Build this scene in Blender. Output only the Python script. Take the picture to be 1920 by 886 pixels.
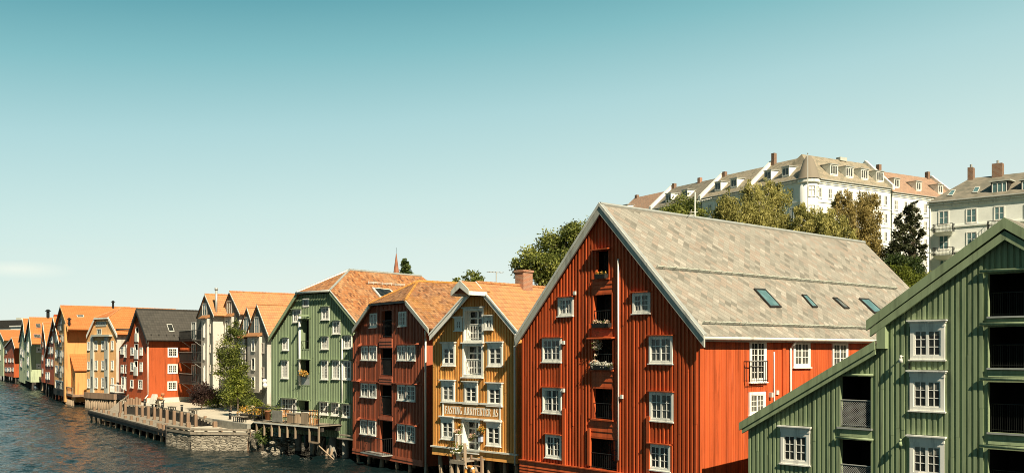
import bpy, math, random
import numpy as np
from mathutils import Vector
random.seed(7)
RNG = np.random.default_rng(7)
R = math.radians
def L(h):
    h = h.lstrip('#')
    r = []
    for i in (0, 2, 4):
        v = int(h[i:i+2], 16)/255
        r.append(v/12.92 if v <= .04045 else ((v+.055)/1.055)**2.4)
    return tuple(r)
C = bpy.context.scene.collection
SC = bpy.context.scene
for o in list(bpy.data.objects):
    bpy.data.objects.remove(o)

# ------------------------------------------------------------------ camera
F, CX, HY, CAMZ = 1740.0, 960.0, 660.0, 7.5      # focal length and horizon in the photograph's 1920 px frame
cam_d = bpy.data.cameras.new('camera')
cam_d.sensor_width = 36.0
cam_d.lens = 36.0*F/1920
cam_d.shift_y = (HY-443.0)/1920
cam_d.clip_start = 0.2
cam_d.clip_end = 12000
cam = bpy.data.objects.new('camera', cam_d)
C.objects.link(cam)
cam.location = (0, 0, CAMZ)
cam.rotation_euler = (R(90), 0, 0)
SC.camera = cam

# ------------------------------------------------------------------ light
SUN_EL = R(42)
SUN_H = Vector((.45, -.893)).normalized()
SUN_ROT = math.atan2(SUN_H.x, SUN_H.y)
world = bpy.data.worlds.new('World')
SC.world = world
world.use_nodes = True
nt = world.node_tree
nt.nodes.clear()
wo = nt.nodes.new('ShaderNodeOutputWorld')
bg = nt.nodes.new('ShaderNodeBackground')
bg.inputs['Strength'].default_value = 0.10
sky = nt.nodes.new('ShaderNodeTexSky')
sky.sky_type = 'NISHITA'
sky.sun_disc = False
sky.sun_elevation = SUN_EL
sky.sun_rotation = SUN_ROT
sky.air_density = 1.0
sky.dust_density = 1.0
sky.ozone_density = 1.0
# the photograph's sky runs from deep teal to a pale cream-green at the horizon
tc = nt.nodes.new('ShaderNodeTexCoord')
sep = nt.nodes.new('ShaderNodeSeparateXYZ')
nt.links.new(tc.outputs['Generated'], sep.inputs[0])
az = nt.nodes.new('ShaderNodeMath'); az.operation = 'MULTIPLY_ADD'      # higher z and further left = deeper
nt.links.new(sep.outputs['X'], az.inputs[0]); az.inputs[1].default_value = -0.10
nt.links.new(sep.outputs['Z'], az.inputs[2])
ramp = nt.nodes.new('ShaderNodeValToRGB')
cr = ramp.color_ramp
cr.interpolation = 'EASE'
SKY = [(t, L(c)) for t, c in ((0.0, '#f3f9ee'), (.085, '#e8f6ee'), (.17, '#d3eee8'), (.25, '#b5dede'), (.32, '#88c5c9'), (.385, '#57a3ad'), (.8, '#2c6a7c'))]
cr.elements[0].position, cr.elements[0].color = SKY[0][0], (*SKY[0][1], 1)
cr.elements[1].position, cr.elements[1].color = SKY[-1][0], (*SKY[-1][1], 1)
for p, c in SKY[1:-1]:
    e = cr.elements.new(p); e.color = (*c, 1)
cr.interpolation = 'LINEAR'
nt.links.new(az.outputs[0], ramp.inputs[0])
scl = nt.nodes.new('ShaderNodeVectorMath'); scl.operation = 'SCALE'
scl.inputs['Scale'].default_value = 6.15
nt.links.new(ramp.outputs[0], scl.inputs[0])
mixs = nt.nodes.new('ShaderNodeMixRGB'); mixs.inputs[0].default_value = 0.92
nt.links.new(sky.outputs[0], mixs.inputs[1])
nt.links.new(scl.outputs[0], mixs.inputs[2])
# a few thin streaks of cloud low on the left
mp = nt.nodes.new('ShaderNodeMapping'); mp.inputs['Scale'].default_value = (3.2, 3.2, 34)
nt.links.new(tc.outputs['Generated'], mp.inputs[0])
nz = nt.nodes.new('ShaderNodeTexNoise'); nz.inputs['Scale'].default_value = 1.6; nz.inputs['Detail'].default_value = 5
nt.links.new(mp.outputs[0], nz.inputs['Vector'])
cl = nt.nodes.new('ShaderNodeMapRange'); cl.inputs[1].default_value = .52; cl.inputs[2].default_value = .78; cl.inputs[4].default_value = .55
nt.links.new(nz.outputs[0], cl.inputs[0])
lo = nt.nodes.new('ShaderNodeMapRange'); lo.inputs[1].default_value = .02; lo.inputs[2].default_value = .17; lo.inputs[3].default_value = 1; lo.inputs[4].default_value = 0
nt.links.new(az.outputs[0], lo.inputs[0])
mm = nt.nodes.new('ShaderNodeMath'); mm.operation = 'MULTIPLY'
nt.links.new(cl.outputs[0], mm.inputs[0]); nt.links.new(lo.outputs[0], mm.inputs[1])
mixc = nt.nodes.new('ShaderNodeMixRGB'); mixc.inputs[2].default_value = (5.1, 5.5, 4.8, 1)
nt.links.new(mm.outputs[0], mixc.inputs[0]); nt.links.new(mixs.outputs[0], mixc.inputs[1])
# added dimming of the unseen sky behind the viewer, cuts fill on the fronts
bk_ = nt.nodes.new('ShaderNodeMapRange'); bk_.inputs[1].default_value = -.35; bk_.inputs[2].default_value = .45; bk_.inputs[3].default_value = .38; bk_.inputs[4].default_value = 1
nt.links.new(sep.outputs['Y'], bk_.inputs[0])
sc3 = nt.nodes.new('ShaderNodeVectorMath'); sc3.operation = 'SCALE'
# one faint wisp of cloud low at the far left
sb_ = nt.nodes.new('ShaderNodeVectorMath'); sb_.operation = 'SUBTRACT'; sb_.inputs[1].default_value = (-.468, .880, .0785); nt.links.new(tc.outputs['Generated'], sb_.inputs[0])
ml_ = nt.nodes.new('ShaderNodeVectorMath'); ml_.operation = 'MULTIPLY'; ml_.inputs[1].default_value = (24, 14, 130); nt.links.new(sb_.outputs[0], ml_.inputs[0])
ln_ = nt.nodes.new('ShaderNodeVectorMath'); ln_.operation = 'LENGTH'; nt.links.new(ml_.outputs[0], ln_.inputs[0])
wr_ = nt.nodes.new('ShaderNodeMapRange'); wr_.inputs[1].default_value = .15; wr_.inputs[2].default_value = 1.15; wr_.inputs[3].default_value = 1.0; wr_.inputs[4].default_value = 0; nt.links.new(ln_.outputs['Value'], wr_.inputs[0])
wm_ = nt.nodes.new('ShaderNodeMath'); wm_.operation = 'MULTIPLY'; nt.links.new(wr_.outputs[0], wm_.inputs[0]); nt.links.new(nz.outputs[0], wm_.inputs[1])
mixw = nt.nodes.new('ShaderNodeMixRGB'); mixw.inputs[2].default_value = (6.2, 6.4, 5.6, 1); nt.links.new(wm_.outputs[0], mixw.inputs[0]); nt.links.new(mixc.outputs[0], mixw.inputs[1])
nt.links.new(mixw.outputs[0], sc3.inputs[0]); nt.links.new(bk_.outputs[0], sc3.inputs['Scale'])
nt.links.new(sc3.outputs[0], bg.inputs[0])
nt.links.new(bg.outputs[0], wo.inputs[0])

sd = bpy.data.lights.new('sun', 'SUN')
sd.energy = 5.0
sd.angle = R(0.53)
sd.color = (1.0, .87, .66)
sun = bpy.data.objects.new('sun', sd)
C.objects.link(sun)
sv = Vector((SUN_H.x*math.cos(SUN_EL), SUN_H.y*math.cos(SUN_EL), math.sin(SUN_EL)))
sun.rotation_euler = sv.to_track_quat('Z', 'Y').to_euler()
sun.location = sv*200

SC.view_settings.view_transform = 'Standard'
SC.view_settings.look = 'None'
SC.view_settings.gamma = 1.0
SC.view_settings.use_curve_mapping = False
SC.view_settings.exposure = 0.62
SC.render.engine = 'CYCLES'
SC.cycles.max_bounces = 6
SC.cycles.diffuse_bounces = 3
SC.cycles.glossy_bounces = 3
SC.cycles.transparent_max_bounces = 8
SC.cycles.use_denoising = True
SC.cycles.filter_width = 0.95
SC.cycles.sample_clamp_indirect = 4

# ------------------------------------------------------------------ materials
class N:
    """thin wrapper for node building"""
    def __init__(s, name, rough=.6, spec=.3):
        s.m = bpy.data.materials.new(name); s.m.use_nodes = True
        s.nt = s.m.node_tree
        s.b = s.nt.nodes['Principled BSDF']
        s.b.inputs['Roughness'].default_value = rough
        s.b.inputs['Specular IOR Level'].default_value = spec
    def n(s, t, **k):
        x = s.nt.nodes.new('ShaderNode'+t)
        for a, v in k.items(): setattr(x, a, v)
        return x
    def l(s, a, b): s.nt.links.new(a, b)
    def math(s, op, a, b=None, c=None):
        x = s.n('Math', operation=op)
        for i, v in enumerate((a, b, c)):
            if v is None: continue
            if isinstance(v, (int, float)): x.inputs[i].default_value = v
            else: s.l(v, x.inputs[i])
        return x.outputs[0]
    def coord(s, which='Object', scale=(1, 1, 1), rot=(0, 0, 0)):
        t = s.n('TexCoord'); m = s.n('Mapping')
        m.inputs['Scale'].default_value = scale
        m.inputs['Rotation'].default_value = rot
        s.l(t.outputs[which], m.inputs[0])
        return m.outputs[0]
    def noise(s, vec, scale=1, detail=3, rough=.55):
        x = s.n('TexNoise'); x.inputs['Scale'].default_value = scale; x.inputs['Detail'].default_value = detail
        x.inputs['Roughness'].default_value = rough
        if vec is not None: s.l(vec, x.inputs['Vector'])
        return x.outputs[0]
    def ramp(s, fac, stops, interp='LINEAR'):
        x = s.n('ValToRGB'); e = x.color_ramp; e.interpolation = interp
        e.elements[0].position, e.elements[0].color = stops[0][0], (*stops[0][1], 1)
        e.elements[1].position, e.elements[1].color = stops[-1][0], (*stops[-1][1], 1)
        for p, c in stops[1:-1]:
            q = e.elements.new(p); q.color = (*c, 1)
        s.l(fac, x.inputs[0])
        return x.outputs[0]
    def mix(s, fac, a, b, blend='MIX'):
        x = s.n('MixRGB', blend_type=blend)
        for i, v in enumerate((fac, a, b)):
            if isinstance(v, (int, float)): x.inputs[i].default_value = v
            elif isinstance(v, tuple): x.inputs[i].default_value = (*v, 1)
            else: s.l(v, x.inputs[i])
        return x.outputs[0]
    def bump(s, h, strength=.5, dist=.02):
        x = s.n('Bump'); x.inputs['Strength'].default_value = strength; x.inputs['Distance'].default_value = dist
        s.l(h, x.inputs['Height']); s.l(x.outputs[0], s.b.inputs['Normal'])
    def color(s, c):
        if isinstance(c, tuple): s.b.inputs['Base Color'].default_value = (*c, 1)
        else: s.l(c, s.b.inputs['Base Color'])
        return s

def mul(c, k): return tuple(min(1, x*k) for x in c)

def wood_paint(name, col, pitch=.2, rough=.62, var=.16, fade=.22, pale=None, dirt=1.0):
    """painted boards: each board a touch different, faded and streaked by weather"""
    w = N(name, rough, .25)
    oc = w.coord()
    sp = w.n('SeparateXYZ'); w.l(oc, sp.inputs[0])
    s = w.math('ADD', sp.outputs[0], sp.outputs[1])
    cell = w.math('FLOOR', w.math('DIVIDE', s, pitch))
    wn = w.n('TexWhiteNoise', noise_dimensions='1D'); w.l(cell, wn.inputs['W'])
    streak = w.noise(w.coord(scale=(9, 9, .55)), 1.0, 4, .6)
    blot = w.noise(w.coord(scale=(.5, .5, .35)), 1.0, 3)
    f = w.math('MULTIPLY_ADD', wn.outputs[0], 2*var, w.math('MULTIPLY_ADD', streak, .5, w.math('MULTIPLY', blot, .5)))
    lo, hi = mul(col, 1-var-.12), mul(col, 1+var)
    base = w.ramp(f, [(.30, lo), (.55, col), (.95, hi)])
    pale = pale or tuple(.55*x+.10 for x in col)
    pf = w.math('MULTIPLY', w.math('SMOOTH_MIN', w.math('MAXIMUM', w.math('SUBTRACT', streak, .56), 0), 1, .1), fade*9)
    dn = w.noise(w.coord(scale=(3.0, 3.0, .28)), 1.0, 5, .65)
    base = w.mix(w.math('MINIMUM', w.math('MULTIPLY', w.math('MAXIMUM', w.math('SUBTRACT', dn, .52), 0), 4.0*dirt), .55), base, mul(col, .42))
    w.color(w.mix(w.math('MINIMUM', pf, .6), base, pale))
    w.bump(streak, .25, .01)
    return w.m

def plain(name, col, rough=.6, var=.08, scale=2.0, metal=0, spec=.3, bump=0):
    w = N(name, rough, spec)
    n = w.noise(w.coord(), scale, 4, .6)
    w.color(w.ramp(n, [(.3, mul(col, 1-var*1.6)), (.5, col), (.72, mul(col, 1+var))]))
    w.b.inputs['Metallic'].default_value = metal
    if bump: w.bump(n, bump, .02)
    return w.m

def pantile(name, cols, tu=.15, tv=.24, h=.04, blotch=None, jk=.35):
    """rows of rounded roof tiles in the roof's own uv (metres), every tile its own tone"""
    w = N(name, .75, .2)
    t = w.n('TexCoord'); sp = w.n('SeparateXYZ'); w.l(t.outputs['UV'], sp.inputs[0])
    u = w.math('DIVIDE', sp.outputs[0], tu); v = w.math('DIVIDE', sp.outputs[1], tv)
    cv = w.n('CombineXYZ'); w.l(w.math('FLOOR', u), cv.inputs[0]); w.l(w.math('FLOOR', v), cv.inputs[1])
    wn = w.n('TexWhiteNoise', noise_dimensions='2D'); w.l(cv.outputs[0], wn.inputs['Vector'])
    st = [(i/(len(cols)-1), c) for i, c in enumerate(cols)]
    col = w.ramp(wn.outputs[0], st)
    big = w.noise(w.coord('UV', (.35, .35, 1)), 1, 4, .65)
    if blotch: col = w.mix(w.math('MULTIPLY', w.math('MAXIMUM', w.math('SUBTRACT', big, .48), 0), 2.6), col, blotch)
    else: col = w.mix(w.math('MULTIPLY', big, .25), col, mul(cols[0], .8))
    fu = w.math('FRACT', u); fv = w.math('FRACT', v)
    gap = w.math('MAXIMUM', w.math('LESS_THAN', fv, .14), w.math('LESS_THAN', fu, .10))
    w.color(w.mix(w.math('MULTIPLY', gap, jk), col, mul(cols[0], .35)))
    wave = w.math('SINE', w.math('MULTIPLY', fu, math.pi))
    hh = w.math('MULTIPLY_ADD', wave, .7, w.math('MULTIPLY', fv, .6))
    w.bump(hh, .75, h)
    return w.m

def slate(name, cols, cell=.3, joint=(.16, .145, .12), SA=2.6, SB=1.0, cell2=None, jk=.55):
    """square slates laid on the diagonal"""
    w = N(name, .7, .25)
    vec = w.coord('UV', (1, 1, 1), (0, 0, R(45)))
    vs = w.n('VectorMath', operation='MULTIPLY'); vs.inputs[1].default_value = (1/cell, 1/(cell2 or cell), 1); w.l(vec, vs.inputs[0])
    sp = w.n('SeparateXYZ'); w.l(vs.outputs[0], sp.inputs[0])
    fx = w.math('FLOOR', sp.outputs[0]); fy = w.math('FLOOR', sp.outputs[1])
    cv = w.n('CombineXYZ'); w.l(fx, cv.inputs[0]); w.l(fy, cv.inputs[1])
    wn = w.n('TexWhiteNoise', noise_dimensions='2D'); w.l(cv.outputs[0], wn.inputs['Vector'])
    st = [(i/(len(cols)-1), c) for i, c in enumerate(cols)]
    col = w.ramp(wn.outputs[0], st)
    n = w.noise(w.coord('UV', (2.2, 2.2, 1)), 1, 5, .7)
    col = w.mix(.2, col, w.ramp(n, [(.3, cols[0]), (.7, cols[-1])]))
    stn = w.noise(w.coord('UV', (.28, .9, 1)), 1, 5, .7)
    col = w.mix(w.math('MINIMUM', w.math('MULTIPLY', w.math('MAXIMUM', w.math('SUBTRACT', stn, .5), 0), 2.4), .5), col, mul(cols[0], .9))
    ux = w.math('FRACT', sp.outputs[0]); uy = w.math('FRACT', sp.outputs[1])
    d = w.math('MINIMUM', w.math('MULTIPLY', w.math('MINIMUM', ux, w.math('SUBTRACT', 1, ux)), SA), w.math('MULTIPLY', w.math('MINIMUM', uy, w.math('SUBTRACT', 1, uy)), SB))
    j = w.math('LESS_THAN', d, .055)
    w.color(w.mix(w.math('MULTIPLY', j, jk), col, joint))
    w.bump(w.math('ADD', w.math('MULTIPLY', ux if SA < SB else uy, .8), w.math('MULTIPLY', n, .3)), .5, .02)
    return w.m

def brick(name, a, b, mortar, sc=4.0):
    w = N(name, .85, .2)
    x = w.n('TexBrick'); x.inputs['Scale'].default_value = sc
    x.inputs['Color1'].default_value = (*a, 1); x.inputs['Color2'].default_value = (*b, 1); x.inputs['Mortar'].default_value = (*mortar, 1)
    x.inputs['Mortar Size'].default_value = .03
    oc = w.coord()
    sp = w.n('SeparateXYZ'); w.l(oc, sp.inputs[0])
    cv = w.n('CombineXYZ'); w.l(w.math('ADD', sp.outputs[0], sp.outputs[1]), cv.inputs[0]); w.l(sp.outputs[2], cv.inputs[1])
    w.l(cv.outputs[0], x.inputs[0])
    w.color(x.outputs[0]); w.bump(x.outputs['Fac'], .3, .01)
    return w.m

def rubble(name):
    w = N(name, .9, .2)
    oc = w.coord()
    sp = w.n('SeparateXYZ'); w.l(oc, sp.inputs[0])
    cv = w.n('CombineXYZ'); w.l(w.math('ADD', sp.outputs[0], w.math('MULTIPLY', sp.outputs[1], .7)), cv.inputs[0]); w.l(w.math('MULTIPLY', sp.outputs[2], 3.4), cv.inputs[1])
    wob = w.noise(oc, 1.8, 2)
    add = w.n('VectorMath', operation='ADD'); w.l(cv.outputs[0], add.inputs[0])
    sc2 = w.n('VectorMath', operation='SCALE'); sc2.inputs['Scale'].default_value = .5
    cvw = w.n('CombineXYZ'); w.l(wob, cvw.inputs[0]); w.l(wob, cvw.inputs[1]); w.l(cvw.outputs[0], sc2.inputs[0]); w.l(sc2.outputs[0], add.inputs[1])
    v = w.n('TexVoronoi', voronoi_dimensions='2D', feature='DISTANCE_TO_EDGE'); v.inputs['Scale'].default_value = 2.3
    w.l(add.outputs[0], v.inputs['Vector'])
    v2 = w.n('TexVoronoi', voronoi_dimensions='2D'); v2.inputs['Scale'].default_value = 2.3; w.l(add.outputs[0], v2.inputs['Vector'])
    s2 = w.n('SeparateXYZ'); w.l(v2.outputs['Color'], s2.inputs[0])
    stone = w.ramp(s2.outputs[0], [(0, (.17, .15, .11)), (.5, (.34, .30, .23)), (1, (.50, .45, .35))])
    gap = w.math('LESS_THAN', v.outputs['Distance'], .028)
    grit = w.noise(oc, 9, 4, .7)
    w.color(w.mix(w.math('MULTIPLY', gap, .7), w.mix(.4, stone, w.ramp(grit, [(.3, (.14, .12, .09)), (.7, (.5, .45, .36))])), (.045, .038, .03)))
    h = w.math('ADD', w.math('MINIMUM', w.math('MULTIPLY', v.outputs['Distance'], 6), 1), w.math('MULTIPLY', grit, .4))
    w.bump(h, .9, .08)
    return w.m

def glass(name, col=(.012, .014, .014), rough=.08, pale=None):
    w = N(name, rough, .5)
    n = w.noise(w.coord(scale=(1.4, 1.4, 1.0)), 1.6, 2)
    w.color(w.ramp(n, [(.38, col), (.7, pale or mul(col, 3.5))]))
    w.bump(w.noise(w.coord(scale=(1.1, 1.1, .9)), 2.0, 2), .35, .02)
    return w.m

def leaf_mat(name, dark, mid, light, trans=.25):
    w = N(name, .6, .25)
    a = w.n('Attribute'); a.attribute_name = 'tint'
    w.color(w.ramp(a.outputs['Fac'], [(0, dark), (.5, mid), (1, light)]))
    t = w.n('BsdfTranslucent'); w.l(w.ramp(a.outputs['Fac'], [(0, mul(dark, 1.4)), (1, mul(light, 1.5))]), t.inputs[0])
    mx = w.n('MixShader'); mx.inputs[0].default_value = trans
    out = w.nt.nodes['Material Output']
    w.l(w.b.outputs[0], mx.inputs[1]); w.l(t.outputs[0], mx.inputs[2]); w.l(mx.outputs[0], out.inputs[0])
    return w.m

M = {}
M['red'] = wood_paint('red_painted_boards', (.47, .088, .024), .225, var=.30, fade=.12)
M['green'] = wood_paint('moss_green_boards', (.26, .325, .185), .19, var=.20, fade=.12)
M['sage'] = wood_paint('sage_green_boards', (.262, .335, .20), .19, var=.15, fade=.15)
M['brown'] = wood_paint('red_brown_boards', (.37, .098, .046), .18, var=.2, fade=.15)
M['yellow'] = wood_paint('ochre_yellow_boards', (.74, .355, .095), .21, var=.14, fade=.12)
M['rust'] = wood_paint('rust_red_boards', (.44, .090, .024), .16, var=.10, fade=.05)
M['peach'] = wood_paint('peach_boards', (.88, .50, .21), .15, var=.06, fade=.05)
M['orange'] = wood_paint('orange_boards', (.70, .35, .12), .15, var=.06, fade=.05)
M['mint'] = wood_paint('pale_mint_boards', (.45, .52, .33), .15, var=.06, fade=.05)
M['cream_side'] = wood_paint('pale_pink_white_boards', (.61, .565, .49), .15, var=.05, fade=.05)
M['grey'] = wood_paint('grey_boards', (.135, .15, .13), .15, var=.1, fade=.05)
M['white'] = wood_paint('white_paint', (.86, .85, .77), .3, var=.05, fade=.05, pale=(.6, .58, .5))
M['offwhite'] = wood_paint('off_white_trim', (.68, .68, .60), .3, var=.07, fade=.12, pale=(.45, .43, .36))
M['greytrim'] = wood_paint('grey_white_barge', (.50, .51, .44), .3, var=.08, fade=.2, pale=(.36, .35, .29))
M['plaster'] = plain('cream_white_plaster', (.86, .86, .80), .8, .06, .6)
M['plaster_mint'] = plain('pale_mint_plaster', (.86, .88, .80), .8, .06, .6)
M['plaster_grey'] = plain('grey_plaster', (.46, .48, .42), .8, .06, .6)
M['concrete'] = plain('grey_concrete', (.26, .25, .21), .85, .2, 2.2, bump=.3)
M['plinth'] = plain('pale_plinth', (.62, .58, .48), .85, .1, 1.2)
M['slate'] = slate('grey_beige_slates', [(.16, .15, .12), (.27, .258, .215), (.34, .315, .26), (.33, .262, .205), (.28, .265, .22), (.43, .395, .33)], .32, SA=4.0, SB=.8, jk=.6)
M['slate_hill'] = slate('hill_roof_slates', [(.21, .19, .135), (.33, .29, .205), (.38, .31, .22)], .55)
M['slate_dark'] = slate('dark_diamond_slates', [(.15, .145, .11), (.235, .21, .16), (.275, .24, .18)], .6)
M['slate_red'] = slate('reddish_slates', [(.30, .19, .13), (.42, .26, .17), (.36, .24, .16)], .55)
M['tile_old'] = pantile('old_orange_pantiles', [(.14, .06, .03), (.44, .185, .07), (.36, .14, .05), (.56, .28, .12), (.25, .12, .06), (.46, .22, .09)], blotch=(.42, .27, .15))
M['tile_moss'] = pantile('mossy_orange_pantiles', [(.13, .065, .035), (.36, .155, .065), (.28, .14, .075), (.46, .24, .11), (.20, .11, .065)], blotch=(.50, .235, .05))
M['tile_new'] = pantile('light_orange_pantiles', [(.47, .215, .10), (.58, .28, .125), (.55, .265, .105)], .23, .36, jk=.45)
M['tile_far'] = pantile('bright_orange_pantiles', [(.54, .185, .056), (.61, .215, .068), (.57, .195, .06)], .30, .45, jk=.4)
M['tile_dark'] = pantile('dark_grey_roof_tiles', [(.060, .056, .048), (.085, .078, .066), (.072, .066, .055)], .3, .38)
M['ridge'] = plain('ridge_tiles', (.50, .235, .10), .8, .2, 3.0)
M['ridge_moss'] = plain('mossy_ridge_tiles', (.52, .25, .06), .8, .2, 2.0)
M['copper'] = plain('weathered_red_copper', (.34, .135, .075), .7, .2, .5)
M['zinc'] = plain('zinc_flashing', (.46, .47, .43), .45, .1, 2.0, metal=.3)
M['mintmetal'] = plain('pale_green_metal', (.56, .60, .50), .5, .05, 2.0)
M['black'] = plain('black_iron', (.015, .016, .015), .5, .2)
M['dark_trim'] = plain('dark_trim', (.035, .034, .030), .6, .2)
M['mesh'] = plain('grey_wire', (.30, .31, .29), .5, .1)
M['dark'] = plain('interior_shade', (.016, .014, .011), .8, .2)  # near-black colour stands in for the shade inside the wall openings
M['glass'] = glass('window_glass', (.014, .015, .013), .1, (.045, .045, .038))
M['glass_c'] = glass('curtained_glass', (.05, .055, .048), .12, (.17, .17, .145))
M['glass_b'] = glass('teal_glass', (.09, .17, .17), .07, (.15, .26, .26))
M['curtain'] = plain('curtain_cloth', (.6, .58, .5), .9, .1)
M['cloth_dim'] = plain('curtain_behind_glass', (.20, .20, .17), .5, .25, 5)
M['cloth_warm'] = plain('lampshade_behind_glass', (.30, .19, .09), .5, .1)
M['pile'] = wood_paint('weathered_timber', (.30, .225, .15), .3, rough=.85, var=.25, fade=.4, pale=(.45, .36, .26))
M['pile_pink'] = wood_paint('new_timber', (.28, .185, .12), .3, rough=.85, var=.28, fade=.3)
M['dark_wood'] = wood_paint('dark_wet_timber', (.055, .048, .040), .4, rough=.8, var=.3, fade=.15)
M['deck'] = wood_paint('grey_deck_boards', (.29, .25, .19), .16, rough=.85, var=.2, fade=.3)
M['cane'] = wood_paint('cane', (.55, .30, .13), .1, rough=.7)
M['rubble'] = rubble('dry_stone_wall')
M['brickc'] = brick('chimney_brick', (.46, .20, .11), (.36, .15, .085), (.40, .32, .24), 3.4)
M['brickd'] = brick('old_brick', (.20, .105, .065), (.27, .15, .09), (.27, .22, .17), 1.6)
M['bark'] = plain('bark', (.10, .075, .05), .9, .3, 4, bump=.4)
M['birch_bark'] = plain('birch_bark', (.40, .37, .31), .9, .35, 4)
M['leaf'] = leaf_mat('maple_leaves', (.045, .066, .015), (.135, .165, .032), (.30, .31, .07))
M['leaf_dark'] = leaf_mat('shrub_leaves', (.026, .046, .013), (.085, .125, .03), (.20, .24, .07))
M['leaf_birch'] = leaf_mat('birch_leaves', (.10, .105, .026), (.30, .28, .08), (.50, .45, .15))
M['leaf_autumn'] = leaf_mat('yellowing_leaves', (.11, .092, .026), (.27, .21, .065), (.46, .36, .13))
M['leaf_lime'] = leaf_mat('lime_leaves', (.06, .085, .012), (.17, .20, .025), (.30, .32, .06))
M['leaf_purple'] = leaf_mat('purple_leaves', (.020, .012, .012), (.055, .030, .026), (.11, .06, .045))
M['needles'] = leaf_mat('dark_needles', (.016, .024, .012), (.055, .066, .028), (.15, .155, .07), .1)
M['flower_o'] = leaf_mat('orange_flowers', (.45, .20, .03), (.75, .38, .06), (.85, .55, .18))
M['flower_p'] = leaf_mat('pink_cream_flowers', (.60, .28, .20), (.75, .55, .38), (.82, .75, .6))
M['flower_w'] = leaf_mat('white_flowers', (.55, .52, .42), (.75, .73, .62), (.85, .83, .74))
M['terracotta'] = plain('terracotta', (.40, .17, .08), .8, .1)
M['lifebuoy'] = plain('orange_plastic', (.70, .32, .08), .5, .05)
M['cloth_p'] = plain('pinkish_cloth', (.45, .24, .17), .9, .1)
M['blue_white'] = plain('pale_blue_enamel', (.45, .5, .62), .4, .05)
M['sign_brown'] = wood_paint('sign_board', (.62, .29, .085), .5, var=.1)
M['letter'] = plain('cream_letters', (.90, .86, .74), .6, .05)
w = N('ground', .95, .15)
_n = w.noise(w.coord(), .35, 6, .7)
w.color(w.ramp(_n, [(.3, (.05, .06, .025)), (.55, (.09, .10, .04)), (.75, (.17, .15, .09))]))
M['ground'] = w.m
w = N('plaza_gravel', .95, .15)
_n = w.noise(w.coord(), 1.1, 6, .75); _n2 = w.noise(w.coord(), 14, 3, .7)
w.color(w.mix(.4, w.ramp(_n, [(.3, (.48, .42, .32)), (.6, (.64, .57, .45))]), w.ramp(_n2, [(.3, (.38, .33, .24)), (.7, (.70, .63, .50))])))
w.bump(_n2, .4, .03)
M['plaza'] = w.m
w = N('river_water', .05, .28)
w.color((.006, .015, .016)); w.b.inputs['IOR'].default_value = 1.17
v2 = w.noise(w.coord(scale=(1, .6, 1), rot=(0, 0, R(15))), 3.2, 3, .6)
w.bump(v2, .9, .13)
M['water'] = w.m

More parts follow.
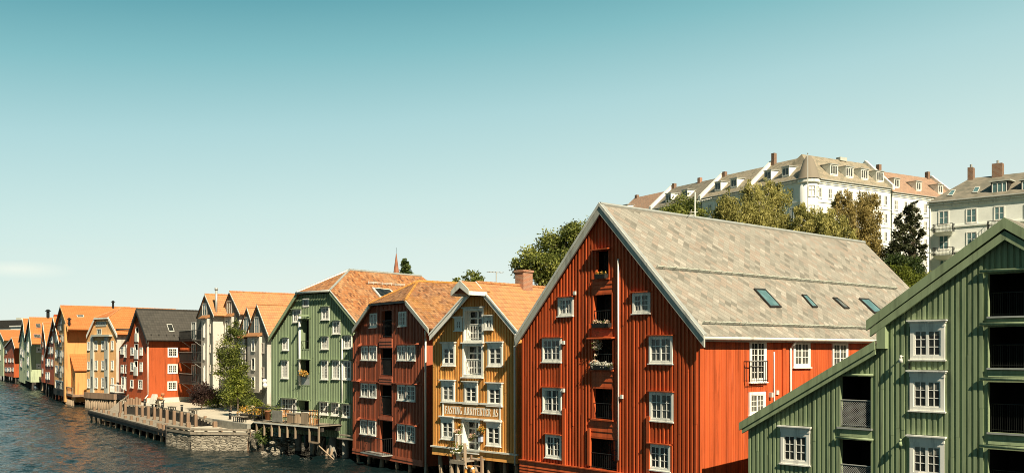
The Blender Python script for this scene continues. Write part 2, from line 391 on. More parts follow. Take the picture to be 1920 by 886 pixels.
# ------------------------------------------------------------------ mesh helpers
class MB:
    """collects faces; build() links them as ONE mesh object"""
    def __init__(s, T=None):
        s.v = []; s.f = []; s.uv = []; s.mi = []; s.T = T
    def P(s, p): return tuple(s.T(*p)) if s.T else tuple(p)
    def face(s, pts, mi=0, uv=None):
        i = len(s.v)
        s.v += [s.P(p) for p in pts]
        s.f.append(tuple(range(i, i+len(pts)))); s.mi.append(mi); s.uv.append(uv)
    def hexa(s, p, mi=0):
        """p = 8 corners, bottom ring then top ring"""
        i = len(s.v)
        s.v += [s.P(q) for q in p]
        for q in ((0, 3, 2, 1), (4, 5, 6, 7), (0, 1, 5, 4), (1, 2, 6, 5), (2, 3, 7, 6), (3, 0, 4, 7)):
            s.f.append(tuple(i+k for k in q)); s.mi.append(mi); s.uv.append(None)
    def box(s, x0, x1, y0, y1, z0, z1, mi=0):
        s.hexa([(x0, y0, z0), (x1, y0, z0), (x1, y1, z0), (x0, y1, z0), (x0, y0, z1), (x1, y0, z1), (x1, y1, z1), (x0, y1, z1)], mi)
    def prism(s, poly, a0, a1, mi=0):
        """poly of (x, z), extruded along the middle axis from a0 to a1"""
        n = len(poly)
        s.face([(x, a0, z) for x, z in poly], mi)
        s.face([(x, a1, z) for x, z in reversed(poly)], mi)
        for k in range(n):
            (xa, za), (xb, zb) = poly[k], poly[(k+1) % n]
            s.face([(xa, a0, za), (xa, a1, za), (xb, a1, zb), (xb, a0, zb)], mi)
    def tube(s, p, q, r0, r1=None, n=8, mi=0, caps=True):
        r1 = r0 if r1 is None else r1
        p = Vector(p); q = Vector(q); d = (q-p).normalized()
        a = d.orthogonal().normalized(); b = d.cross(a)
        i = len(s.v)
        for c, r in ((p, r0), (q, r1)):
            for k in range(n):
                t = 2*math.pi*k/n
                s.v.append(s.P(c + a*(r*math.cos(t)) + b*(r*math.sin(t))))
        for k in range(n):
            m = (k+1) % n
            s.f.append((i+k, i+m, i+n+m, i+n+k)); s.mi.append(mi); s.uv.append(None)
        if caps:
            s.f.append(tuple(i+k for k in reversed(range(n)))); s.mi.append(mi); s.uv.append(None)
            s.f.append(tuple(i+n+k for k in range(n))); s.mi.append(mi); s.uv.append(None)
    def path(s, pts, r, n=6, mi=0):
        for a, b in zip(pts, pts[1:]): s.tube(a, b, r, r, n, mi)
    def bar(s, p, q, w, mi=0): s.tube(p, q, w*.6, w*.6, 4, mi)
    def slab(s, pts, t, mi=0):
        """roof slab: polygon pts (top face), t thick downwards; uv in metres"""
        P = [Vector(p) for p in pts]
        nrm = Vector((0, 0, 0))
        for k in range(1, len(P)-1): nrm += (P[k]-P[0]).cross(P[k+1]-P[0])
        nrm.normalize()
        if nrm.z < 0: nrm = -nrm; pts = list(reversed(pts)); P.reverse()
        ha = Vector((0, 0, 1)).cross(nrm)
        ha = ha.normalized() if ha.length > 1e-4 else Vector((1, 0, 0))
        sa = nrm.cross(ha)
        s.face(pts, mi, [(p.dot(ha), p.dot(sa)) for p in P])
        low = [p - nrm*t for p in P]
        s.face([tuple(p) for p in reversed(low)], mi)
        for k in range(len(P)):
            m = (k+1) % len(P)
            s.face([tuple(P[k]), tuple(low[k]), tuple(low[m]), tuple(P[m])], mi)
    def lathe(s, c, prof, n=12, mi=0):
        i = len(s.v)
        for r, z in prof:
            for k in range(n):
                t = 2*math.pi*k/n
                s.v.append(s.P((c[0]+r*math.cos(t), c[1]+r*math.sin(t), c[2]+z)))
        for j in range(len(prof)-1):
            for k in range(n):
                m = (k+1) % n
                s.f.append((i+j*n+k, i+j*n+m, i+(j+1)*n+m, i+(j+1)*n+k)); s.mi.append(mi); s.uv.append(None)
    def build(s, name, mats, parent=None, smooth=False):
        me = bpy.data.meshes.new(name)
        me.from_pydata(s.v, [], s.f)
        if not isinstance(mats, (list, tuple)): mats = [mats]
        for m in mats: me.materials.append(m)
        me.polygons.foreach_set('material_index', s.mi)
        if smooth: me.polygons.foreach_set('use_smooth', [True]*len(s.f))
        if any(u is not None for u in s.uv):
            ul = me.uv_layers.new(name='UVMap')
            flat = []
            for f, u in zip(s.f, s.uv):
                if u is None: flat += [0.0, 0.0]*len(f)
                else:
                    for q in u: flat += [q[0], q[1]]
            ul.data.foreach_set('uv', flat)
        me.update()
        o = bpy.data.objects.new(name, me); C.objects.link(o)
        if parent is not None: o.parent = parent
        return o

def tag(o, label=None, cat=None, group=None, kind=None):
    if label: o['label'] = label
    if cat: o['category'] = cat
    if group: o['group'] = group
    if kind: o['kind'] = kind
    return o
def thing(name, label, cat, loc=(0, 0, 0), rz=0, group=None):
    o = bpy.data.objects.new(name, None); C.objects.link(o)
    o.location = loc; o.rotation_euler = (0, 0, rz); o.empty_display_size = .3
    return tag(o, label, cat, group)
def dup(root, loc, rz=0, label=None, group=None):
    r = root.copy(); C.objects.link(r); r.location = loc; r.rotation_euler = (0, 0, rz)
    if label: r['label'] = label
    if group: r['group'] = group
    for ch in list(root.children):
        c = ch.copy(); C.objects.link(c); c.parent = r
        for g in ch.children:
            d = g.copy(); C.objects.link(d); d.parent = c
    return r
def at(px, py, Y):
    """point seen at photo pixel (px, py) at distance Y"""
    return Vector(((px-CX)/F*Y, Y, CAMZ+(HY-py)/F*Y))
def gpt(px, py, z):
    """point at photo pixel (px, py) on the level z"""
    return at(px, py, (CAMZ-z)*F/(py-HY))
def lerp(a, b, t): return a+(b-a)*t

# ------------------------------------------------------------------ houses
class House:
    """local frame: x along the front (left to right seen from outside), y inwards, z up from zb"""
    def __init__(s, name, label, Lp, Rp, zb=0.0, cat='house', group=None):
        p = Vector(((Lp[0]-CX)/F*Lp[1], Lp[1])); q = Vector(((Rp[0]-CX)/F*Rp[1], Rp[1]))
        s.p, s.q, s.zb = p, q, zb
        s.w = (q-p).length; s.u = (q-p)/s.w
        s.inw = Vector((-s.u.y, s.u.x))
        s.root = thing(name, label, cat, (p.x, p.y, zb), math.atan2(s.u.y, s.u.x), group)
        s.fd = []; s.fb = []; s.sd = []; s.sb = []      # deep / shallow holes of front and side
    # camera ray in the local frame
    def ray(s, px, py):
        o = Vector((0, 0)) - s.p
        d = Vector(((px-CX)/F, 1.0))
        O = Vector((o.dot(s.u), o.dot(s.inw), CAMZ-s.zb))
        D = Vector((d.dot(s.u), d.dot(s.inw), (HY-py)/F))
        return O, D
    def sz(s, px, py, out=0.0):
        O, D = s.ray(px, py); t = (-out-O.y)/D.y; P = O+D*t
        return P.x, P.z
    def side(s, px, py, out=0.0):
        O, D = s.ray(px, py); t = (s.w+out-O.x)/D.x; P = O+D*t
        return P.y, P.z
    def onplane(s, px, py, A, B, Cc):
        A = Vector(A); n = (Vector(B)-A).cross(Vector(Cc)-A)
        O, D = s.ray(px, py); t = (A-O).dot(n)/D.dot(n)
        return O+D*t
    def Y(s, px, py, out=0):        # distance of a front point
        O, D = s.ray(px, py); return (-out-O.y)/D.y
    def T(s, face='f'):
        if face == 'f': return lambda a, o, z: (a, -o, z)
        if face == 'r': return lambda a, o, z: (s.w+o, a, z)
        if face == 'l': return lambda a, o, z: (-o, a, z)
    def rect(s, x0, x1, y0, y1, face='f', out=0.0):
        f = s.sz if face == 'f' else s.side
        ym, xm = (y0+y1)/2, (x0+x1)/2
        a0, a1 = f(x0, ym, out)[0], f(x1, ym, out)[0]
        return a0, a1, f(xm, y1, out)[1], f(xm, y0, out)[1]
    def holes(s, face, deep): return (s.fd if deep else s.fb) if face == 'f' else (s.sd if deep else s.sb)

    def window(s, x0, x1, y0, y1, face='f', ns=2, nc=2, nr=3, cas=.10, head=None, sill=True, g='glass', trim='white', headm=None, px=True, out=0, name='window', mw=.028, sash=.045, curtain=0, hood=0):
        a0, a1, z0, z1 = s.rect(x0, x1, y0, y1, face, .05+out) if px else (x0, x1, y0, y1)
        s.holes(face, False).append((a0-.01, a1+.01, z0-.02, z1+.02))
        m = MB(s.T(face))
        o0 = out+.003; cd = out+.07
        hz = 0.0
        if head == 'cornice': hz = (z1-z0)*.17
        top = z1-hz
        m.box(a0, a0+cas, o0, cd, z0, top); m.box(a1-cas, a1, o0, cd, z0, top)
        m.box(a0+cas, a1-cas, o0, cd, top-cas, top); m.box(a0+cas, a1-cas, o0, cd, z0, z0+cas)
        ia0, ia1, iz0, iz1 = a0+cas, a1-cas, z0+cas, top-cas
        wv = (ia1-ia0)/ns
        for i in range(ns):
            b0, b1 = ia0+i*wv, ia0+(i+1)*wv
            so = out+.05
            m.box(b0, b0+sash, out+.012, so, iz0, iz1); m.box(b1-sash, b1, out+.012, so, iz0, iz1)
            m.box(b0+sash, b1-sash, out+.012, so, iz0, iz0+sash); m.box(b0+sash, b1-sash, out+.012, so, iz1-sash, iz1)
            for k in range(1, nc):
                c = lerp(b0+sash, b1-sash, k/nc); m.box(c-mw/2, c+mw/2, out+.014, out+.038, iz0+sash, iz1-sash)
            for k in range(1, nr):
                c = lerp(iz0+sash, iz1-sash, k/nr); m.box(b0+sash, b1-sash, out+.015, out+.037, c-mw/2, c+mw/2)
        if head == 'cornice':
            m.box(a0-.01, a1+.01, o0, cd+.02, top+.001, z1-.10)
            m.box(a0-.05, a1+.05, o0, cd+.08, z1-.10, z1-.05); m.box(a0-.09, a1+.09, o0, cd+.14, z1-.05, z1)
        if sill: m.box(a0-.05, a1+.05, o0, cd+.06, z0-.05, z0)
        w = m.build(name, M[trim], s.root)
        if head == 'board' or hood:
            hm = MB(s.T(face)); hp = hood or .14
            hm.box(a0-.07, a1+.07, o0, cd+hp, z1+.003, z1+.05)
            hm.build('drip_board', headm or M[trim], w)
            s.holes(face, False).append((a0-.07, a1+.07, z1, z1+.06))
        gm = MB(s.T(face)); gm.face([(ia0, out+.02, iz0), (ia1, out+.02, iz0), (ia1, out+.02, iz1), (ia0, out+.02, iz1)])
        gm.build('pane', M[g], w)
        if face == 'f' and g == 'glass' and not curtain and s.rnd.random() < .55: s.dress(w, ia0, ia1, iz0, iz1, out)
        if curtain:
            for lo, hi in ((0, curtain), (1-curtain, 1)):
                cm = MB(s.T(face)); cm.face([(lerp(ia0, ia1, lo), out+.024, iz0), (lerp(ia0, ia1, hi), out+.024, iz0), (lerp(ia0, ia1, hi), out+.024, iz1), (lerp(ia0, ia1, lo), out+.024, iz1)])
                cm.build('curtain', M['curtain'], w)
        return w

    rnd = random.Random(11)
    def dress(s, w, a0, a1, z0, z1, out):
        """curtains, blinds or things on the sill behind the panes of one window"""
        r = s.rnd.random(); q = []
        if r < .45:
            for sd_ in (0, 1):
                k = s.rnd.uniform(.10, .26)
                lo, hi = (a0, lerp(a0, a1, k)) if sd_ == 0 else (lerp(a0, a1, 1-k), a1)
                q.append(('curtain', 'cloth_dim', lo, hi, z0, z1))
        elif r < .7: q.append(('blind', 'cloth_dim', a0, a1, lerp(z0, z1, s.rnd.uniform(.55, .8)), z1))
        elif r < .85: q.append(('curtain', 'cloth_dim', a0, a1, z0, lerp(z0, z1, s.rnd.uniform(.3, .5))))
        else: q.append(('lamp_shade', 'cloth_warm', lerp(a0, a1, .3), lerp(a0, a1, .48), lerp(z0, z1, .12), lerp(z0, z1, .36)))
        for nm, mt, x0, x1, y0, y1 in q:
            m = MB(s.T('f')); m.face([(x0, out+.0225, y0), (x1, out+.0225, y0), (x1, out+.0225, y1), (x0, out+.0225, y1)]); m.build(nm, M[mt], w)

    def bay(s, x0, x1, y0, y1, jamb, face='f', depth=1.1, frame=.05, door=True, px=True, back='dark', name='loading_door', doorm='dark_trim', jd=.18):
        """a real recess in the wall with a glazed door at its back"""
        a0, a1, z0, z1 = s.rect(x0, x1, y0, y1, face) if px else (x0, x1, y0, y1)
        s.holes(face, True).append((a0, a1, z0, z1)); s.holes(face, False).append((a0-.02, a1+.02, z0-.02, z1+.02))
        m = MB(s.T(face)); d = -depth; jd = min(jd, depth)
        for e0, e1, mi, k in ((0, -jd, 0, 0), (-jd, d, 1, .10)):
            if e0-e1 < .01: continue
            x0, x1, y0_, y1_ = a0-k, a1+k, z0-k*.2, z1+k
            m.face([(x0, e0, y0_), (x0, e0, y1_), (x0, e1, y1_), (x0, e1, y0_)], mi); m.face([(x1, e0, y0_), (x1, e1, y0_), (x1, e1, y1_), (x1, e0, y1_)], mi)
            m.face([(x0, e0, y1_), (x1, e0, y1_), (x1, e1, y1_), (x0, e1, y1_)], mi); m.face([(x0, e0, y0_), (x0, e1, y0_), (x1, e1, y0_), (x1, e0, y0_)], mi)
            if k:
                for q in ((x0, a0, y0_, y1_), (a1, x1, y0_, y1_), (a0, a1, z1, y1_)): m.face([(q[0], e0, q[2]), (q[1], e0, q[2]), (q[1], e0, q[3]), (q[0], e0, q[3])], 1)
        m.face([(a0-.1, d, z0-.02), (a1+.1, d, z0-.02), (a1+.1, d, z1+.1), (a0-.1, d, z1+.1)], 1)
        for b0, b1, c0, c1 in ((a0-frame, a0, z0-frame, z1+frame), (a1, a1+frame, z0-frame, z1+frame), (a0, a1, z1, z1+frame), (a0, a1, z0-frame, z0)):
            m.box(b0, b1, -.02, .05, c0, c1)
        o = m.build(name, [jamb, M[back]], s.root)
        if door:
            g = MB(s.T(face))
            n = 2 if a1-a0 < 1.6 else 3
            for i in range(n+1):
                c = lerp(a0+.05, a1-.05, i/n); g.box(c-.04, c+.04, d+.01, d+.06, z0, z1)
            g.box(a0, a1, d+.012, d+.055, z1-.14, z1-.05); g.box(a0, a1, d+.012, d+.055, z0+.02, z0+.35)
            dd = g.build('glazed_door', M[doorm], o)
            p = MB(s.T(face)); p.face([(a0, d+.03, z0), (a1, d+.03, z0), (a1, d+.03, z1), (a0, d+.03, z1)]); p.build('pane', M['glass'], dd)
        return o, (a0, a1, z0, z1)

    def rail(s, a0, a1, z0, h, o=.04, kind='bars', face='f', mat='black', ends=0.0, pitch=.11, name='railing', t=.022):
        m = MB(s.T(face)); z1 = z0+h
        def run(p, q):
            ln = math.hypot(q[0]-p[0], q[1]-p[1]); n = max(2, int(ln/pitch))
            m.tube((p[0], p[1], z1), (q[0], q[1], z1), t*1.2, n=6); m.tube((p[0], p[1], z0+.06), (q[0], q[1], z0+.06), t*.9, n=4)
            if kind == 'mesh':
                st = .085; k = 0
                dx, dy = (q[0]-p[0])/ln, (q[1]-p[1])/ln
                c = -h
                while c < ln:
                    for sg in (1, -1):
                        u0, u1 = max(c, 0), min(c+h, ln)
                        if u1 > u0:
                            za, zb_ = (z0+(u0-c), z0+(u1-c)) if sg > 0 else (z1-(u0-c), z1-(u1-c))
                            m.tube((p[0]+dx*u0, p[1]+dy*u0, za), (p[0]+dx*u1, p[1]+dy*u1, zb_), t*.32, n=3, caps=False)
                    c += st
                for e in (p, q): m.tube((e[0], e[1], z0), (e[0], e[1], z1), t, n=4)
            else:
                for i in range(n+1):
                    u = i/n; r = t if i in (0, n) else t*.5
                    m.tube((lerp(p[0], q[0], u), lerp(p[1], q[1], u), z0), (lerp(p[0], q[0], u), lerp(p[1], q[1], u), z1), r, n=4, caps=False)
        run((a0, o), (a1, o))
        if ends:
            run((a0, o), (a0, o-ends)); run((a1, o), (a1, o-ends))
        return m.build(name, M[mat], s.root)

    @staticmethod
    def _sub(z0, z1, cuts):
        segs = [(z0, z1)]
        for c0, c1 in cuts:
            out = []
            for a, b in segs:
                if c1 <= a or c0 >= b: out.append((a, b)); continue
                if c0 > a: out.append((a, c0))
                if c1 < b: out.append((c1, b))
            segs = out
        return [(a, b) for a, b in segs if b-a > .012]

    def clad(s, prof, zbot, mat, pitch=.2, bw=.12, bt=.04, face='f', name='front_wall', zb2=None, jitter=.004):
        """board-and-batten wall: prof = [(a, ztop)...]; battens are real boards standing proud"""
        prof = sorted(prof)
        deep, shal = s.holes(face, True), s.holes(face, False)
        def top(a):
            for (xa, za), (xb, zb) in zip(prof, prof[1:]):
                if a <= xb: return lerp(za, zb, (a-xa)/(xb-xa) if xb > xa else 0)
            return prof[-1][1]
        A0, A1 = prof[0][0], prof[-1][0]
        bot = (lambda a: zbot) if zb2 is None else (lambda a: lerp(zbot, zb2, (a-A0)/(A1-A0)))
        m = MB(s.T(face))
        br = sorted({round(x, 4) for x in [p[0] for p in prof]+[h[0] for h in deep]+[h[1] for h in deep] if A0 <= x <= A1})
        for xa, xb in zip(br, br[1:]):
            if xb-xa < 1e-4: continue
            xm = (xa+xb)/2
            cuts = sorted((h[2], h[3]) for h in deep if h[0] < xm < h[1])
            ta, tb = top(xa+1e-5), top(xb-1e-5)
            zl, zr = bot(xa), bot(xb)
            for c0, c1 in cuts:
                if c0 > zl: m.face([(xa, 0, zl), (xb, 0, zr), (xb, 0, c0), (xa, 0, c0)])
                zl = zr = c1
            if min(ta, tb) > zl-.3: m.face([(xa, 0, zl), (xb, 0, zr), (xb, 0, max(tb, zr)), (xa, 0, max(ta, zl))])
        n = int((A1-A0)/pitch)+1
        for i in range(n):
            xa = A0+i*pitch; xb = min(xa+bw, A1)
            if xb-xa < .02: continue
            t = bt+random.uniform(-jitter, jitter)
            cuts = [(h[2], h[3]) for h in shal if h[0] < xb and h[1] > xa]
            ta, tb = top(xa), top(xb); tm = min(ta, tb)
            segs = []
            for c0, c1 in s._sub(bot((xa+xb)/2), tm, cuts):
                if bt > .03 and c1-c0 > 2.4 and random.random() < .75:
                    cm = lerp(c0, c1, random.uniform(.25, .75)); segs += [(c0, cm-.004), (cm+.004, c1)]
                else: segs.append((c0, c1))
            for c0, c1 in segs:
                ea, eb = (ta, tb) if c1 >= tm-1e-6 else (c1, c1)
                if bt > .03:
                    t = bt+random.uniform(-jitter, jitter); dx = random.uniform(-.008, .008); xa, xb = A0+i*pitch+dx, A0+i*pitch+bw*random.uniform(.93, 1.06)+dx
                    xa, xb = max(A0, xa), min(A1, xb)
                m.hexa([(xa, .001, c0), (xb, .001, c0), (xb, t, c0), (xa, t, c0), (xa, .001, ea), (xb, .001, eb), (xb, t, eb), (xa, t, ea)])
        return m.build(name, mat, s.root)

    def shell(s, prof, zbot, D, mat, right=True, name='back_wall'):
        """plain left, back (and right) walls and a floor, so that the house is closed"""
        prof = sorted(prof); m = MB()
        A0, A1 = prof[0][0], prof[-1][0]
        m.face([(A0, 0, zbot), (A0, 0, prof[0][1]), (A0, D, prof[0][1]), (A0, D, zbot)])
        if right: m.face([(A1, 0, zbot), (A1, D, zbot), (A1, D, prof[-1][1]), (A1, 0, prof[-1][1])])
        m.face([(A1, D, zbot), (A0, D, zbot)]+[(a, D, z) for a, z in prof])
        m.face([(A0, .01, zbot+.01), (A1, .01, zbot+.01), (A1, D, zbot+.01), (A0, D, zbot+.01)])
        return m.build(name, mat, s.root)

    def gable_roof(s, El, A, Er, D, fo, mat, t=.14, bo=.3, ridge=None, name='roof', cap=.11):
        m = MB()
        m.slab([(El[0], -fo, El[1]), (A[0], -fo, A[1]), (A[0], D+bo, A[1]), (El[0], D+bo, El[1])], t)
        m.slab([(Er[0], -fo, Er[1]), (Er[0], D+bo, Er[1]), (A[0], D+bo, A[1]), (A[0], -fo, A[1])], t)
        r = m.build(name, mat, s.root)
        if ridge: s.ridge_caps(r, (A[0], -fo, A[1]), (A[0], D+bo, A[1]), ridge, cap)
        return r
    def ridge_caps(s, r, p, q, mat, rad=.11, ln=.36):
        c = MB(); p = Vector(p); q = Vector(q); d = q-p; n = max(1, int(d.length/ln))
        for i in range(n):
            a = p+d*(i/n); b = p+d*((i+1)/n)
            c.tube(a, b, rad, rad*.82, 7)
        return c.build('ridge_cap', mat, r)
    def barge(s, line, h, o0, o1, mat, name='barge_board', drop=0.0):
        """board under a roof edge: line of (a, z) top points, h high measured square to the edge"""
        m = MB(s.T('f'))
        for (xa, za), (xb, zb) in zip(line, line[1:]):
            ln = math.hypot(xb-xa, zb-za); hv = h*ln/max(abs(xb-xa), .05)
            hv = min(hv, h*2.2)
            m.hexa([(xa, o0, za-drop-hv), (xb, o0, zb-drop-hv), (xb, o1, zb-drop-hv), (xa, o1, za-drop-hv), (xa, o0, za-drop), (xb, o0, zb-drop), (xb, o1, zb-drop), (xa, o1, za-drop)])
        return m.build(name, mat, s.root)
    def boxp(s, name, mat, a0, a1, o0, o1, z0, z1, face='f', parent=None):
        m = MB(s.T(face)); m.box(a0, a1, o0, o1, z0, z1)
        return m.build(name, mat, parent or s.root)
    def pipe(s, pts, r, mat, name='downpipe', face='f'):
        m = MB(s.T(face)); m.path(pts, r, 7)
        return m.build(name, mat, s.root, True)
    def chimney(s, roof, x0, x1, y0, y1, z0, z1, mat='brickc', cap=True):
        m = MB(); m.box(x0, x1, y0, y1, z0, z1)
        if cap: m.box(x0-.06, x1+.06, y0-.06, y1+.06, z1, z1+.12)
        return m.build('chimney', M[mat], roof)
    def skylight(s, px, A, B, Cc, roof, g='glass_b', h=.09, trim='dark_trim'):
        """px = 4 photo points round the skylight, clockwise from top left, on the roof plane A B C"""
        P = [s.onplane(x, y, A, B, Cc) for x, y in px]
        n = (Vector(B)-Vector(A)).cross(Vector(Cc)-Vector(A)).normalized()
        if n.z < 0: n = -n
        m = MB(); c = sum(P, Vector())/4
        out = [p+n*h for p in P]; inn = [p+(c-p)*.16+n*h for p in P]
        for k in range(4):
            j = (k+1) % 4
            m.face([tuple(P[k]), tuple(P[j]), tuple(out[j]), tuple(out[k])]); m.face([tuple(out[k]), tuple(out[j]), tuple(inn[j]), tuple(inn[k])])
        f = m.build('skylight', M[trim], roof)
        g_ = MB(); g_.face([tuple(p-n*.02) for p in inn]); g_.build('pane', M[g], f)
        return f
    def piles(s, xs, z1, r=.15, yo=.3, rows=(0, 1.6), mat='pile', lean=.25, lx=None):
        for ri, ro in enumerate(rows):
            for a in xs:
                a += random.uniform(-.12, .12); m = MB()
                rr = r*random.uniform(.8, 1.15)
                dx, dy = random.uniform(-lean, lean), random.uniform(-lean, lean)*.6
                m.tube((a+dx, yo+ro+dy, -1.0-s.zb), (a, yo+ro, z1), rr*1.15, rr*.85, 9)
                m.build('piling', M[mat], s.root, True)

def ydepth(h, a, z, px):
    k = (px-CX)/F
    return (k*(h.p.y+h.u.y*a)-h.p.x-h.u.x*a)/(h.inw.x-k*h.inw.y)
House.ydepth = ydepth
def under(h, El, A, Er, t):
    tl = t*math.hypot(1, (A[1]-El[1])/(A[0]-El[0]))+.02
    tr = t*math.hypot(1, (A[1]-Er[1])/(A[0]-Er[0]))+.02
    zl = lerp(El[1], A[1], (0-El[0])/(A[0]-El[0]))-tl
    zr = lerp(Er[1], A[1], (h.w-Er[0])/(A[0]-Er[0]))-tr
    return [(0, zl), (A[0], A[1]-max(tl, tr)), (h.w, zr)]
House.under = under

def planks(h, name, mat, a0, a1, z0, z1, o=.03, bh=.17, face='f'):
    """horizontal boards, each lapping a little"""
    m = MB(h.T(face)); n = max(1, round((z1-z0)/bh)); d = (z1-z0)/n
    for i in range(n):
        m.hexa([(a0, .002, z0+i*d), (a1, .002, z0+i*d), (a1, o+.02, z0+i*d), (a0, o+.02, z0+i*d), (a0, .002, z0+(i+1)*d-.004), (a1, .002, z0+(i+1)*d-.004), (a1, o-.012, z0+(i+1)*d-.004), (a0, o-.012, z0+(i+1)*d-.004)])
    return m.build(name, mat, h.root)

# ------------------------------------------------------------------ land and water
WF = [(-330, 640), (-220, 400), (-150, 270), (-122, 226), (-113, 212), (-98, 190), (-84, 168), (-66, 137), (-62, 130), (-52, 121), (-44.7, 107.6), (-33, 90), (-25, 80), (-19.5, 72.5), (-18.3, 70.5), (-10.9, 63.6), (-4.9, 56), (.4, 49.5), (8.1, 40), (19, 28.5), (34, 12), (60, -20)]
WFa = np.array(WF, float)
def inland(x, y):
    """signed distance from the water's edge, positive on land"""
    x = np.asarray(x, float); y = np.asarray(y, float)
    best = np.full(x.shape, 1e9); sg = np.ones(x.shape)
    for (ax, ay), (bx, by) in zip(WFa[:-1], WFa[1:]):
        dx, dy = bx-ax, by-ay; l2 = dx*dx+dy*dy
        t = np.clip(((x-ax)*dx+(y-ay)*dy)/l2, 0, 1)
        d = np.hypot(x-ax-t*dx, y-ay-t*dy)
        cr_ = dx*(y-ay)-dy*(x-ax)
        m = d < best-1e-9
        best = np.where(m, d, best); sg = np.where(m, np.where(cr_ > 0, 1.0, -1.0), sg)
    return best*sg
def sstep(a, b, x):
    t = np.clip((np.asarray(x, float)-a)/(b-a), 0, 1); return t*t*(3-2*t)
def land_z(x, y):
    d = inland(x, y)
    hf = 4.0+11.5*sstep(-15, 35, x)
    z = 1.7+sstep(25, 95, d)*hf
    return np.where(d < 7, lerp(-1.6, 1.7, np.clip((d-4.5)/2.0, 0, 1)), z)
gx = np.concatenate([np.array([-6000, -3000, -1500, -800, -500, -380]), np.arange(-300, 130, 2.5), np.array([140, 160, 200, 260, 400, 800, 1500, 3000, 6000])])
gy = np.concatenate([np.array([-400, -100]), np.arange(0, 300, 2.5), np.array([320, 360, 420, 520, 700, 1000, 1600, 3000, 6000, 11000])])
GX, GY = np.meshgrid(gx, gy)
GZ = land_z(GX, GY)
me = bpy.data.meshes.new('ground')
nx, ny = len(gx), len(gy)
vs = np.stack([GX, GY, GZ], -1).reshape(-1, 3)
ii = (np.arange(ny-1)[:, None]*nx+np.arange(nx-1)[None]).reshape(-1)
fs = np.stack([ii, ii+1, ii+nx+1, ii+nx], -1)
me.from_pydata(vs.tolist(), [], fs.tolist()); me.materials.append(M['ground'])
me.polygons.foreach_set('use_smooth', [True]*len(fs))
go = bpy.data.objects.new('ground', me); C.objects.link(go); tag(go, kind='structure')
# the river: a real rippled surface near the quay, running out flat to the horizon
wx = np.concatenate([np.array([-6000, -2000, -700, -350, -220]), np.arange(-170, 14, .34), np.array([30, 60, 120, 400, 1500, 6000])])
wy = np.concatenate([np.array([-400, -100, 0, 25]), np.arange(42, 285, .36), np.array([320, 400, 600, 1000, 3000, 11000])])
WX, WY = np.meshgrid(wx, wy); WZ = np.zeros_like(WX)
rw = np.random.default_rng(21)
for k in range(26):
    lam = .9*(2.4/.9)**rw.random(); th = R(-20)+rw.normal(0, .75); ph = rw.random()*6.283
    WZ += .0092*lam*np.sin(2*math.pi/lam*(WX*math.cos(th)+WY*math.sin(th))+ph)
gust = .75+.35*np.sin(WX*.07+WY*.05+1)*np.sin(WY*.045-WX*.03)
edge = np.clip((WX+170)/25, 0, 1)*np.clip((13-WX)/5, 0, 1)*np.clip((WY-44)/6, 0, 1)*np.clip((280-WY)/60, 0, 1)
WZ = WZ*gust*edge
mw_ = bpy.data.meshes.new('river_water'); nx, ny = len(wx), len(wy)
ii = (np.arange(ny-1)[:, None]*nx+np.arange(nx-1)[None]).reshape(-1)
fs = np.stack([ii, ii+1, ii+nx+1, ii+nx], -1).astype(np.int32); k = len(fs)
mw_.vertices.add(nx*ny); mw_.vertices.foreach_set('co', np.stack([WX, WY, WZ], -1).astype(np.float32).reshape(-1))
mw_.loops.add(4*k); mw_.loops.foreach_set('vertex_index', fs.reshape(-1))
mw_.polygons.add(k); mw_.polygons.foreach_set('loop_start', np.arange(0, 4*k, 4, dtype=np.int32)); mw_.polygons.foreach_set('loop_total', np.full(k, 4, dtype=np.int32))
mw_.polygons.foreach_set('use_smooth', np.ones(k, dtype=bool)); mw_.materials.append(M['water']); mw_.update(); mw_.validate()
rwo = bpy.data.objects.new('river_water', mw_); C.objects.link(rwo); tag(rwo, kind='structure')

# ================================================================== GREEN WAREHOUSE, nearest on the right
h = House('green_warehouse', 'moss green board warehouse with a lean-to and open loading bays at the right edge', (1404, 38.0), (2150, 28.2), cat='warehouse')
fo = .32
El = h.sz(1624.7, 600.3, fo); A = h.sz(1883.5, 407.5, fo)
Er = (2*A[0]-El[0], El[1])
Ll = h.sz(1386.5, 791.5, fo); Lr = h.sz(1648, 634, fo)
a_in = h.sz(1648, 640)[0]
sl = (Lr[1]-Ll[1])/(Lr[0]-Ll[0])
def lean(a): return Ll[1]+(a-Ll[0])*sl
sm = (A[1]-El[1])/(A[0]-El[0])
D = 21.0
m = MB()
m.slab([(El[0], -fo, El[1]), (A[0], -fo, A[1]), (A[0], D+.3, A[1]), (El[0], D+.3, El[1])], .14)
m.slab([(Er[0], -fo, Er[1]), (Er[0], D+.3, Er[1]), (A[0], D+.3, A[1]), (A[0], -fo, A[1])], .14)
m.slab([(Ll[0], -fo, Ll[1]), (a_in+.02, -fo, lean(a_in+.02)), (a_in+.02, D+.3, lean(a_in+.02)), (Ll[0], D+.3, Ll[1])], .12)
roof = m.build('roof', M['slate_dark'], h.root)
gm = M['green']
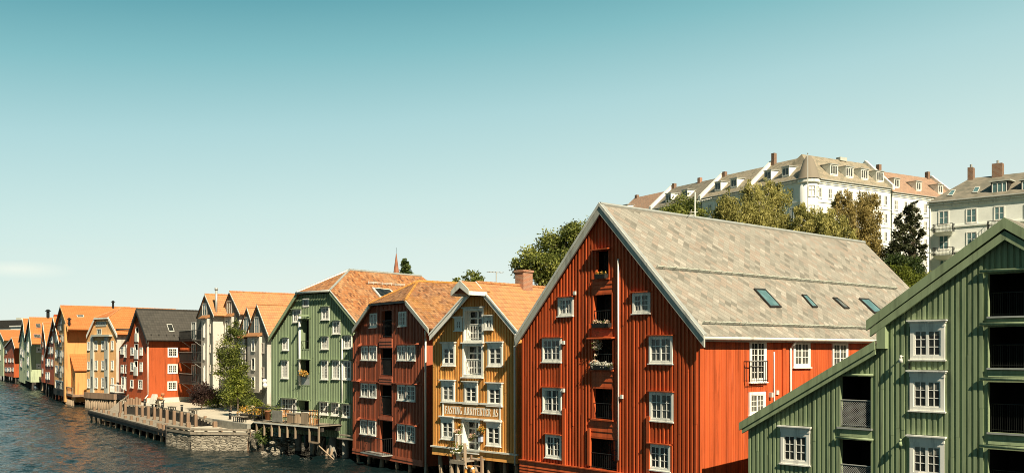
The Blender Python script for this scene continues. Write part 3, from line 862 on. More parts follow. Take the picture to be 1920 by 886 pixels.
# stepped barge boards: upper board proud of the lower one
h.barge([El, A, Er], .30, fo-.05, fo+.05, gm)
h.barge([(El[0]+.12, El[1]-.30), (A[0], A[1]-.44), (Er[0]-.12, Er[1]-.30)], .24, fo-.12, fo, gm)
h.barge([Ll, (a_in, lean(a_in))], .27, fo-.05, fo+.05, gm)
h.barge([(Ll[0]+.1, Ll[1]-.24), (a_in, lean(a_in)-.30)], .17, fo-.12, fo, gm)
e0 = h.sz(1643, 640, fo)[0]; e1 = h.sz(1659, 640, fo)[0]
zt, zb_ = h.sz(1651, 616, fo)[1], h.sz(1651, 653, fo)[1]
h.boxp('eave_box', gm, e0, e1, .05, fo-.01, zb_, zt+.1)
# windows
for r in ((1700.5, 1775, 599, 673.4), (1699.8, 1774.5, 693.5, 769.7), (1699.5, 1774, 816, 893), (1458.5, 1520.5, 798, 869.4)):
    a0, a1, z0, z1 = h.rect(*r, 'f', .12)
    h.window(a0+.09, a1-.09, z0, z1, px=False, head='cornice', cas=.13, g='glass', sash=.05, mw=.03)
# loading bays
bays = []
for r in ((1852.5, 1990, 512, 592), (1852.5, 1990, 612, 689), (1852.5, 1990, 716, 811), (1852.5, 1990, 843, 935)):
    a0 = h.sz(1853, 700)[0]; a1 = a0+2.1
    xm = 1886
    z1, z0 = h.sz(xm, r[2])[1], h.sz(xm, r[3])[1]
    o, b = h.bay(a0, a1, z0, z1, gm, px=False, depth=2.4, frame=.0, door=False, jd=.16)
    bays.append(b)
    h.rail(a0+.02, a1-.02, z0+.02, (z1-z0)*.55, o=-.25, kind='bars', pitch=.07, t=.014)
    h.pipe([(a0-.22, .13, z1+.1), (a1+.3, .13, z1+.1)], .055, gm, 'lintel_roll')
for (a0, a1, z0, z1), (b0, b1, c0, c1) in zip(bays, bays[1:]):
    h.boxp('sill_board', M['zinc'], a0-.02, a1, .01, .10, z0-.06, z0)
    planks(h, 'hatch_panel', gm, a0, a1, c1+.17, z0-.07, .02, .14)
    h.fb.append((a0-.02, a1+.02, c1, z0))
h.fb.append((bays[0][0]-.02, bays[0][1]+.02, bays[0][2], bays[0][3]+.16))
bb = []
for r in ((1575.6, 1633.8, 705, 800.6), (1575.6, 1633.8, 824, 925)):
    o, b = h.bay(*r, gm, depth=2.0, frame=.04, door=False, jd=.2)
    a0, a1, z0, z1 = b; bb.append(b)
    h.rail(a0+.02, a1-.02, z0+.02, (z1-z0)*.52, o=-.02, kind='mesh', mat='mesh', t=.02)
    h.pipe([(a0-.12, .12, z1+.06), (a1+.12, .12, z1+.06)], .05, gm, 'lintel_roll')
h.boxp('sill_board', M['zinc'], bb[0][0]-.1, bb[0][1]+.05, .01, .10, bb[0][2]-.07, bb[0][2])
planks(h, 'hatch_panel', gm, bb[0][0], bb[0][1], bb[1][3]+.12, bb[0][2]-.08, .03, .3)
h.fb.append((bb[0][0]-.05, bb[0][1]+.05, bb[1][3], bb[0][2]))
# walls
t = .16
prof = [(0, lean(0)-t*1.2), (a_in-.001, lean(a_in)-t*1.2), (a_in, El[1]+(a_in-El[0])*sm-.2), (A[0], A[1]-.24), (h.w, El[1]+(a_in-El[0])*sm-.2)]
h.clad(prof, -.2, gm, .19, .105, .05, jitter=.008)
h.shell([(0, prof[0][1]), (a_in, prof[1][1]), (a_in+.01, prof[2][1]), (A[0], prof[3][1]), (h.w, prof[4][1])], -.2, D, gm)
# lamps and small fittings
for (px, py, lab) in ((1689, 672, 'w'), (1688, 828, 'g')):
    a, z = h.sz(px, py, .25); m = MB(h.T('f'))
    m.tube((a, .04, z+.08), (a, .26, z+.10), .025, n=6)
    m.lathe_ = None
    m.tube((a, .26, z+.13), (a, .26, z+.02), .035, .055, 8); m.tube((a, .26, z+.02), (a, .26, z-.13), .055, .085, 8); m.tube((a, .26, z-.13), (a, .26, z-.15), .06, .05, 8)
    m.build('wall_lamp', M['offwhite'] if lab == 'w' else gm, h.root, True)
a, z = h.sz(1705, 685, .06); h.boxp('cable_bracket', M['black'], a-.02, a+.02, .045, .09, z-.12, z+.1)
GREEN_R = h

# ================================================================== BIG RED WAREHOUSE
h = House('red_warehouse', 'largest red board warehouse with a steep grey slate roof in the middle right', (980, 48.95), (1311.5, 40.0), cat='warehouse')
rm = M['red']; fo = .24
El = h.sz(967, 632, fo); A = h.sz(1125, 382, fo); Er = h.sz(1321, 629, fo)
D = h.ydepth(A[0], A[1], 1621)-.3
t = .16
m = MB()
m.slab([(El[0], -fo, El[1]), (A[0], -fo, A[1]), (A[0], D+.3, A[1]), (El[0], D+.3, El[1])], t)
m.slab([(Er[0], -fo, Er[1]), (Er[0], D+.3, Er[1]), (A[0], D+.3, A[1]), (A[0], -fo, A[1])], t)
roof = m.build('roof', M['slate'], h.root)
m = MB(); m.tube((A[0], -fo, A[1]+.01), (A[0], D+.3, A[1]+.01), .09, n=8); m.build('ridge_cap', M['zinc'], roof)
h.barge([El, A, Er], .34, fo-.04, fo+.045, M['greytrim'])
h.barge([(El[0]-.02, El[1]+.05), (A[0], A[1]+.07), (Er[0]+.02, Er[1]+.05)], .13, fo+.046, fo+.085, M['offwhite'], 'verge_board')
# verge flashing lying on the slates
m = MB(); m.hexa([(A[0]+.1, -fo-.05, A[1]-.10), (A[0]+.1, -fo+.16, A[1]-.10), (Er[0], -fo+.16, Er[1]+.02), (Er[0], -fo-.05, Er[1]+.02), (A[0]+.1, -fo-.05, A[1]-.03), (A[0]+.1, -fo+.16, A[1]-.03), (Er[0], -fo+.16, Er[1]+.09), (Er[0], -fo-.05, Er[1]+.09)])
m.build('verge_flashing', M['zinc'], roof)
prof = h.under(El, A, Er, t)
# windows of the gable front
wk = dict(cas=.10, g='glass', hood=.12, headm=rm, sash=.05, mw=.03)
for i, r in enumerate(((1046.3, 1074.4, 557, 592), (1186, 1218.8, 548, 587), (1016.6, 1052, 633, 678), (1217, 1260.6, 629, 681), (1017, 1052.8, 726, 773.8), (1217.8, 1262, 734, 788.8), (1022.8, 1052.8, 814, 857.8), (1217, 1256.6, 832, 881))):
    h.window(*r, curtain=(.16 if i in (0, 4) else 0), **dict(wk, g='glass_c' if i in (3, 5) else 'glass'))
# loading bays up the middle
B = []
for r, dp in (((1118.4, 1142, 470, 521.6), .7), ((1113.8, 1148, 552, 613.4), 1.0), ((1112, 1150, 636, 692), 1.0), ((1112.8, 1149.4, 728, 785), .9), ((1105, 1157.8, 822, 879), 1.0)):
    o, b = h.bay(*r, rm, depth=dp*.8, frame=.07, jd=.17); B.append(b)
for i, (a0, a1, z0, z1) in enumerate(B):
    if i in (1, 2, 3, 4):
        h.rail(a0+.02, a1-.02, z0+.02, (z1-z0)*.5, o=.0, pitch=.14, t=.016)
    if i in (0, 2):
        m = MB(h.T('f')); m.hexa([(a0-.16, .05, z1+.06), (a1+.16, .05, z1+.06), (a1+.16, .30, z1+.03), (a0-.16, .30, z1+.03), (a0-.16, .05, z1+.12), (a1+.16, .05, z1+.12), (a1+.16, .30, z1+.08), (a0-.16, .30, z1+.08)])
        m.build('door_hood', rm, h.root)
for (a0, a1, z0, z1), (b0, b1, c0, c1) in zip(B, B[1:]):
    x0, x1 = min(a0, b0)-.02, max(a1, b1)+.02
    planks(h, 'hatch_panel', rm, x0, x1, c1+.08+(.06 if c1 == B[2][3] else 0), z0-.08, .02, .24)
    h.fb.append((x0-.08, x1+.08, c1, z0))
    h.boxp('threshold', rm, a0-.08, a1+.08, .0, .12, z0-.075, z0-.005)
h.fb.append((B[0][0]-.1, B[0][1]+.1, B[0][3], B[0][3]+.12))
# wider boarding cases low on the front, side faces catching the sun
for px0, px1, py0, py1, o in ((1053.5, 1059, 765, 873, .13), (1211, 1217, 780, 893, .13), (1101, 1105.5, 803, 872, .13)):
    a0 = h.sz(px0, 820, o)[0]; a1 = h.sz(px1, 820, o)[0]
    h.boxp('corner_board', rm, a0, a1, .0, o, h.sz(px1, py1, o)[1], h.sz(px1, py0, o)[1])
ap = h.sz(1159.3, 600, .1)[0]
h.pipe([(ap, .1, h.sz(1159, 485, .1)[1]), (ap, .1, h.sz(1159, 861.6, .1)[1])], .04, M['white'])
for px, py in ((1077.5, 549), (1056.5, 641.5), (1056, 731), (1165.5, 743)):
    a, z = h.sz(px, py, .1); h.boxp('vent_box', M['offwhite'], a-.07, a+.07, .03, .15, z-.09, z+.09)
zs0 = h.sz(978, 862, .12)[1]; zb = .9
a_s = h.sz(1200, 886, .12)[0]
h.clad(prof, zs0-.1, rm, .225, .102, .06, jitter=.01)
planks(h, 'base_boarding', rm, -.12, h.w+.01, zb, zs0, .11, .15)
h.boxp('base_rail', rm, -.14, h.w+.02, .0, .17, zs0, zs0+.06)
h.shell(prof, zb, D, rm, right=False)
# sunlit side wall
yk = lambda px, py: h.side(px, py)[0]
h.window(1406, 1437, 636, 715.6, 'r', ns=2, nc=2, nr=6, cas=.13, g='glass', sill=True, sash=.05)
h.window(1488, 1519.4, 638, 688, 'r', ns=2, nc=2, nr=3, cas=.13, g='glass_c', sill=True)
h.window(1561, 1590, 640, 690, 'r', ns=2, nc=2, nr=3, cas=.13, g='glass_c', sill=True)
h.window(1404.8, 1435.4, 734, 777, 'r', ns=2, nc=2, nr=3, cas=.13, g='glass_c', sill=True)
y0, y1, z0, z1 = h.rect(1404.5, 1439, 677, 715, 'r', .3)
h.rail(y0, y1, z0, z1-z0, .32, face='r', ends=.3, t=.02, pitch=.16, name='balcony_railing')
wt = prof[-1][1]
h.clad([(0, wt), (D, wt)], zb, rm, .17, .158, .014, face='r', name='side_wall', jitter=.003)
h.boxp('corner_board', rm, -.01, .28, .015, .04, zb, wt-.03, 'r')
m = MB(h.T('r')); ze = Er[1]
m.tube((-.2, .42, ze-.09), (D+.2, .42, ze-.09), .085, n=8); m.build('gutter', M['offwhite'], h.root, True)
h.boxp('eave_board', M['offwhite'], -.2, D+.2, .12, .16, ze-.24, ze-.05, 'r')
yp = yk(1480, 690)
h.pipe([(yp, .38, ze-.1), (yp, .34, ze-.2), (yp, .08, ze-.5), (yp, .08, zb)], .055, M['offwhite'], face='r')
yp = yk(1450, 700); h.pipe([(yp, .05, h.side(1450, 659)[1]), (yp, .05, zb)], .035, M['white'], 'conduit', 'r')
yp = yk(1468, 700); h.boxp('corner_board', rm, yp-.12, yp+.12, .014, .09, zb, wt-.05, 'r')
y, z = h.side(1442, 738); h.boxp('wall_lamp', M['offwhite'], y-.06, y+.06, .015, .2, z-.14, z+.08, 'r')
y, z = h.side(1456, 735); h.boxp('meter_box', M['offwhite'], y-.1, y+.1, .015, .08, z-.1, z+.1, 'r')
# snow guards, skylights on the slates
RA, RB, RC = (A[0], 0, A[1]), (Er[0], 0, Er[1]), (Er[0], D, Er[1])
rn = Vector((A[1]-Er[1], 0, Er[0]-A[0])).normalized()
for (pa, pb) in (((1229, 503), (1690, 553)), ((1316, 607), (1642, 618))):
    P = h.onplane(*pa, RA, RB, RC); Q = h.onplane(*pb, RA, RB, RC); x, z = P.x, P.z
    y0, y1 = P.y, min(Q.y, D+.2); m = MB()
    for k in (.05, .11, .17):
        m.tube((x+rn.x*k, y0, z+rn.z*k), (x+rn.x*k, y1, z+rn.z*k), .02, n=4)
    n = int((y1-y0)/.42)
    for i in range(n+1):
        y = lerp(y0, y1, i/n); m.tube((x, y, z), (x+rn.x*.22, y, z+rn.z*.22), .02, n=4)
    m.build('snow_guard', M['mintmetal'], roof)
for q, tr, g in ((((1412, 542), (1433, 543), (1464.5, 577), (1444, 577)), 'dark_trim', 'glass_b'), (((1502, 553), (1511, 554), (1532.5, 577), (1523, 577)), 'dark_trim', 'glass_b'), (((1560, 558.5), (1568, 559), (1592, 579), (1583, 579)), 'dark_trim', 'glass_c'), (((1609, 560), (1627, 561), (1655, 586), (1639, 588)), 'dark_trim', 'glass_b')):
    h.skylight(q, RA, RB, RC, roof, g, trim=tr)
# television mast on the ridge
yy = h.ydepth(A[0], A[1], 1303)
ant = thing('roof_antenna', 'thin white television mast on the ridge of the slate roof', 'antenna', h.root.matrix_world @ Vector((0, 0, 0)))
bpy.context.view_layer.update()
ant.location = h.root.matrix_world @ Vector((A[0], yy, A[1])); ant.rotation_euler = h.root.rotation_euler
zt = (HY-360)/F*(ant.location.y)+CAMZ-ant.location.z
m = MB(); m.tube((0, 0, -.2), (0, 0, zt), .035, n=6); m.build('mast', M['white'], ant)
m = MB(); m.tube((-.8, .5, .25), (.5, -.9, .25), .022, n=5)
for k in (-.7, -.3, .1): m.tube((k, -k*.9-.35, .25), (k+.25, -k*.9-.1, .25), .015, n=4)
m.build('aerial', M['white'], ant)
m = MB()
for i in range(6):
    x = .12+i*.13; m.tube((x*.8, x*.5, zt-.55+.03*i), (x*.8-.15, x*.5+.25, zt-.5+.03*i), .012, n=4)
m.tube((0, 0, zt-.5), (.75, .45, zt-.36), .015, n=4); m.build('aerial', M['white'], ant)
RED = h

# ================================================================== OCHRE YELLOW HOUSE
h = House('yellow_house', 'ochre yellow gabled house with white windows and an architects sign', (812.5, 54.7), (971, 50.0))
ym = M['yellow']; fo = .24
A = h.sz(893.5, 529, fo); El = h.sz(806, 627, fo); Er = h.sz(971, 621.5, fo)
D = 15.0; t = .14
roof = h.gable_roof(El, A, Er, D, fo, M['tile_new'], t, ridge=M['ridge'])
h.barge([El, (A[0]-.02, A[1])], .27, fo-.04, fo+.04, M['white'])
h.barge([(A[0]+.02, A[1]), Er], .27, fo-.04, fo+.04, M['white'])
h.barge([(El[0]-.03, El[1]+.05), (A[0], A[1]+.06), (Er[0]+.03, Er[1]+.05)], .09, fo+.041, fo+.09, M['white'], 'verge_board')
# hoist hood: the ridge carried forward over the loft door
ho = fo+1.25
ha = h.sz(860, 521.5, ho); hl = h.sz(843, 545, ho); hr = h.sz(876, 546, ho)
hw = (ha[0]-hl[0]+hr[0]-ha[0])/2; hz = (hl[1]+hr[1])/2
hd = A[1]-hz
m = MB()
m.slab([(A[0]-hw, -ho, hz), (A[0], -ho, A[1]+.02), (A[0], -fo+.4, A[1]+.02), (A[0]-hw, -fo+.4, hz)], .12)
m.slab([(A[0]+hw, -ho, hz), (A[0]+hw, -fo+.4, hz), (A[0], -fo+.4, A[1]+.02), (A[0], -ho, A[1]+.02)], .12)
hood = m.build('hoist_hood', M['tile_new'], h.root)
m = MB(h.T('f'))
for sgn in (-1, 1):
    x1 = A[0]+sgn*hw
    m.hexa([(A[0], ho, A[1]-.36), (x1, ho, hz-.24), (x1, ho+.05, hz-.24), (A[0], ho+.05, A[1]-.36), (A[0], ho, A[1]+.05), (x1, ho, hz+.05), (x1, ho+.05, hz+.05), (A[0], ho+.05, A[1]+.05)])
m.build('hood_board', M['offwhite'], hood)
m = MB(h.T('f')); x1 = A[0]+hw
m.box(x1-.02, x1+.04, fo-.1, ho+.04, hz-.24, hz-.02); m.box(A[0]-hw-.04, A[0]-hw+.02, fo-.1, ho+.04, hz-.24, hz-.02)
m.build('hood_side', M['white'], hood)
m = MB(h.T('f')); m.face([(A[0]-hw, ho-.1, hz-.1), (A[0]+hw, ho-.1, hz-.1), (A[0], ho-.1, A[1]-.15)]); m.build('hood_panel', M['brown'], hood)
prof = h.under(El, A, Er, t)
wk = dict(ns=2, nc=1, nr=3, cas=.12, head='cornice', sash=.055, mw=.04)
for r, g in (((829.4, 853, 640.7, 685), 'glass'), ((914.6, 942.2, 639.5, 686), 'glass'), ((828.2, 852.3, 711, 753), 'glass_c'), ((870, 895.5, 713.5, 756), 'glass'), ((914, 941, 716, 760), 'glass'), ((827, 850.9, 779, 822.5), 'glass'), ((912, 938.8, 788, 835), 'glass')):
    h.window(*r, g=g, **r and wk)
for r in ((852.5, 866.3, 592.7, 619.5), (908.5, 924, 589.8, 617.6)):
    h.window(*r, **dict(wk, nr=2, cas=.11))
# loft doors with little white balustrades
for i, r in enumerate(((872, 904.5, 582, 637), (870.5, 903.5, 648, 702), (869.5, 897.5, 790, 843))):
    o, b = h.bay(*r, M['white'], depth=.42, frame=.13, door=False, back='white', name='door_recess', jd=.5)
    a0, a1, z0, z1 = b
    m = MB(h.T('f')); n = 4 if i < 2 else 4
    m.box(a0, a0+.08, -.41, -.34, z0, z1); m.box(a1-.08, a1, -.41, -.34, z0, z1); mid = (a0+a1)/2; m.box(mid-.07, mid+.07, -.41, -.34, z0, z1)
    for k in range(n+1):
        zz = lerp(z0, z1, k/n); m.box(a0, a1, -.409, -.345, zz-.045, zz+.045)
    d = m.build('glazed_door', M['white'], o)
    m = MB(h.T('f')); m.face([(a0, -.375, z0), (a1, -.375, z0), (a1, -.375, z1), (a0, -.375, z1)]); m.build('pane', M['glass'], d)
    if i < 2:
        h.rail(a0+.12, a1-.02, z0+.05, (z1-z0)*.5, o=-.08, mat='white', pitch=.12, t=.02)
    h.boxp('door_cornice', M['offwhite'], a0-.2, a1+.2, .0, .14, z1+.14, z1+.22)
    h.boxp('door_sill', M['white'], a0-.18, a1+.15, .0, .16, z0-.19, z0-.132)
    h.fb.append((a0-.15, a1+.15, z0-.2, z1+.24))
    if i == 2:
        m = MB(h.T('f')); x0 = a0-.02
        for k in range(5):
            xx = x0-.12; oo = .12+.13*k
        m.box(x0-.06, x0-.02, .03, .62, z0+.02, z0+.07); m.box(x0-.06, x0-.02, .03, .62, z0+.86, z0+.9)
        for k in range(6): m.box(x0-.055, x0-.025, .05+.1*k, .075+.1*k, z0+.05, z0+.88)
        m.build('door_gate', M['white'], h.root)
# sign board
a0, a1 = h.sz(829.5, 768, .08)[0], h.sz(939, 768, .08)[0]
z1 = h.sz(885, 757, .08)[1]; z0 = h.sz(885, 782.5, .08)[1]
sb = h.boxp('sign_panel', M['sign_brown'], a0, a1, .05, .075, z0, z1)
m = MB(h.T('f'))
m.box(a0-.04, a1+.04, .05, .125, z1, z1+.10); m.box(a0-.04, a1+.04, .05, .125, z0-.09, z0); m.box(a0, a0+.12, .076, .10, z0, z1); m.box(a1-.12, a1, .076, .10, z0, z1)
m.build('sign_frame', M['white'], sb)
h.fb.append((a0-.05, a1+.05, z0-.1, z1+.11))
# letters: strokes with slab serifs, thick stems and thin hairlines
K, k_ = .20, .10
def ser(x, y, w=.30): return [(x-w/2, y-.045), (x+w/2, y-.045), (x+w/2, y+.045), (x-w/2, y+.045)]
def st(x0, y0, x1, y1, w): return [(x0-w/2, y0), (x0+w/2, y0), (x1+w/2, y1), (x1-w/2, y1)]
def hb(x0, x1, y, w=k_): return [(x0, y-w/2), (x1, y-w/2), (x1, y+w/2), (x0, y+w/2)]
def arc(cx, cy, rx, ry, t0, t1, w, n=8):
    out = []
    for i in range(n):
        a, b = R(lerp(t0, t1, i/n)), R(lerp(t0, t1, (i+1)/n))
        q = []
        for t_, k in ((a, 0), (b, 0), (b, 1), (a, 1)):
            q.append((cx+(rx-k*w)*math.cos(t_), cy+(ry-k*w*.6)*math.sin(t_)))
        out.append(q)
    return out
GL = {
 'F': (.60, [st(.17, 0, .17, 1, K), hb(.10, .58, .95), hb(.2, .44, .52), ser(.17, .045, .36), st(.56, .74, .56, .98, .06), st(.44, .42, .44, .62, .06)]),
 'A': (.72, [st(.12, 0, .34, 1, k_), st(.60, 0, .38, 1, K), hb(.2, .52, .34), ser(.12, .045, .26), ser(.60, .045, .32)]),
 'S': (.52, arc(.27, .74, .24, .26, 30, 270, .13)+arc(.26, .26, .26, .26, -150, 90, .14)),
 'T': (.62, [st(.31, 0, .31, 1, K), hb(.02, .60, .95), ser(.31, .045, .36), st(.05, .74, .05, .98, .06), st(.57, .74, .57, .98, .06)]),
 'I': (.36, [st(.18, 0, .18, 1, K), ser(.18, .045, .34), ser(.18, .955, .34)]),
 'N': (.74, [st(.12, 0, .12, 1, k_), st(.62, 0, .62, 1, k_), [(.06, 1), (.26, 1), (.68, 0), (.50, 0)], ser(.12, .045, .26), ser(.10, .955, .26), ser(.62, .955, .26)]),
 'G': (.66, arc(.34, .5, .32, .51, 50, 310, .17, 12)+[st(.56, .05, .56, .44, .15), hb(.40, .66, .44)]),
 'R': (.68, [st(.16, 0, .16, 1, K), hb(.1, .40, .95), hb(.1, .40, .52), ser(.16, .045, .34), [(.30, .52), (.46, .52), (.68, 0), (.50, 0)]]+arc(.36, .735, .22, .26, -90, 90, .14)),
 'K': (.70, [st(.16, 0, .16, 1, K), ser(.16, .045, .34), ser(.16, .955, .34), [(.24, .42), (.32, .36), (.62, 1), (.50, 1)], [(.32, .58), (.44, .62), (.70, 0), (.50, 0)], ser(.57, .955, .24)]),
 'E': (.62, [st(.16, 0, .16, 1, K), hb(.1, .58, .95), hb(.1, .44, .52), hb(.1, .60, .05), st(.55, .74, .55, .98, .06), st(.57, .02, .57, .26, .06)]),
}
word = 'FASTING ARKITEKTER AS'
tw = sum((GL[c][0]+.08) if c != ' ' else .42 for c in word)
x0, x1 = a0+.2, a1-.2; lh = (z1-z0)*.56; zb0 = z0+(z1-z0)*.20
kx = (x1-x0)/tw; x = x0
for c in word:
    if c == ' ': x += .42*kx; continue
    wd, polys = GL[c]; m = MB(h.T('f'))
    for i, p in enumerate(polys):
        q = [(x+px*kx, zb0+pz*lh) for px, pz in p]
        o0 = .0755; o1 = .084+.0006*i
        n = len(q)
        m.face([(a, o1, z) for a, z in q])
        for k in range(n):
            (xa, za), (xb, zb2) = q[k], q[(k+1) % n]
            m.face([(xa, o0, za), (xa, o1, za), (xb, o1, zb2), (xb, o0, zb2)])
    m.build('sign_letter', M['letter'], sb)
    x += (wd+.08)*kx
zl = h.sz(809.4, 836.5, .1)[1]
zlow = h.sz(809, 850.5, .1)[1]
h.clad(prof, zl-.1, ym, .21, .115, .045, jitter=.007)
planks(h, 'base_boarding', ym, -.05, h.w+.02, zlow, zl, .05, .22)
h.boxp('base_rail', M['offwhite'], -.1, h.w+.05, .0, .16, zl, zl+.09)
h.shell(prof, zlow, D, ym)
ac = h.sz(965.5, 700, .12)[0]
h.pipe([(h.w+.1, .25, Er[1]-.1), (ac, .14, Er[1]-.75), (ac, .12, zlow-.1)], .055, M['white'])
h.boxp('corner_board', ym, h.w-.14, h.w, .041, .075, zl+.1, prof[-1][1])
yc = h.ydepth(A[0], A[1], 978)
h.chimney(roof, A[0]-.33, A[0]+.33, yc-.2, yc+.6, A[1]-.6, A[1]+.80)
h.piles(np.linspace(.3, h.w-.3, 7), zlow+.2, .14, .25, (0, 1.4, 3.0))
YEL = h
bpy.context.view_layer.update()
P = YEL.root.matrix_world @ Vector((A[0], h.ydepth(A[0], A[1], 930.5), A[1]))
ant = thing('roof_antenna', 'small grey television aerial on the yellow house roof left of the brick chimney', 'antenna', P, .5)
zt = CAMZ+(HY-510)/F*P.y-P.z
m = MB(); m.tube((0, 0, -.1), (0, 0, zt), .03, n=6); m.build('mast', M['zinc'], ant)
m = MB(); m.tube((-.55, 0, zt), (.45, 0, zt), .018, n=5)
for k in (-.5, -.3, -.1, .15, .38): m.tube((k, -.22, zt), (k, .22, zt), .012, n=4)
m.build('aerial', M['zinc'], ant)

# ================================================================== helper for half-hipped houses
def half_hip(h, El, Kl, Kr, Er, apex, yh, D, fo, mat, ridge, t=.14, bh=None, yb=0):
    m = MB(); a, z = apex
    m.slab([(El[0], -fo, El[1]), (Kl[0], -fo, Kl[1]), (a, yh, z), (a, D-yb, z)] + ([(El[0], D, El[1])]), t)
    m.slab([(Er[0], D, Er[1]), (a, D-yb, z), (a, yh, z), (Kr[0], -fo, Kr[1]), (Er[0], -fo, Er[1])], t)
    m.slab([(Kl[0], -fo, Kl[1]), (Kr[0], -fo, Kr[1]), (a, yh, z)], t)
    if yb: m.slab([(El[0], D, El[1]), (a, D-yb, z), (Er[0], D, Er[1])], t)
    r = m.build('roof', mat, h.root)
    h.ridge_caps(r, (a, yh, z), (a, D-yb, z), ridge)
    for K in (Kl, Kr): h.ridge_caps(r, (K[0], -fo, K[1]), (a, yh, z), ridge, .1)
    return r
def hh_prof(h, El, Kl, Kr, Er, t):
    def at_(P, Q, a): return lerp(P[1], Q[1], (a-P[0])/(Q[0]-P[0]))
    tl = t*math.hypot(1, (Kl[1]-El[1])/(Kl[0]-El[0]))+.02
    return [(0, at_(El, Kl, 0)-tl), (Kl[0], Kl[1]-tl), (Kr[0], Kr[1]-tl), (h.w, at_(Er, Kr, h.w)-tl)]

# ================================================================== RED-BROWN HOUSE
h = House('brown_house', 'red-brown half-hipped house between the green house and the yellow house', (662.5, 64.4), (794, 56.8))
bm = M['brown']; fo = .30; t = .13
El = h.sz(660.5, 617, fo); Kl = h.sz(693, 569, fo); Kr = h.sz(760, 561.5, fo); Er = h.sz(803, 615, fo)
zk = (Kl[1]+Kr[1])/2; Kl = (Kl[0], zk); Kr = (Kr[0], zk)
ca = (Kl[0]+Kr[0])/2
O, Dv = h.ray(783.5, 527); tt = (ca-O.x)/Dv.x; AP = O+Dv*tt
D = 17.0
roof = half_hip(h, El, Kl, Kr, Er, (ca, AP.z), AP.y, D, fo, M['tile_moss'], M['ridge_moss'], t)
h.barge([El, Kl], .24, fo-.03, fo+.04, M['greytrim']); h.barge([Kr, Er], .24, fo-.03, fo+.04, M['greytrim'])
h.boxp('hip_gutter', M['black'], Kl[0], Kr[0], fo, fo+.1, zk-.17, zk-.06)
prof = hh_prof(h, El, Kl, Kr, Er, t)
wk = dict(ns=2, nc=2, nr=3, cas=.06, trim='white', sash=.045, mw=.025)
for r in ((693.5, 706.8, 587, 613), (747.5, 762, 583.5, 611)): h.window(*r, **dict(wk, g='glass_c'))
for r in ((677.2, 706.6, 648, 674.5), (745.5, 778.6, 646.5, 675), (676.7, 705.2, 718, 744), (745.5, 778, 721, 750.5), (675.4, 704.7, 786.5, 814), (744.8, 777.8, 795.5, 827)):
    a0, a1, z0, z1 = h.rect(*r, 'f', .05); mid = (a0+a1)/2
    for b0, b1 in ((a0, mid-.07), (mid+.07, a1)):
        h.window(b0, b1, z0, z1, px=False, **wk)
    h.boxp('drip_board', bm, a0-.06, a1+.06, .0, .15, z1+.01, z1+.06)
    h.boxp('mullion_board', bm, mid-.065, mid+.065, .0, .06, z0, z1)
    h.fb.append((a0-.06, a1+.06, z0, z1+.07))
B = []
for r in ((717.7, 735.8, 582, 632), (714.3, 736.5, 653, 703), (713.8, 735.6, 721.5, 777.7), (713.3, 737, 788.5, 848)):
    o, b = h.bay(*r, bm, depth=1.0, frame=.06, jd=.16); B.append(b); a0, a1, z0, z1 = b
    if r[2] < 780: h.rail(a0+.02, a1-.02, z0+.02, (z1-z0)*.62, o=.02, pitch=.12, t=.018)
for (a0, a1, z0, z1), (b0, b1, c0, c1) in zip(B, B[1:]):
    planks(h, 'hatch_panel', bm, min(a0, b0)-.05, max(a1, b1)+.05, c1+.07, z0-.07, .10, .17)
    h.fb.append((min(a0, b0)-.06, max(a1, b1)+.06, c1, z0))
a0, a1, z0, z1 = B[3]
m = MB(h.T('f')); m.box(a0-1.2, a1+.05, .05, .85, z0-.12, z0-.05); m.build('balcony_deck', M['zinc'], h.root)
h.rail(a0-1.2, a1+.05, z0-.05, 1.05, o=.82, ends=.75, pitch=.15, t=.02, name='balcony_railing')
for px, py in ((673, 646), (782.5, 643), (671.3, 712.5), (780.5, 718), (671, 784.5), (780, 796.5)):
    a, z = h.sz(px, py, .2); m = MB(h.T('f'))
    m.face([(a-.13, .05, z+.13), (a+.13, .05, z+.13), (a+.13, .30, z-.08), (a-.13, .30, z-.08)])
    m.face([(a-.13, .05, z+.13), (a-.13, .30, z-.08), (a-.13, .05, z-.08)]); m.face([(a+.13, .05, z+.13), (a+.13, .05, z-.08), (a+.13, .30, z-.08)])
    m.face([(a-.13, .05, z-.08), (a-.13, .30, z-.08), (a+.13, .30, z-.08), (a+.13, .05, z-.08)])
    m.build('lamp_cowl', bm, h.root)
zc = h.sz(730, 717.5, .05)[1]
for b0, b1 in ((-.02, B[2][0]-.1), (B[2][1]+.1, h.w+.03)): h.boxp('string_board', bm, b0, b1, .042, .13, zc-.02, zc+.06)
zs = h.sz(663, 839, .05)[1]; zlow = h.sz(662.5, 849.5, .1)[1]
h.clad(prof, zs-.05, bm, .18, .092, .05, jitter=.007)
planks(h, 'base_boarding', bm, -.04, h.w+.02, zlow, zs, .07, .16)
h.shell(prof, zlow, D, bm)
ap = h.w+.22
h.pipe([(h.w+.55, .2, Er[1]-.15), (ap, -.02, Er[1]-.6), (ap, -.02, zlow-.6)], .06, M['offwhite'])
h.piles(np.linspace(.3, h.w-.2, 6), zlow+.2, .14, .2, (0, 1.3, 2.8), lean=.35)

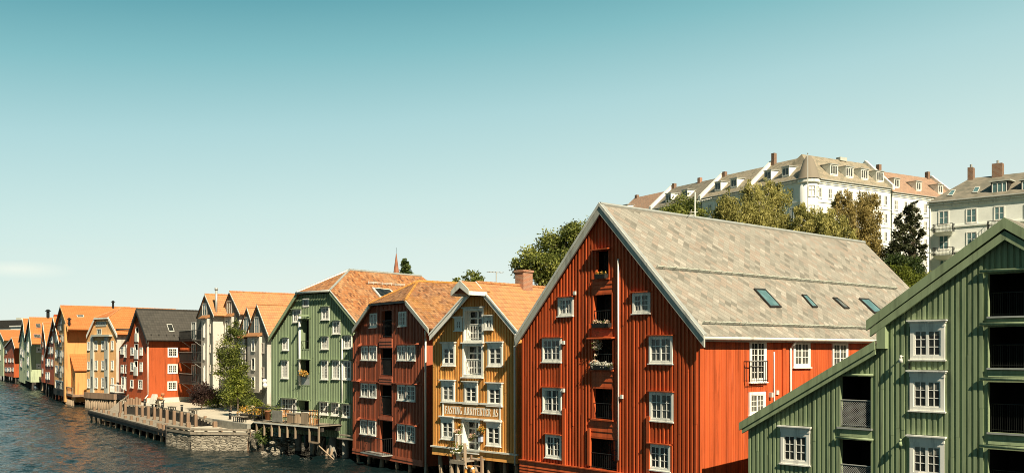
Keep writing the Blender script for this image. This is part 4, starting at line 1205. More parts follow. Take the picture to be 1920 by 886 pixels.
# ================================================================== SAGE GREEN HOUSE
h = House('green_house', 'sage green half-hipped house with a timber terrace on concrete columns', (509.4, 71.6), (661.6, 65.3))
sm_ = M['sage']; fo = .28; t = .13
El = h.sz(503.5, 632, fo); Kl = h.sz(556.4, 549, fo); Kr = h.sz(618.6, 541, fo); Er = h.sz(668, 603.5, fo)
zk = (Kl[1]+Kr[1])/2; Kl = (Kl[0], zk); Kr = (Kr[0], zk)
ca = (Kl[0]+Kr[0])/2+.1
O, Dv = h.ray(655, 505.5); tt = (ca-O.x)/Dv.x; AP = O+Dv*tt
D = h.ydepth(ca, AP.z, 790)+3
roof = half_hip(h, El, Kl, Kr, Er, (ca, AP.z), AP.y, D, fo, M['tile_old'], M['zinc'], t, yb=3.0)
h.barge([El, Kl], .26, fo-.03, fo+.04, sm_); h.barge([Kr, Er], .26, fo-.03, fo+.04, sm_)
h.barge([(Kr[0], Kr[1]+.04), (Er[0]+.02, Er[1]+.04)], .07, fo+.041, fo+.07, M['white'], 'verge_board')
m = MB(h.T('f')); m.tube((Kl[0], fo+.08, zk-.08), (Kr[0], fo+.08, zk-.08), .09, n=8); m.build('hip_gutter', M['zinc'], h.root, True)
prof = hh_prof(h, El, Kl, Kr, Er, t)
wk = dict(ns=2, nc=2, nr=3, cas=.075, hood=.16, headm=sm_, sash=.045, mw=.025)
h.window(567.7, 579, 559, 575, ns=1, nc=1, nr=1, cas=.09, g='glass', sill=False)
for i, r in enumerate(((549, 564.5, 579.5, 603.5), (602.7, 617, 574.5, 599), (623.6, 637.8, 600.5, 625.5), (529, 540.5, 632.5, 656), (602, 615.4, 630, 654), (644.7, 659.5, 628, 653), (643.9, 658.7, 675, 711))):
    h.window(*r, **dict(wk, g='glass_c' if i in (1, 2, 5) else 'glass'))
for r in ((527.6, 540, 674.5, 708.6), (602, 614.7, 674.5, 710.5), (622.6, 636.8, 674.5, 710)): h.window(*r, **dict(wk, nr=5))
h.window(527.8, 555.3, 745.5, 776.5, ns=4, nc=2, nr=3, cas=.08, hood=.3, headm=sm_)
for r in ((599.4, 614.8, 751.5, 776.5), (621.3, 635.5, 753.5, 778.3), (642, 657, 756, 781.5)): h.window(*r, **dict(wk, hood=.3))
b = []
for r in ((565.5, 580, 599, 653.5), (563.2, 581.4, 675, 720.8), (561.4, 580, 751, 800)):
    o, q = h.bay(*r, sm_, depth=.9, frame=.06, jd=.5); b.append(q)
    h.boxp('drip_board', sm_, q[0]-.1, q[1]+.1, .0, .25, q[3]+.06, q[3]+.11)
    h.fb.append((q[0]-.1, q[1]+.1, q[3], q[3]+.12))
h.rail(b[0][0]+.02, b[0][1]-.02, b[0][2]+.02, .55, o=.03, t=.014, pitch=.2)
m = MB(h.T('f')); m.box(b[1][0], b[1][1], .02, .05, b[1][2], b[1][2]+.75); m.build('railing_panel', M['zinc'], h.root)
for px, p0, p1 in ((561.8, 592, 722), (641.6, 631, 772)):
    a = h.sz(px, 660, .1)[0]; h.pipe([(a, .1, h.sz(px, p0, .1)[1]), (a, .1, h.sz(px, p1, .1)[1])], .055 if px > 600 else .09, M['white'])
# hoist beam under the half-hip
a, z = h.sz(569, 591, .5); h.boxp('hoist_beam', sm_, a-.06, a+.06, .0, .9, z-.06, z+.08)
zlow = h.sz(661, 822, .0)[1]
h.clad(prof, zlow, sm_, .19, .095, .045, jitter=.007)
h.shell(prof, zlow, D, sm_)
RA, RB, RC = (Kr[0], 0, Kr[1]), (Er[0], 0, Er[1]), (Er[0], D, Er[1])
RA = (ca, AP.y, AP.z)
h.skylight(((697, 539.5), (731, 543.5), (746, 556), (712, 558)), RA, RB, RC, roof, 'glass', trim='offwhite')
P = h.onplane(691, 531, RA, RB, RC); Q = h.onplane(759, 536.5, RA, RB, RC); m = MB()
for k in (.06, .14): m.tube((P.x, P.y, P.z+k), (P.x, Q.y, P.z+k), .02, n=4)
for i in range(9): m.tube((P.x, lerp(P.y, Q.y, i/8), P.z-.03), (P.x, lerp(P.y, Q.y, i/8), P.z+.18), .02, n=4)
m.build('snow_guard', M['offwhite'], roof)
# concrete columns
for px, yo in ((533.5, .35), (559, .35), (588, .4), (624.5, .35), (648, .35), (545, 3.2), (575, 3.2), (606, 3.2), (640, 3.2)):
    a = h.sz(px, 845, -yo)[0]; m = MB(); m.tube((a, yo, -1.2), (a, yo, zlow+.05), .26 if yo < 1 else .2, n=14)
    m.build('concrete_column', M['concrete'], h.root, True)
for px in (577, 587.5, 594, 604, 612):
    a = h.sz(px, 855, .3)[0]; m = MB(); m.tube((a, -.3+random.uniform(-.3, .5), -1), (a+random.uniform(-.1, .1), .4, .9+random.random()*.7), .12, .08, 8)
    m.build('piling', M['pile'], h.root, True)
SAGE = h

# ================================================================== GREY GABLED ROW HOUSES on the quay
def row_house(label, Lp, Rp, El, A, Er, gw, bayx, ridge_px, zb=1.9, sidew=True, wins=(), fo=.12, bay_y=None, D=9.5):
    h = House('row_house', label, Lp, Rp, zb, group='grey gabled row houses')
    El = h.sz(*El, fo); A = h.sz(*A, fo); Er = h.sz(*Er, fo)
    t = .12
    roof = h.gable_roof(El, A, Er, D, fo, M['tile_new'], t, ridge=M['ridge'])
    h.barge([El, A], .13, fo, fo+.03, M['dark_trim']); h.barge([A, Er], .13, fo, fo+.03, M['white'])
    prof = h.under(El, A, Er, t)
    h.clad(prof, -.3, M['grey'], .14, .125, .012)
    h.shell(prof, -.3, D, M['cream_side'])
    a0, a1, z0, z1 = h.rect(*gw, 'f', .05)
    h.window(a0, a1, z0, z1, px=False, ns=2, nc=1, nr=2, cas=.10, trim='cream_side', g='glass_b')
    # white boarded bay running up the front
    b0, b1 = h.sz(bayx[0], 660, .3)[0], h.sz(bayx[1], 660, .3)[0]
    bt, bb = h.sz((bayx[0]+bayx[1])/2, bayx[2], .3)[1], h.sz((bayx[0]+bayx[1])/2, bayx[3], .3)[1]
    m = MB(h.T('f')); m.box(b0, b1, .02, .3, bb, bt); by = m.build('bay', M['cream_side'], h.root)
    m = MB(h.T('f')); m.hexa([(b0-.5, .02, bt+.12), (b1+.06, .02, bt+.12), (b1+.06, .5, bt), (b0-.5, .5, bt), (b0-.5, .02, bt+.42), (b1+.06, .02, bt+.42), (b1+.06, .5, bt+.08), (b0-.5, .5, bt+.08)]); m.build('bay_roof', M['tile_new'], by)
    n = 3; fh = (bt-bb)/n
    for i in range(n):
        c0 = bb+fh*i
        h.window(lerp(b0, b1, .38), lerp(b0, b1, .66), c0+.35, c0+fh-.25, px=False, out=.3, ns=1, nc=1, nr=1, cas=.06, trim='white', sill=False, g='glass')
    for wpx in wins:
        a0, a1, z0, z1 = h.rect(*wpx, 'f', .04); h.window(a0, a1, z0, z1, px=False, ns=1, nc=1, nr=2, cas=.09, trim='cream_side', g='glass_c', sill=False)
    return h, (b0, b1, bb, bt), prof
def balcony(h, a0, a1, z, o0=.0, o1=1.3, name='balcony', hgt=1.0, door=True):
    m = MB(h.T('f')); m.box(a0, a1, o0, o1, z-.16, z)
    b = m.build(name, M['dark_trim'], h.root)
    r = h.rail(a0, a1, z, hgt, o=o1-.03, ends=o1-o0-.1, pitch=.085, t=.026)
    r.parent = b
    m = MB(h.T('f')); m.box(a0, a1, o1-.05, o1+.01, z+hgt-.03, z+hgt+.03); m.build('handrail', M['zinc'], b)
    for x in (a0+.1, a1-.1): m = MB(h.T('f')); m.tube((x, o0, z-.9), (x, o1*.8, z-.16), .03, n=5); m.build('strut', M['zinc'], b)
    if door:
        h.window(a0+.35, min(a1-.2, a0+1.7), z+.02, z+2.0, px=False, ns=2, nc=1, nr=1, cas=.08, trim='white', g='glass_b', sill=False, name='balcony_door')
    return b
def line_pt(Pa, Pb, px):
    """distance at which the view line of px crosses the ground line through two (px, Y) points"""
    ax, ay = (Pa[0]-CX)/F*Pa[1], Pa[1]; bx, by = (Pb[0]-CX)/F*Pb[1], Pb[1]
    k = (px-CX)/F; dx, dy = bx-ax, by-ay
    t = (k*ay-ax)/(dx-k*dy)
    return ay+dy*t
LA, LD = (369, 103.5), (500.5, 88.5)
yl = lambda px: line_pt(LA, LD, px)
def set_back(px, d):          # point of the front line pushed inland by d, still seen at px
    def sh(q):
        p = Vector(((q[0]-CX)/F*q[1], q[1]))+Vector((.745, .667))*d
        return (p.x/p.y*F+CX, p.y)
    return (px, line_pt(sh(LA), sh(LD), px))
hA, bA, pA = row_house('grey row house with a steel flue on its orange roof', (369, yl(369)), (399, yl(399)), (367.8, 595), (383.8, 551), (401, 591), (378.8, 387.8, 568, 592), (377.5, 388, 597, 722), 0, wins=((389.5, 395, 607, 624), (389.5, 395, 645, 661), (389.5, 395, 683, 700)))
for py in (636, 677, 717): balcony(hA, -1.9, bA[0]-.05, hA.sz(366, py, .6)[1])
m = MB(); x, z = hA.sz(406, 582, 0); P = hA.onplane(405.5, 586, (hA.w, 0, pA[2][1]), (hA.w/2, 0, pA[1][1]), (hA.w/2, 5, pA[1][1]))
zt = (HY-546)/F*hA.Y(405.5, 586)+CAMZ-hA.zb
m.tube((P.x, P.y, P.z-.2), (P.x, P.y, zt+.2), .13, n=10); m.tube((P.x, P.y, zt+.2), (P.x, P.y, zt+.45), .18, n=10); m.build('flue', M['zinc'], hA.root, True)
hB, bB, pB = row_house('grey row house with the tallest gable and a long orange roof, behind the leafy tree', set_back(416, 1.5), set_back(448, 1.5), (413, 590), (430.2, 546), (450, 588.5), (425, 434.3, 563, 591), (417, 434, 594, 722), 0, wins=(), D=19)
for py in (636, 679, 720): balcony(hB, -1.9, bB[0]-.05, hB.sz(412, py, .6)[1])
hC, bC, pC = row_house('narrowest grey row house, tucked right of the one with the tallest gable', (444, yl(444)), (467, yl(467)), (443, 629), (462.8, 575.5), (471, 601), (456, 466, 594, 627), (447, 459, 634, 722), 0, D=7)
hD, bD, pD = row_house('grey row house with a pale side wall right beside the sage green house', (463, yl(463)), (500.5, 88.5), (459.5, 629), (481.6, 570), (504.5, 631), (476.6, 485.6, 593, 626.5), (464, 486, 631, 735), 0, wins=((488, 495, 641.5, 662), (487.3, 495, 687.5, 707.5)))
for py in (682, 731): balcony(hD, -3.6, bD[0]-.05, hD.sz(450, py, .6)[1], o1=1.5)
for hh_, o_ in ((hB, 0),):
    # long dormer on the tall roof
    A_ = pB[1]
    y0, y1 = 8.0, 17.5
    m = MB(); x0 = A_[0]+.75; zt = A_[1]-.2
    m.box(x0, x0+1.3, y0, y1, zt-1.25, zt); d = m.build('dormer', M['rust'], hh_.root)
    m = MB(); m.box(x0-.2, x0+1.55, y0-.2, y1+.2, zt, zt+.14); m.build('dormer_roof', M['white'], d)
    m = MB()
    m.face([(x0+1.31, y0+2, zt-.95), (x0+1.31, y1-.3, zt-.95), (x0+1.31, y1-.3, zt-.25), (x0+1.31, y0+2, zt-.25)]); m.build('pane', M['glass_c'], d)
# satellite dishes on the last house
for px, py in ((496, 714), (497, 722)):
    a, z = hD.sz(px, py, .3); m = MB(hD.T('f')); m.tube((a, .02, z), (a, .3, z), .03, n=5)
    m.lathe((a, .3, z), [(.01, -.25), (.16, -.2), (.25, 0), (.16, .2), (.01, .25)], 10); m.build('satellite_dish', M['white'], hD.root, True)

# ================================================================== RED HOUSE WITH THE DARK ROOF
h = House('red_house', 'rust red gabled house with a dark tiled roof and white plinth on the quay', (237.5, 107.6), (275, 103.0), 1.9)
rm = M['rust']; fo = .30; t = .14
El = h.sz(236, 637, fo); A = h.sz(257.6, 578.5, fo); Er = h.sz(275.5, 638, fo)
ze = (El[1]+Er[1])/2; El = (El[0], ze); Er = (Er[0], ze); A = ((El[0]+Er[0])/2, A[1])
D = h.ydepth(A[0], A[1], 375)+2
roof = h.gable_roof(El, A, Er, D, fo, M['tile_dark'], t, ridge=M['tile_dark'])
h.barge([El, A, Er], .26, fo-.02, fo+.05, M['dark_trim'])
prof = h.under(El, A, Er, t)
for r in ((244.8, 250, 650.5, 665), (244.8, 250, 678.5, 695), (244, 249.4, 711, 726), (262, 267, 650.5, 665), (262, 267, 678.5, 695.5), (259, 266.3, 711, 728)):
    a0, a1, z0, z1 = h.rect(*r, 'f', .05); h.window(a0, a1, z0, z1, px=False, ns=1 if r[0] < 255 else 2, nc=1, nr=3, cas=.09, sill=True)
for r, pl in (((254.5, 259.5, 614, 640), .5), ((253.2, 259, 645, 672), .55), ((252.6, 258.2, 677, 703), .6)):
    o, b = h.bay(*r, M['white'], depth=.5, frame=.06, door=False, jd=.1); a0, a1, z0, z1 = b
    h.boxp('railing_panel', M['white'], a0-.05, a1+.05, .05, .12, z0, z0+(z1-z0)*.62)
zp = h.sz(274, 745.5, 0)[1]
h.clad(prof, zp-.35, rm, .16, .148, .014)
wt = prof[-1][1]
for r in ((314.4, 333.5, 651, 669), (314.2, 333, 682, 700), (313.8, 332.2, 714, 731.5)):
    h.window(*r, face='r', ns=2, nc=2, nr=3, cas=.12, sill=False, g='glass_c' if r[2] == 682 else 'glass')
h.clad([(0, wt), (D, wt)], zp, rm, .16, .15, .012, face='r', name='side_wall', jitter=.002)
h.shell(prof, zp-.35, D, rm, right=False)
m = MB(h.T('r')); m.box(.0, D, -.1, .03, -.3, zp); m.build('plinth', M['plinth'], h.root)
m = MB(h.T('f')); m.box(.4, h.w, -1.5, -1.3, -.3, zp-.3); m.build('plinth', M['concrete'], h.root)
m = MB(h.T('r')); m.tube((-.2, .34, ze-.05), (D+.2, .34, ze-.05), .08, n=7); m.build('gutter', M['dark_trim'], h.root, True)
h.pipe([(.1, .3, ze-.12), (.12, .07, ze-.45), (.12, .07, .9), (-.25, .12, .45)], .06, M['white'], face='r')
RA, RB, RC = (A[0], 0, A[1]), (Er[0], 0, Er[1]), (Er[0], D, Er[1])
h.skylight(((312, 608), (322, 608), (326.8, 621.5), (316.8, 621.5)), RA, RB, RC, roof, 'glass', trim='offwhite')
P = h.onplane(276.5, 628, RA, RB, RC); m = MB()
for i in range(11):
    y = .3+i*(D-.6)/10; m.box(P.x-.02, P.x+.08, y, y+.12, P.z-.05, P.z+.14)
m.build('snow_guard', M['dark_trim'], roof)
h.piles(np.linspace(.4, h.w-.4, 4), zp-.3, .14, .3, (0, 1.2), 'dark_wood')
# ochre red wing behind it
h = House('orange_wing', 'small orange boarded house squeezed between the peach house and the dark roofed red house', (223.5, 117), (247, 113), 1.9)
rm2 = M['rust']; El = h.sz(223.5, 653, .1); A = h.sz(247, 619, .1); Er = (A[0]+2.5, El[1])
roof = h.gable_roof(El, A, Er, 9, .1, M['tile_far'], .1)
prof = h.under(El, A, Er, .1)
for r in ((226, 231.5, 649, 663), (232.5, 237.5, 645, 669), (226.5, 231.5, 683, 698), (234.5, 240, 683, 699), (227.5, 233, 705, 728), (235, 240, 706, 731)):
    a0, a1, z0, z1 = h.rect(*r, 'f', .05); h.window(a0, a1, z0, z1, px=False, ns=1, nc=2, nr=2, cas=.09, g='glass_c')
h.clad(prof, .3, rm2, .16, .14, .014); h.shell(prof, .3, 9, rm2)
m = MB(h.T('f')); zz = h.sz(230, 736, .5)[1]; m.box(.1, 2.4, .02, 1.2, zz-.15, zz); m.build('balcony_deck', M['dark_wood'], h.root)
h.rail(.1, 2.2, zz, .95, o=1.15, ends=1.0, mat='white', pitch=.14, t=.03)
h.piles(np.linspace(.3, h.w-.3, 3), .4-1, .14, .3, (0,), 'dark_wood')

# ================================================================== PEACH HOUSE
h = House('peach_house', 'peach coloured house with two grey glazed bays and a pale side wall on piles', (162.5, 126), (218, 121), 0)
pm = M['peach']; fo = .25; t = .14
El = h.sz(162, 628, fo); Kl = h.sz(177, 596, fo); Kr = h.sz(203, 592.5, fo); Er = h.sz(219.5, 626, fo)
zk = (Kl[1]+Kr[1])/2; Kl = (Kl[0], zk); Kr = (Kr[0], zk); ca = (Kl[0]+Kr[0])/2
O, Dv = h.ray(228.5, 576); tt = (ca-O.x)/Dv.x; AP = O+Dv*tt
D = h.ydepth(ca, AP.z, 330)
roof = half_hip(h, El, Kl, Kr, Er, (ca, AP.z), AP.y, D, fo, M['tile_far'], M['ridge'], t)
h.barge([El, Kl], .3, fo-.02, fo+.05, M['white']); h.barge([Kr, Er], .3, fo-.02, fo+.05, M['white'])
h.boxp('hip_gutter', M['white'], Kl[0], Kr[0], fo, fo+.12, zk-.25, zk-.05)
prof = hh_prof(h, El, Kl, Kr, Er, t)
for px0, px1 in ((177.5, 182.5), (190, 195.2), (208, 212.8)):
    for p0, p1 in ((638, 655), (675, 692.6), (707, 726.4)):
        a0, a1, z0, z1 = h.rect(px0, px1, p0, p1, 'f', .05); h.window(a0, a1, z0, z1, px=False, ns=1, nc=2, nr=3, cas=.1, g='glass_c')
for px0, px1 in ((170.5, 175.8), (197, 203.5)):
    a0, a1, z0, z1 = h.rect(px0, px1, 630, 739, 'f', .1); m = MB(h.T('f')); m.box(a0, a1, .0, .22, z0, z1); b = m.build('glazed_bay', M['plaster_grey'], h.root)
    for p0, p1 in ((633, 655), (672, 693), (705, 727)):
        zz1, zz0 = h.sz(px0, p0, .3)[1], h.sz(px0, p1, .3)[1]
        m = MB(h.T('f')); m.face([(a0+.1, .225, zz0), (a1-.1, .225, zz0), (a1-.1, .225, zz1), (a0+.1, .225, zz1)]); m.build('pane', M['glass_c'], b)
        m = MB(h.T('f')); m.face([(a0+.12, .24, zz0), (lerp(a0, a1, .55), .24, zz0), (lerp(a0, a1, .3), .24, zz1), (a0+.12, .24, zz1)]); m.build('curtain', M['curtain'], b)
for px0 in (163.8,):
    for p0, p1 in ((640, 656), (677, 692), (709, 726)):
        a0, a1, z0, z1 = h.rect(px0, px0+4.5, p0, p1, 'f', .05); h.window(a0, a1, z0, z1, px=False, ns=1, nc=2, nr=3, cas=.1, g='glass_c')
a0, a1, z0, z1 = h.rect(179.5, 199, 602, 611, 'f', .05); h.window(a0, a1, z0, z1, px=False, ns=4, nc=1, nr=1, cas=.12, trim='plaster_grey', g='glass_c', sill=False, name='attic_window')
a0, a1, z0, z1 = h.rect(181.5, 190, 616, 627, 'f', .05); h.window(a0, a1, z0, z1, px=False, ns=2, nc=1, nr=1, cas=.12, trim='plaster_grey', g='glass', sill=False, name='attic_window')
a0, a1 = h.sz(170, 628, .5)[0], h.sz(204, 628, .5)[0]; zz = h.sz(187, 629, .5)[1]
h.boxp('bay_canopy', M['plaster_grey'], a0, a1, .02, .5, zz-.1, zz+.15)
zb0 = h.sz(190, 736, .2)[1]; zb1 = h.sz(190, 747, .2)[1]
h.clad(prof, zb1, pm, .15, .14, .012)
wt = prof[-1][1]
h.clad([(0, wt), (D, wt)], zb1, M['cream_side'], .15, .14, .012, face='r', name='side_wall')
h.shell(prof, zb1, D, pm, right=False)
h.boxp('base_boarding', M['pile_pink'], -.15, h.w+.1, .02, .35, zb1, zb0)
m = MB(h.T('r')); m.tube((-.2, .3, wt+.2), (D, .3, wt+.2), .09, n=7); m.build('gutter', M['dark_trim'], h.root, True)
P = h.onplane(233, 600, (ca, AP.y, AP.z), (Er[0], 0, Er[1]), (Er[0], D, Er[1]))
h.skylight(((228, 597.5), (250, 599), (252, 602.5), (230, 601)), (ca, AP.y, AP.z), (Er[0], 0, Er[1]), (Er[0], D, Er[1]), roof, 'glass')
h.piles(np.linspace(.1, h.w-.1, 17), zb1+.1, .17, -.1, (0,), 'pile', lean=.1)
h.piles(np.linspace(.3, h.w-.3, 6), zb1+.1, .17, 1.5, (0, 1.5), 'dark_wood')

# ================================================================== ORANGE HOUSE
h = House('orange_house', 'tall orange gabled house with a small tiled annex on its sunny side wall', (102, 147), (127.5, 135.5), 0)
om = M['orange']; fo = .3; t = .15
El = h.sz(100, 618, fo); A = h.sz(115, 572, fo); Er = h.sz(127.5, 618.5, fo)
ze = (El[1]+Er[1])/2; El = (El[0], ze); Er = (Er[0], ze); A = ((El[0]+Er[0])/2, A[1])
D = h.ydepth(A[0], A[1], 240)
roof = h.gable_roof(El, A, Er, D, fo, M['tile_far'], t, ridge=M['ridge'])
h.barge([El, A], .3, fo, fo+.05, M['dark_trim']); h.barge([A, Er], .3, fo, fo+.05, M['peach'])
prof = h.under(El, A, Er, t)
gm_ = M['peach']
for p0, p1 in ((625, 641), (655, 671), (684, 700)):
    for px0, px1 in ((103.5, 108.5), (117.5, 123)):
        a0, a1, z0, z1 = h.rect(px0, px1, p0, p1, 'f', .05); h.window(a0, a1, z0, z1, px=False, ns=2, nc=1, nr=2, cas=.14, g='glass_c', sill=False)
for p0, p1 in ((596, 620), (627, 650), (656, 680), (685, 708), (712, 730)):
    a0, a1, z0, z1 = h.rect(110.5, 115.8, p0, p1, 'f', .05); h.window(a0, a1, z0, z1, px=False, ns=2, nc=1, nr=2, cas=.1, g='glass', sill=False, name='balcony_door', trim='plaster_grey')
    h.rail(a0-.1, a1+.1, z0, 1.0, o=.3, ends=.25, mat='black', pitch=.2)
a0, a1, z0, z1 = h.rect(104, 119, 712.5, 730, 'f', .05); h.window(a0, a1, z0, z1, px=False, ns=4, nc=1, nr=1, cas=.12, g='glass', sill=False)
zlow = h.sz(115, 741, 0)[1]
h.clad(prof, zlow, M['peach'], .15, .14, .012)
wt = prof[-1][1]
h.clad([(0, wt), (D, wt)], zlow, om, .15, .142, .01, face='r', name='side_wall')
h.shell(prof, zlow, D, om, right=False)
h.boxp('base_boarding', M['dark_wood'], 0, h.w-.9, .02, .12, zlow, zlow+1.0)
m = MB(h.T('f')); m.box(h.w-.75, h.w+.3, .05, .5, .3, wt-.1); m.build('stair_shaft', M['orange'], h.root)
m = MB(h.T('r')); m.tube((-.2, .4, ze-.05), (D, .4, ze-.05), .1, n=7); m.build('gutter', M['dark_trim'], h.root, True)
# annex under its own little roof
y0, zr = h.side(130.5, 663); y1 = h.side(170, 663)[0]
O, Dv = h.ray(139, 694); tt = (y0-O.y)/Dv.y; Pq = O+Dv*tt; pw = Pq.x-h.w; ze_ = Pq.z
m = MB(); m.slab([(h.w+.02, y0, zr), (h.w+.02, y1, zr), (h.w+pw, y1, ze_), (h.w+pw, y0, ze_)], .15); an = m.build('annex_roof', M['tile_far'], h.root)
m = MB(); x1 = h.w+pw-.3; zq = lerp(zr, ze_, (pw-.3)/pw)-.2
m.hexa([(h.w+.01, y0+.2, .4), (x1, y0+.2, .4), (x1, y1, .4), (h.w+.01, y1, .4), (h.w+.01, y0+.2, zr-.2), (x1, y0+.2, zq), (x1, y1, zq), (h.w+.01, y1, zr-.2)]); m.build('annex_wall', om, h.root)
RA, RB, RC = (A[0], 0, A[1]), (Er[0], 0, Er[1]), (Er[0], D, Er[1])
h.skylight(((143.5, 590.5), (156, 590.5), (157.5, 594), (145, 594)), RA, RB, RC, roof, 'glass_c', trim='offwhite')
for px, py in ((212, 577), (130, 610)):
    P = h.onplane(px, py, RA, RB, RC); m = MB(); m.tube(P-Vector((0, 0, .2)), P+Vector((0, 0, .9)), .16, n=8); m.tube(P+Vector((0, 0, .9)), P+Vector((0, 0, 1.15)), .34, .1, 8); m.build('roof_vent', M['black'], roof)
h.piles(np.linspace(.2, h.w-.2, 5), zlow+.1, .17, .4, (0, 1.5), 'dark_wood')
h.piles(np.linspace(h.w+.2, h.w+6, 8), .2+zlow*.6, .16, -.2, (0,), 'pile', lean=.12)
m = MB(h.T('f')); m.box(h.w+.31, h.w+6.2, -1.6, .3, 1.25, 1.5); m.build('landing', M['pile_pink'], h.root)
h.rail(h.w+.4, h.w+6.1, 1.5, 1.0, o=.25, mat='pile', pitch=.5, t=.06)

# ================================================================== NARROW RED HOUSE and the houses beyond
def far_house(name, label, Lp, Rp, El, A, Er, wallm, roofm, zlow_px, D=14, wins=(), sidem=None, trim='white', fo=.25, ridge_to=None, zb=0):
    h = House(name, label, Lp, Rp, zb)
    El = h.sz(*El, fo); A = h.sz(*A, fo); Er = h.sz(*Er, fo); t = .16
    if ridge_to: D = h.ydepth(A[0], A[1], ridge_to)
    roof = h.gable_roof(El, A, Er, D, fo, M[roofm], t, ridge=M['ridge'])
    h.barge([El, A, Er], .3, fo, fo+.06, M[trim])
    prof = h.under(El, A, Er, t)
    for r in wins:
        a0, a1, z0, z1 = h.rect(*r, 'f', .05); h.window(a0, a1, z0, z1, px=False, ns=1, nc=1, nr=2, cas=.16, sash=.08, g='glass_c', sill=False)
    zl = h.sz((Lp[0]+Rp[0])/2, zlow_px, 0)[1]
    h.clad(prof, zl, M[wallm], .16, .145, .014)
    wt = prof[-1][1]
    h.clad([(0, wt), (D, wt)], zl, M[sidem or wallm], .16, .148, .012, face='r', name='side_wall')
    h.shell(prof, zl, D, M[wallm], right=False)
    h.piles(np.linspace(.3, h.w-.3, 5), zl+.1, .2, .4, (0, 2), 'dark_wood')
    return h, roof, (El, A, Er, D)
far_house('narrow_red_house', 'narrow red house with white windows squeezed beside the tall orange gable', (84.5, 160), (101, 148.5), (83, 668), (99.5, 594), (110, 640), 'rust', 'tile_far', 719, wins=((97.5, 101, 605, 620), (91, 94.5, 633, 642), (96, 99, 630, 643), (90, 94, 650, 663), (95.5, 99, 650, 663), (86, 89, 672, 686), (90, 93.5, 672, 686), (96, 99, 673, 686), (85.5, 88.5, 697, 711), (89.5, 93, 697, 711)), D=10)
h, rf, _ = far_house('terracotta_house', 'slim terracotta house front between the mint house and the narrow red house', (77.5, 172), (84, 167), (76.5, 648), (80.5, 604), (86, 648), 'rust', 'tile_far', 716, wins=((78.5, 80.5, 640, 650), (78.5, 80.5, 665, 676), (78.5, 80.5, 690, 700)), D=11)
h, rf, q = far_house('mint_house', 'pale mint green house with a wide orange roof and two pink roof hatches', (46.5, 200), (57.5, 186), (45, 640), (54.3, 594.5), (59, 644), 'mint', 'tile_far', 714, ridge_to=97, wins=((50.5, 53.5, 640, 660), (50.5, 53.5, 668, 684), (50.5, 53.5, 694, 706)))
RA, RB, RC = (q[1][0], 0, q[1][1]), (q[2][0], 0, q[2][1]), (q[2][0], q[3], q[2][1])
m = MB()
for p in (((66.5, 606.5), (76, 606.5), (77, 614.5), (67.5, 614.5)), ((62.5, 626), (76.5, 626.5), (77.5, 633.5), (63.5, 633))):
    h.skylight(p, RA, RB, RC, rf, 'glass_c', trim='cloth_p')
yv = h.ydepth(q[1][0], q[1][1], 90); m = MB(); m.tube((q[1][0], yv, q[1][1]), (q[1][0], yv, q[1][1]+1.3), .3, n=8); m.tube((q[1][0], yv, q[1][1]+1.3), (q[1][0], yv, q[1][1]+1.7), .6, .2, 8); m.build('roof_vent', M['black'], rf)
h.window(68, 79, 650, 660, face='r', ns=2, nc=1, nr=1, cas=.3); h.window(68, 79, 681, 690, face='r', ns=2, nc=1, nr=1, cas=.3, g='glass_c')
m = MB(h.T('f')); m.box(h.w-.5, h.w+4.5, -6, -1.5, 2.2, 2.6); m.build('landing', M['pile_pink'], h.root)
for k in range(3):
    m = MB(); m.tube((h.w-.2+k*2.2, 1.8, -1), (h.w+.1+k*2.0, 2.2, 2.3), .22, n=7); m.build('piling', M['pile'], h.root)
far_house('mint_house', 'pale mint green house with a slim orange roof, left of its wider mint neighbour', (36, 222), (46.5, 204), (34.5, 640), (42.5, 597), (47.5, 644), 'mint', 'tile_far', 716, ridge_to=56, wins=((38, 41, 650, 665), (38, 41, 672, 688), (42, 45, 655, 670)))
far_house('far_red_house', 'distant red-brown house with a hipped orange roof left of the mint houses', (8, 245), (26, 226), (7, 650), (22, 632), (27.5, 651), 'rust', 'tile_far', 705, ridge_to=42, wins=((9, 12, 671, 679), (15.5, 19.5, 671, 679), (22, 25, 671, 679), (9, 14, 688, 696), (15.5, 19.5, 688, 696), (22, 25, 688, 696), (10, 13, 655, 662)))
far_house('far_green_house', 'distant grey-green house cut by the left edge of the picture', (-14, 262), (6.5, 246), (-16, 640), (-2, 618), (7, 637), 'mint', 'tile_far', 703, ridge_to=40, wins=((-3, 1, 645, 655), (-3, 1, 665, 675)))
def far_block(name, label, px0, px1, ptop, pbot, Y, D, m_, roofm, rh=.5, windows=0):
    h = House(name, label, (px0, Y), (px1, Y*.985), 0)
    zt = h.sz((px0+px1)/2, ptop)[1]; zl = 1.0
    m = MB(); m.box(0, h.w, 0, D, zl, zt); m.build('wall', m_, h.root)
    m = MB(); m.box(-.4, h.w+.4, -.4, D+.4, zt+.003, zt+rh); m.build('roof', roofm, h.root)
    return h
h = far_block('far_building', 'long dark roofed building on the horizon at the left edge', -40, 41, 615, 640, 420, 30, M['plaster'], M['dark_trim'], 3.6)
h = far_block('far_building', 'pale grey flat building on the horizon above the dark roof', 6, 42, 602, 640, 520, 25, M['plaster_grey'], M['zinc'], .8)
m = MB(); m.box(4, 8, 5, 10, 25, 27); m.build('roof_plant', M['plaster_grey'], h.root)
h = far_block('far_building', 'low white building on the horizon beside the mint house', 20, 44, 612, 640, 380, 20, M['white'], M['white'], .5)

